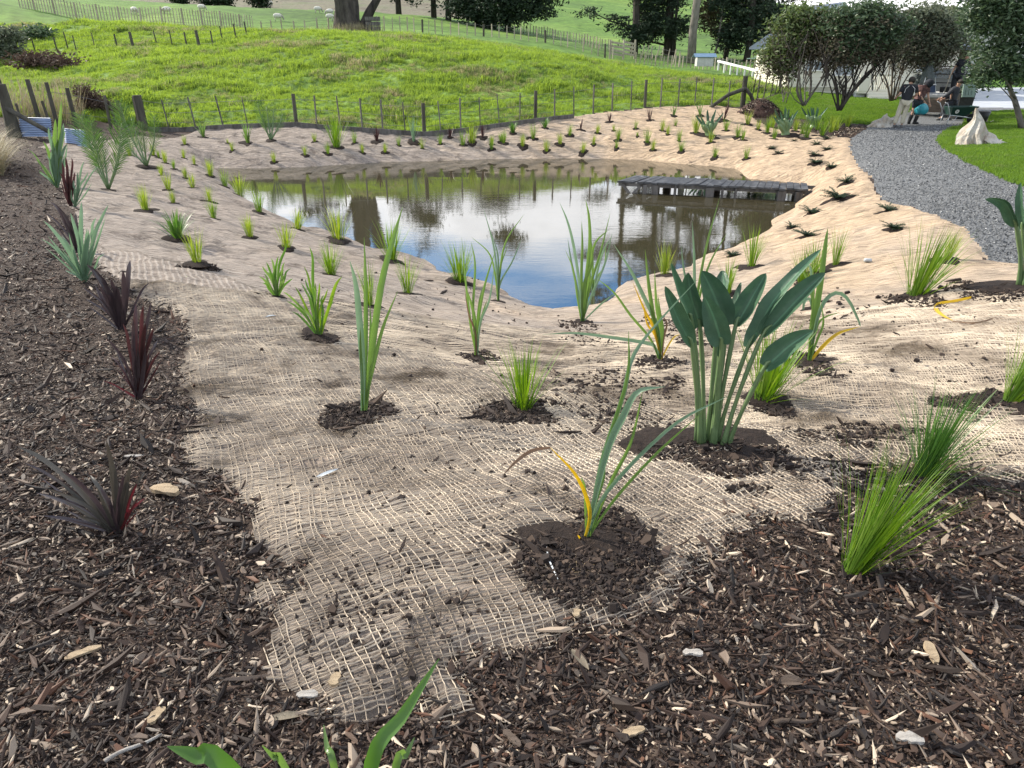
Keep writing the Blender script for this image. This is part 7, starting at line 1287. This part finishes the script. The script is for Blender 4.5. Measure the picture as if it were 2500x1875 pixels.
# ---------------------------------------------------------------- truck (seen from behind) and what is on and round it
M['cabpaint'] = surf('off_white_truck_paint', (.17, .18, .18), (.25, .25, .245), 3, .35, 0, spec=.6); M['tailwood'] = surf('brown_tail_board', (.09, .07, .055), (.16, .125, .095), 7, .8, .4, 30, .2, (1, .3, 3)); M['darksteel'] = surf('dark_steel', (.03, .03, .032), (.08, .08, .085), 6, .5, .2, metal=.4)
M['greyfab'] = surf('grey_green_tarp', (.07, .085, .085), (.15, .17, .165), 3, .7, .8, 8, .3, bdist=.08); M['teal'] = surf('teal_plastic', (.02, .22, .28), (.03, .28, .34), 3, .4, 0); M['binlid'] = surf('pale_green_plastic', (.14, .20, .17), (.20, .27, .23), 3, .45, 0); M['blueseat'] = surf('dark_blue_fabric', (.02, .035, .07), (.04, .06, .11), 4, .6, 0); M['alu'] = surf('bare_metal_tube', (.45, .46, .47), (.6, .6, .6), 4, .3, 0, metal=.8)
M['greentray'] = surf('dark_green_tray', (.012, .035, .03), (.02, .05, .042), 3, .4, 0); M['redlamp'] = surf('red_lamp', (.35, .02, .02), (.4, .03, .03), 3, .3, 0)
xa = at(2239, 250, 32.6)[0]; xb = at(2345, 250, 32.6)[0]; xc = (xa + xb) / 2; WD = xb - xa; Y0 = 32.6
truck = thing('flat_deck_truck', (xc, Y0 + 2, TZ), 'small off-white flat deck truck seen from behind, loaded, at drive end', 'truck')
def tb(name, boxes, mat, par=truck, bevel=.02):
    mb = MB()
    for c, s_ in boxes: mb.box(c, s_)
    o = mb.build(name, M[mat], par); 
    if bevel: b_ = o.modifiers.new('bevel', 'BEVEL'); b_.width = bevel; b_.segments = 2
    return o
tb('deck', [((xc, Y0 + 1.5, DZ - .05), (WD, 3.0, .09)), ((xc, Y0 + .0, DZ - .06), (WD + .04, .06, .13))], 'hutch'); tb('tail_board', [((xc - .12, Y0 - .09, DZ - .42), (WD * .93, .05, .52))], 'tailwood'); tb('chassis', [((xc - .4, Y0 + 2.4, TZ + .5), (.12, 4.6, .16)), ((xc + .4, Y0 + 2.4, TZ + .5), (.12, 4.6, .16)), ((xc, Y0 + .5, TZ + .42), (1.3, .12, .12))], 'darksteel')
ch = DZ + 1.0
o = tb('cab', [((xc, Y0 + 4.0, (TZ + .55 + ch) / 2), (WD * .93, 1.5, ch - TZ - .55)), ((xc, Y0 + 5.0, TZ + .85), (WD * .9, .8, .6))], 'cabpaint', bevel=.09); mb = MB(); mb.box((xc, Y0 + 3.235, DZ + .68), (WD * .55, .02, .32)); mb.build('rear_window', M['glass'], truck)
tb('headboard', [((xc + s_ * WD * .46, Y0 + 3.05, DZ + .5), (.05, .05, 1.05)) for s_ in (-1, 1)] + [((xc, Y0 + 3.05, DZ + z_), (WD * .95, .05, .05)) for z_ in (.35, .7, 1.02)], 'darksteel', bevel=0)
tb('side_board', [((xa + .02, Y0 + 1.5, DZ + .2), (.04, 2.9, .38))], 'cabpaint')
for sx in (-1, 1):
    for yy_, rr0 in ((Y0 + .9, .33), (Y0 + 4.4, .33)):
        for dual in ((0, .22) if yy_ < Y0 + 2 else (0,)):
            x_ = xc + sx * (WD * .5 - .14 - dual); mb = MB(); q = [(x_ - .1, yy_, TZ + rr0), (x_ - .07, yy_, TZ + rr0), (x_ + .07, yy_, TZ + rr0), (x_ + .1, yy_, TZ + rr0)]; mb.tube(q, [rr0 * .9, rr0, rr0, rr0 * .9], 22); w = mb.build('wheel', M['rubber'], truck, True); mb = MB(); mb.tube([(x_ - .105, yy_, TZ + rr0), (x_ + .105, yy_, TZ + rr0)], rr0 * .55, 14); mb.build('rim', M['darksteel'], w)
    mb = MB(); mb.box((xc + sx * WD * .42, Y0 + .35, TZ + .36), (.3, .02, .42)); mb.build('mud_flap', M['rubber'], truck); tb('tail_light', [((xc + sx * WD * .40, Y0 - .13, DZ - .1), (.2, .05, .08))], 'redlamp', bevel=.01)
ra = math.atan2(xc, Y0); truck.rotation_euler = (0, 0, -ra); truck.location = (xc + math.sin(ra) * 2, Y0 + math.cos(ra) * 2, TZ)
def blob(name, c, r, mat, label, cat, seed=1, pw=1.0, amp=.12, peak=None, n1=30, n2=18, crease=9):
    r_ = random.Random(seed); V_ = []; F_ = []; ph = [r_.uniform(0, 6) for _ in range(8)]
    for j in range(n2 + 1):
        v = math.pi * j / n2
        for i in range(n1):
            u = 2 * math.pi * i / n1; e = 1 + amp * (math.sin(3 * u + ph[0] + 2 * v) + .7 * math.sin(5 * u + ph[1] - 3 * v) + .5 * math.sin(crease * u + ph[2] + 4 * v) * abs(math.sin(2 * v + ph[3]))) ; x_ = math.cos(u) * math.sin(v) ** .8 * r[0] * e; y_ = math.sin(u) * math.sin(v) ** .8 * r[1] * e; z_ = math.cos(v) * r[2] * (1 + amp * .6 * math.sin(4 * u + ph[4]))
            if peak: t = max(0, z_ / r[2]); k = 1 - peak[2] * t; x_ = x_ * k + peak[0] * t * t; y_ = y_ * k + peak[1] * t * t; z_ = z_ * (1 + .5 * t)
            V_.append((c[0] + x_, c[1] + y_, max(c[2] + z_, c[2] - r[2] * .62)))
    for j in range(n2):
        for i in range(n1): F_.append((j * n1 + i, (j + 1) * n1 + i, (j + 1) * n1 + (i + 1) % n1, j * n1 + (i + 1) % n1))
    mb = MB(); mb.add(V_, F_); o = mb.build(name, M[mat], None, True, True); return tag(o, label, cat)
blob('tarpaulin_bundle', (at(2263, 230, 33.3)[0], 33.6, DZ + .50), (.22, .3, .62), 'greyfab', 'upright grey green tarpaulin bundle on left side of the truck deck', 'tarpaulin', 3)
blob('tarpaulin_bundle', (at(2238, 230, 34)[0], 34.2, DZ + .30), (.24, .5, .42), 'greyfab', 'low rounded tarpaulin bundle by the truck cab, behind the hood', 'tarpaulin', 4)
q = Vector((at(2268, 230, 32.9)[0], 32.95, DZ + .01)); fcg = thing('folding_chair', q, 'folded camp chair with dark blue seat standing on truck deck', 'chair'); mb = MB()
for s_ in (-1, 1): mb.tube([q + Vector((s_ * .30, 0, 0)), q + Vector((s_ * .20, .12, .62))], .016, 6); mb.tube([q + Vector((s_ * .27, .22, 0)), q + Vector((s_ * .24, -.02, .36))], .014, 6)
mb.tube([q + Vector((-.24, 0, .36)), q + Vector((.24, 0, .36))], .015, 6); mb.build('frame', M['alu'], fcg); mb = MB(); mb.add([q + Vector(v) for v in ((-.26, -.02, .05), (.26, -.02, .05), (.22, .02, .34), (-.22, .02, .34), (-.26, 0, .05), (.26, 0, .05), (.22, .04, .34), (-.22, .04, .34))], [(0, 1, 2, 3), (7, 6, 5, 4), (0, 4, 5, 1), (2, 6, 7, 3)]); mb.build('seat', M['blueseat'], fcg)
q = Vector((at(2341, 285, 31.9)[0], 31.9, TZ)); wb = thing('wheelie_bin', q, 'dark wheelie bin with pale green lid at the right truck corner', 'bin'); mb = MB(); mb.box(q + Vector((0, 0, .50)), (.50, .5, .92), None, 0, 1.18); mb.build('body', M['rubber'], wb); mb = MB(); mb.box(q + Vector((-.02, -.30, 1.08)), (.50, .07, .48), Matrix.Rotation(-.15, 3, 'X')); lid = mb.build('lid', M['binlid'], wb)
for k in range(3): mb = MB(); mb.box(q + Vector((-.14 + k * .12, -.345, 1.06)), (.03, .03, .28), Matrix.Rotation(-.15, 3, 'X')); mb.build('rib', M['binlid'], lid)
for s_ in (-1, 1): mb = MB(); mb.tube([q + Vector((s_ * .2, .25, .1)), q + Vector((s_ * .26, .25, .1))], .1, 14); mb.build('wheel', M['rubber'], wb)
bl = [(np.array([q.x + .28, 32.3, TZ + z_]), .22, .22, .22) for z_ in (.7, 1.0, 1.25)]; V_, qq = crownmesh(bl, 900, .07, 71, .08); me = fastmesh('foliage', V_, qq, False); me.materials.append(M['lf_dark']); o = bpy.data.objects.new('potted_shrub', me); COL.objects.link(o); tag(o, 'leafy green shrub squeezed beside the wheelie bin', 'shrub')
mb = MB(); mb.tube([(q.x - .28, 32.9, DZ), (q.x - .1, 33.0, DZ + .95)], .018, 6); o = mb.build('tool_handle', M['palewood'], None, True, True); tag(o, 'pale wooden tool handle leaning on the loaded truck deck', 'tool')
rr_ = random.Random(5)
for k in range(7):
    px_ = 2296 + k * 7; mb = MB(); c = Vector((at(px_, 240, 33.4)[0], 33.2 + rr_.uniform(-.2, .5), DZ + .04)); mb.tube([c + Vector((0, 0, 0)), c + Vector((0, 0, .13)), c + Vector((0, 0, .22))], [.07, .085, .095], 10)
    for j in range(9): a_ = rr_.uniform(0, 6.3); mb.add([c + Vector((0, 0, .2)), c + Vector((.01, .01, .2)), c + Vector((math.cos(a_) * .12, math.sin(a_) * .12, rr_.uniform(.3, .45)))], [(0, 1, 2)])
    o = mb.build('plant_pot', M['rubber'], None); tag(o, 'small black plant pot on the truck deck, %s from left' % ORD[k], 'pot', 'plant pots on the truck deck')
# teal bucket held by the person
q = Vector((at(2246, 262, 30.0)[0], 29.9, at(2246, 268, 30.0)[2])); mb = MB(); ax = Vector((.25, -.85, .3)).normalized(); mb.tube([q - ax * .17, q - ax * .05, q + ax * .10, q + ax * .17], [.14, .17, .19, .20], 22); o = mb.build('bucket', M['teal'], None, True, True); tag(o, 'teal plastic bucket held by the person in gumboots', 'bucket')
# wheelbarrow
q = Vector((at(2338, 300, 30)[0], 30.0, 0)); q.z = hz(q.x, q.y); wbr = thing('wheelbarrow', q, 'dark green wheelbarrow with round white sticker, handles to the left', 'wheelbarrow'); mb = MB()
Tt = [q + Vector(v) for v in ((-.50, -.32, .62), (.52, -.30, .64), (.52, .30, .64), (-.50, .32, .62))]; Bt = [q + Vector(v) for v in ((-.44, -.2, .34), (.12, -.17, .30), (.12, .17, .30), (-.44, .2, .34))]
mb.add(Tt + Bt + [v + Vector((0, 0, .02)) + (q + Vector((0, 0, .5)) - v) * .03 for v in Tt + Bt], [(0, 4, 5, 1), (1, 5, 6, 2), (2, 6, 7, 3), (3, 7, 4, 0), (4, 7, 6, 5), (8, 9, 13, 12), (9, 10, 14, 13), (10, 11, 15, 14), (11, 8, 12, 15), (12, 13, 14, 15), (0, 1, 9, 8), (1, 2, 10, 9), (2, 3, 11, 10), (3, 0, 8, 11)]); tr_ = mb.build('tray', M['greentray'], wbr)
mb = MB(); f_ = (Tt[0] + Bt[0]) / 2; c = (Tt[0] + Tt[1] + Bt[0] + Bt[1]) / 4 + Vector((-.20, -.022, .0)); n_ = (Bt[0] - Tt[0]).cross(Tt[1] - Tt[0]).normalized(); n_ = -n_ if n_.y > 0 else n_; u_ = Vector((1, 0, 0)); v_ = n_.cross(u_).normalized(); mb.add([c + n_ * .006 + (u_ * math.cos(a_) + v_ * math.sin(a_)) * .075 for a_ in np.linspace(0, 6.283, 21)[:-1]], [tuple(range(20))]); st_ = mb.build('sticker', M['white'], tr_)
mb = MB(); mb.beam(c + n_ * .009 + v_ * .03, c + n_ * .009 - v_ * .035, .016, .002, n_); mb.beam(c + n_ * .009 + v_ * .03, c + n_ * .009 + u_ * .03 + v_ * .012, .014, .002, n_); mb.build('sticker_mark', M['rubber'], st_)
for s_ in (-1, 1):
    mb = MB(); mb.tube([q + Vector((-.82, s_ * .28, .80)), q + Vector((-.70, s_ * .28, .74)), q + Vector((-.5, s_ * .25, .34)), q + Vector((.1, s_ * .16, .27)), q + Vector((.55, s_ * .06, .2))], .018, 7); mb.build('handle', M['alu'], wbr, True); mb = MB(); mb.tube([q + Vector((-.5, s_ * .25, .33)), q + Vector((-.56, s_ * .25, .02)), q + Vector((-.38, s_ * .24, .02)), q + Vector((-.2, s_ * .22, .29))], .016, 6); mb.build('leg', M['alu'], wbr, True)
mb = MB(); mb.tube([q + Vector((.52, -.05, .19)), q + Vector((.52, .05, .19))], .19, 20); mb.build('wheel', M['rubber'], wbr, True)
# black tub
q = Vector((at(2390, 300, 30.2)[0], 30.2, 0)); q.z = hz(q.x, q.y); mb = MB(); mb.tube([q, q + Vector((0, 0, .2)), q + Vector((0, 0, .42)), q + Vector((0, 0, .44)), q + Vector((0, 0, .42)), q + Vector((0, 0, .06))], [.22, .27, .32, .34, .30, .2], 24); o = mb.build('black_tub', M['rubber'], None, True, True); tag(o, 'round black tub on the lawn behind the white bag', 'tub')
mb = MB(); q = Vector(hit(2412, 300)); r_ = random.Random(4)
for k in range(9): a_ = q + Vector((r_.uniform(-.2, .25), r_.uniform(-.1, .15), .03)); mb.tube([a_, a_ + Vector((r_.uniform(-.15, .2), r_.uniform(-.1, .1), r_.uniform(.0, .12)))], [.03, .008], 5)
o = mb.build('root_scraps', M['palewood'], None, False, True); tag(o, 'scraps of pale roots and string beside the black tub', 'scraps')
# white bulk bags
def clothbag(name, cx, cy, D, peaks, label, seed):
    """empty woven bag slumped in sharp pleats hanging from one or more peaks"""
    q = at(cx, cy, D); z0_ = hz(q[0], q[1]); g = random.Random(seed); mb = MB()
    for (ox, oy, R0x, R0y, Hh, lx, ly) in peaks:
        n1, n2 = 44, 20; V_ = []; F_ = []; ph = [g.uniform(0, 6.28) for _ in range(6)]; A_ = [g.uniform(.10, .22) for _ in range(3)]
        for j in range(n2 + 1):
            t = j / n2
            for i in range(n1):
                u = 2 * math.pi * i / n1; pl = A_[0] * (1 - 2 * abs(math.sin(1.5 * u + ph[0] + t * 1.2))) + A_[1] * (1 - 2 * abs(math.sin(2.5 * u + ph[1] - t * 1.8))) + .12 * (1 - 2 * abs(math.sin(4.5 * u + ph[2] + t)))
                rr = ((1 - t) ** 1.15 * (1 + pl * (1 - .3 * t)) + .11 * (1 - t * .5)) * (1 + .10 * math.sin(7 * t + 2 * u + ph[3])); sag = .05 * math.sin(3 * u + ph[4]) * (1 - t)
                V_.append((q[0] + ox + math.cos(u) * rr * R0x + lx * t * t + .04 * math.sin(9 * t + ph[5]), D + oy + math.sin(u) * rr * R0y + ly * t * t, z0_ - .04 + Hh * (t ** .85) * (1 + sag) + (.06 * max(0, math.sin(3 * u + ph[0])) * (1 - t) ** 2)))
        for j in range(n2):
            for i in range(n1): F_.append((j * n1 + i, j * n1 + (i + 1) % n1, (j + 1) * n1 + (i + 1) % n1, (j + 1) * n1 + i))
        F_.append(tuple(range(n2 * n1, n2 * n1 + n1))); mb.add(V_, F_)
    o = mb.build(name, M['bag'], None, False, True); return tag(o, label, 'bag', 'white woven bulk bags')
M['bag'] = surf('white_woven_sacking', (.26, .20, .14), (.42, .39, .34), 2.6, .75, .8, 9, .3, c3=(.58, .56, .52), bdist=.06)
clothbag('bulk_bag', 2385, 350, 21.6, [(-.12, 0, .42, .36, 1.02, -.10, 0), (.30, -.15, .42, .36, .42, -.15, .1), (-.30, -.05, .30, .3, .62, .1, 0), (.52, -.1, .22, .22, .2, .1, 0)], 'crumpled white woven bag standing in a peak on the lawn', 7)
clothbag('bulk_bag', 2152, 300, 29.4, [(.05, 0, .40, .34, .50, .12, 0), (-.20, -.05, .36, .3, .34, .1, 0), (.26, .05, .30, .26, .50, -.15, 0)], 'crumpled white woven bag lying beside driveway left of the people', 9)
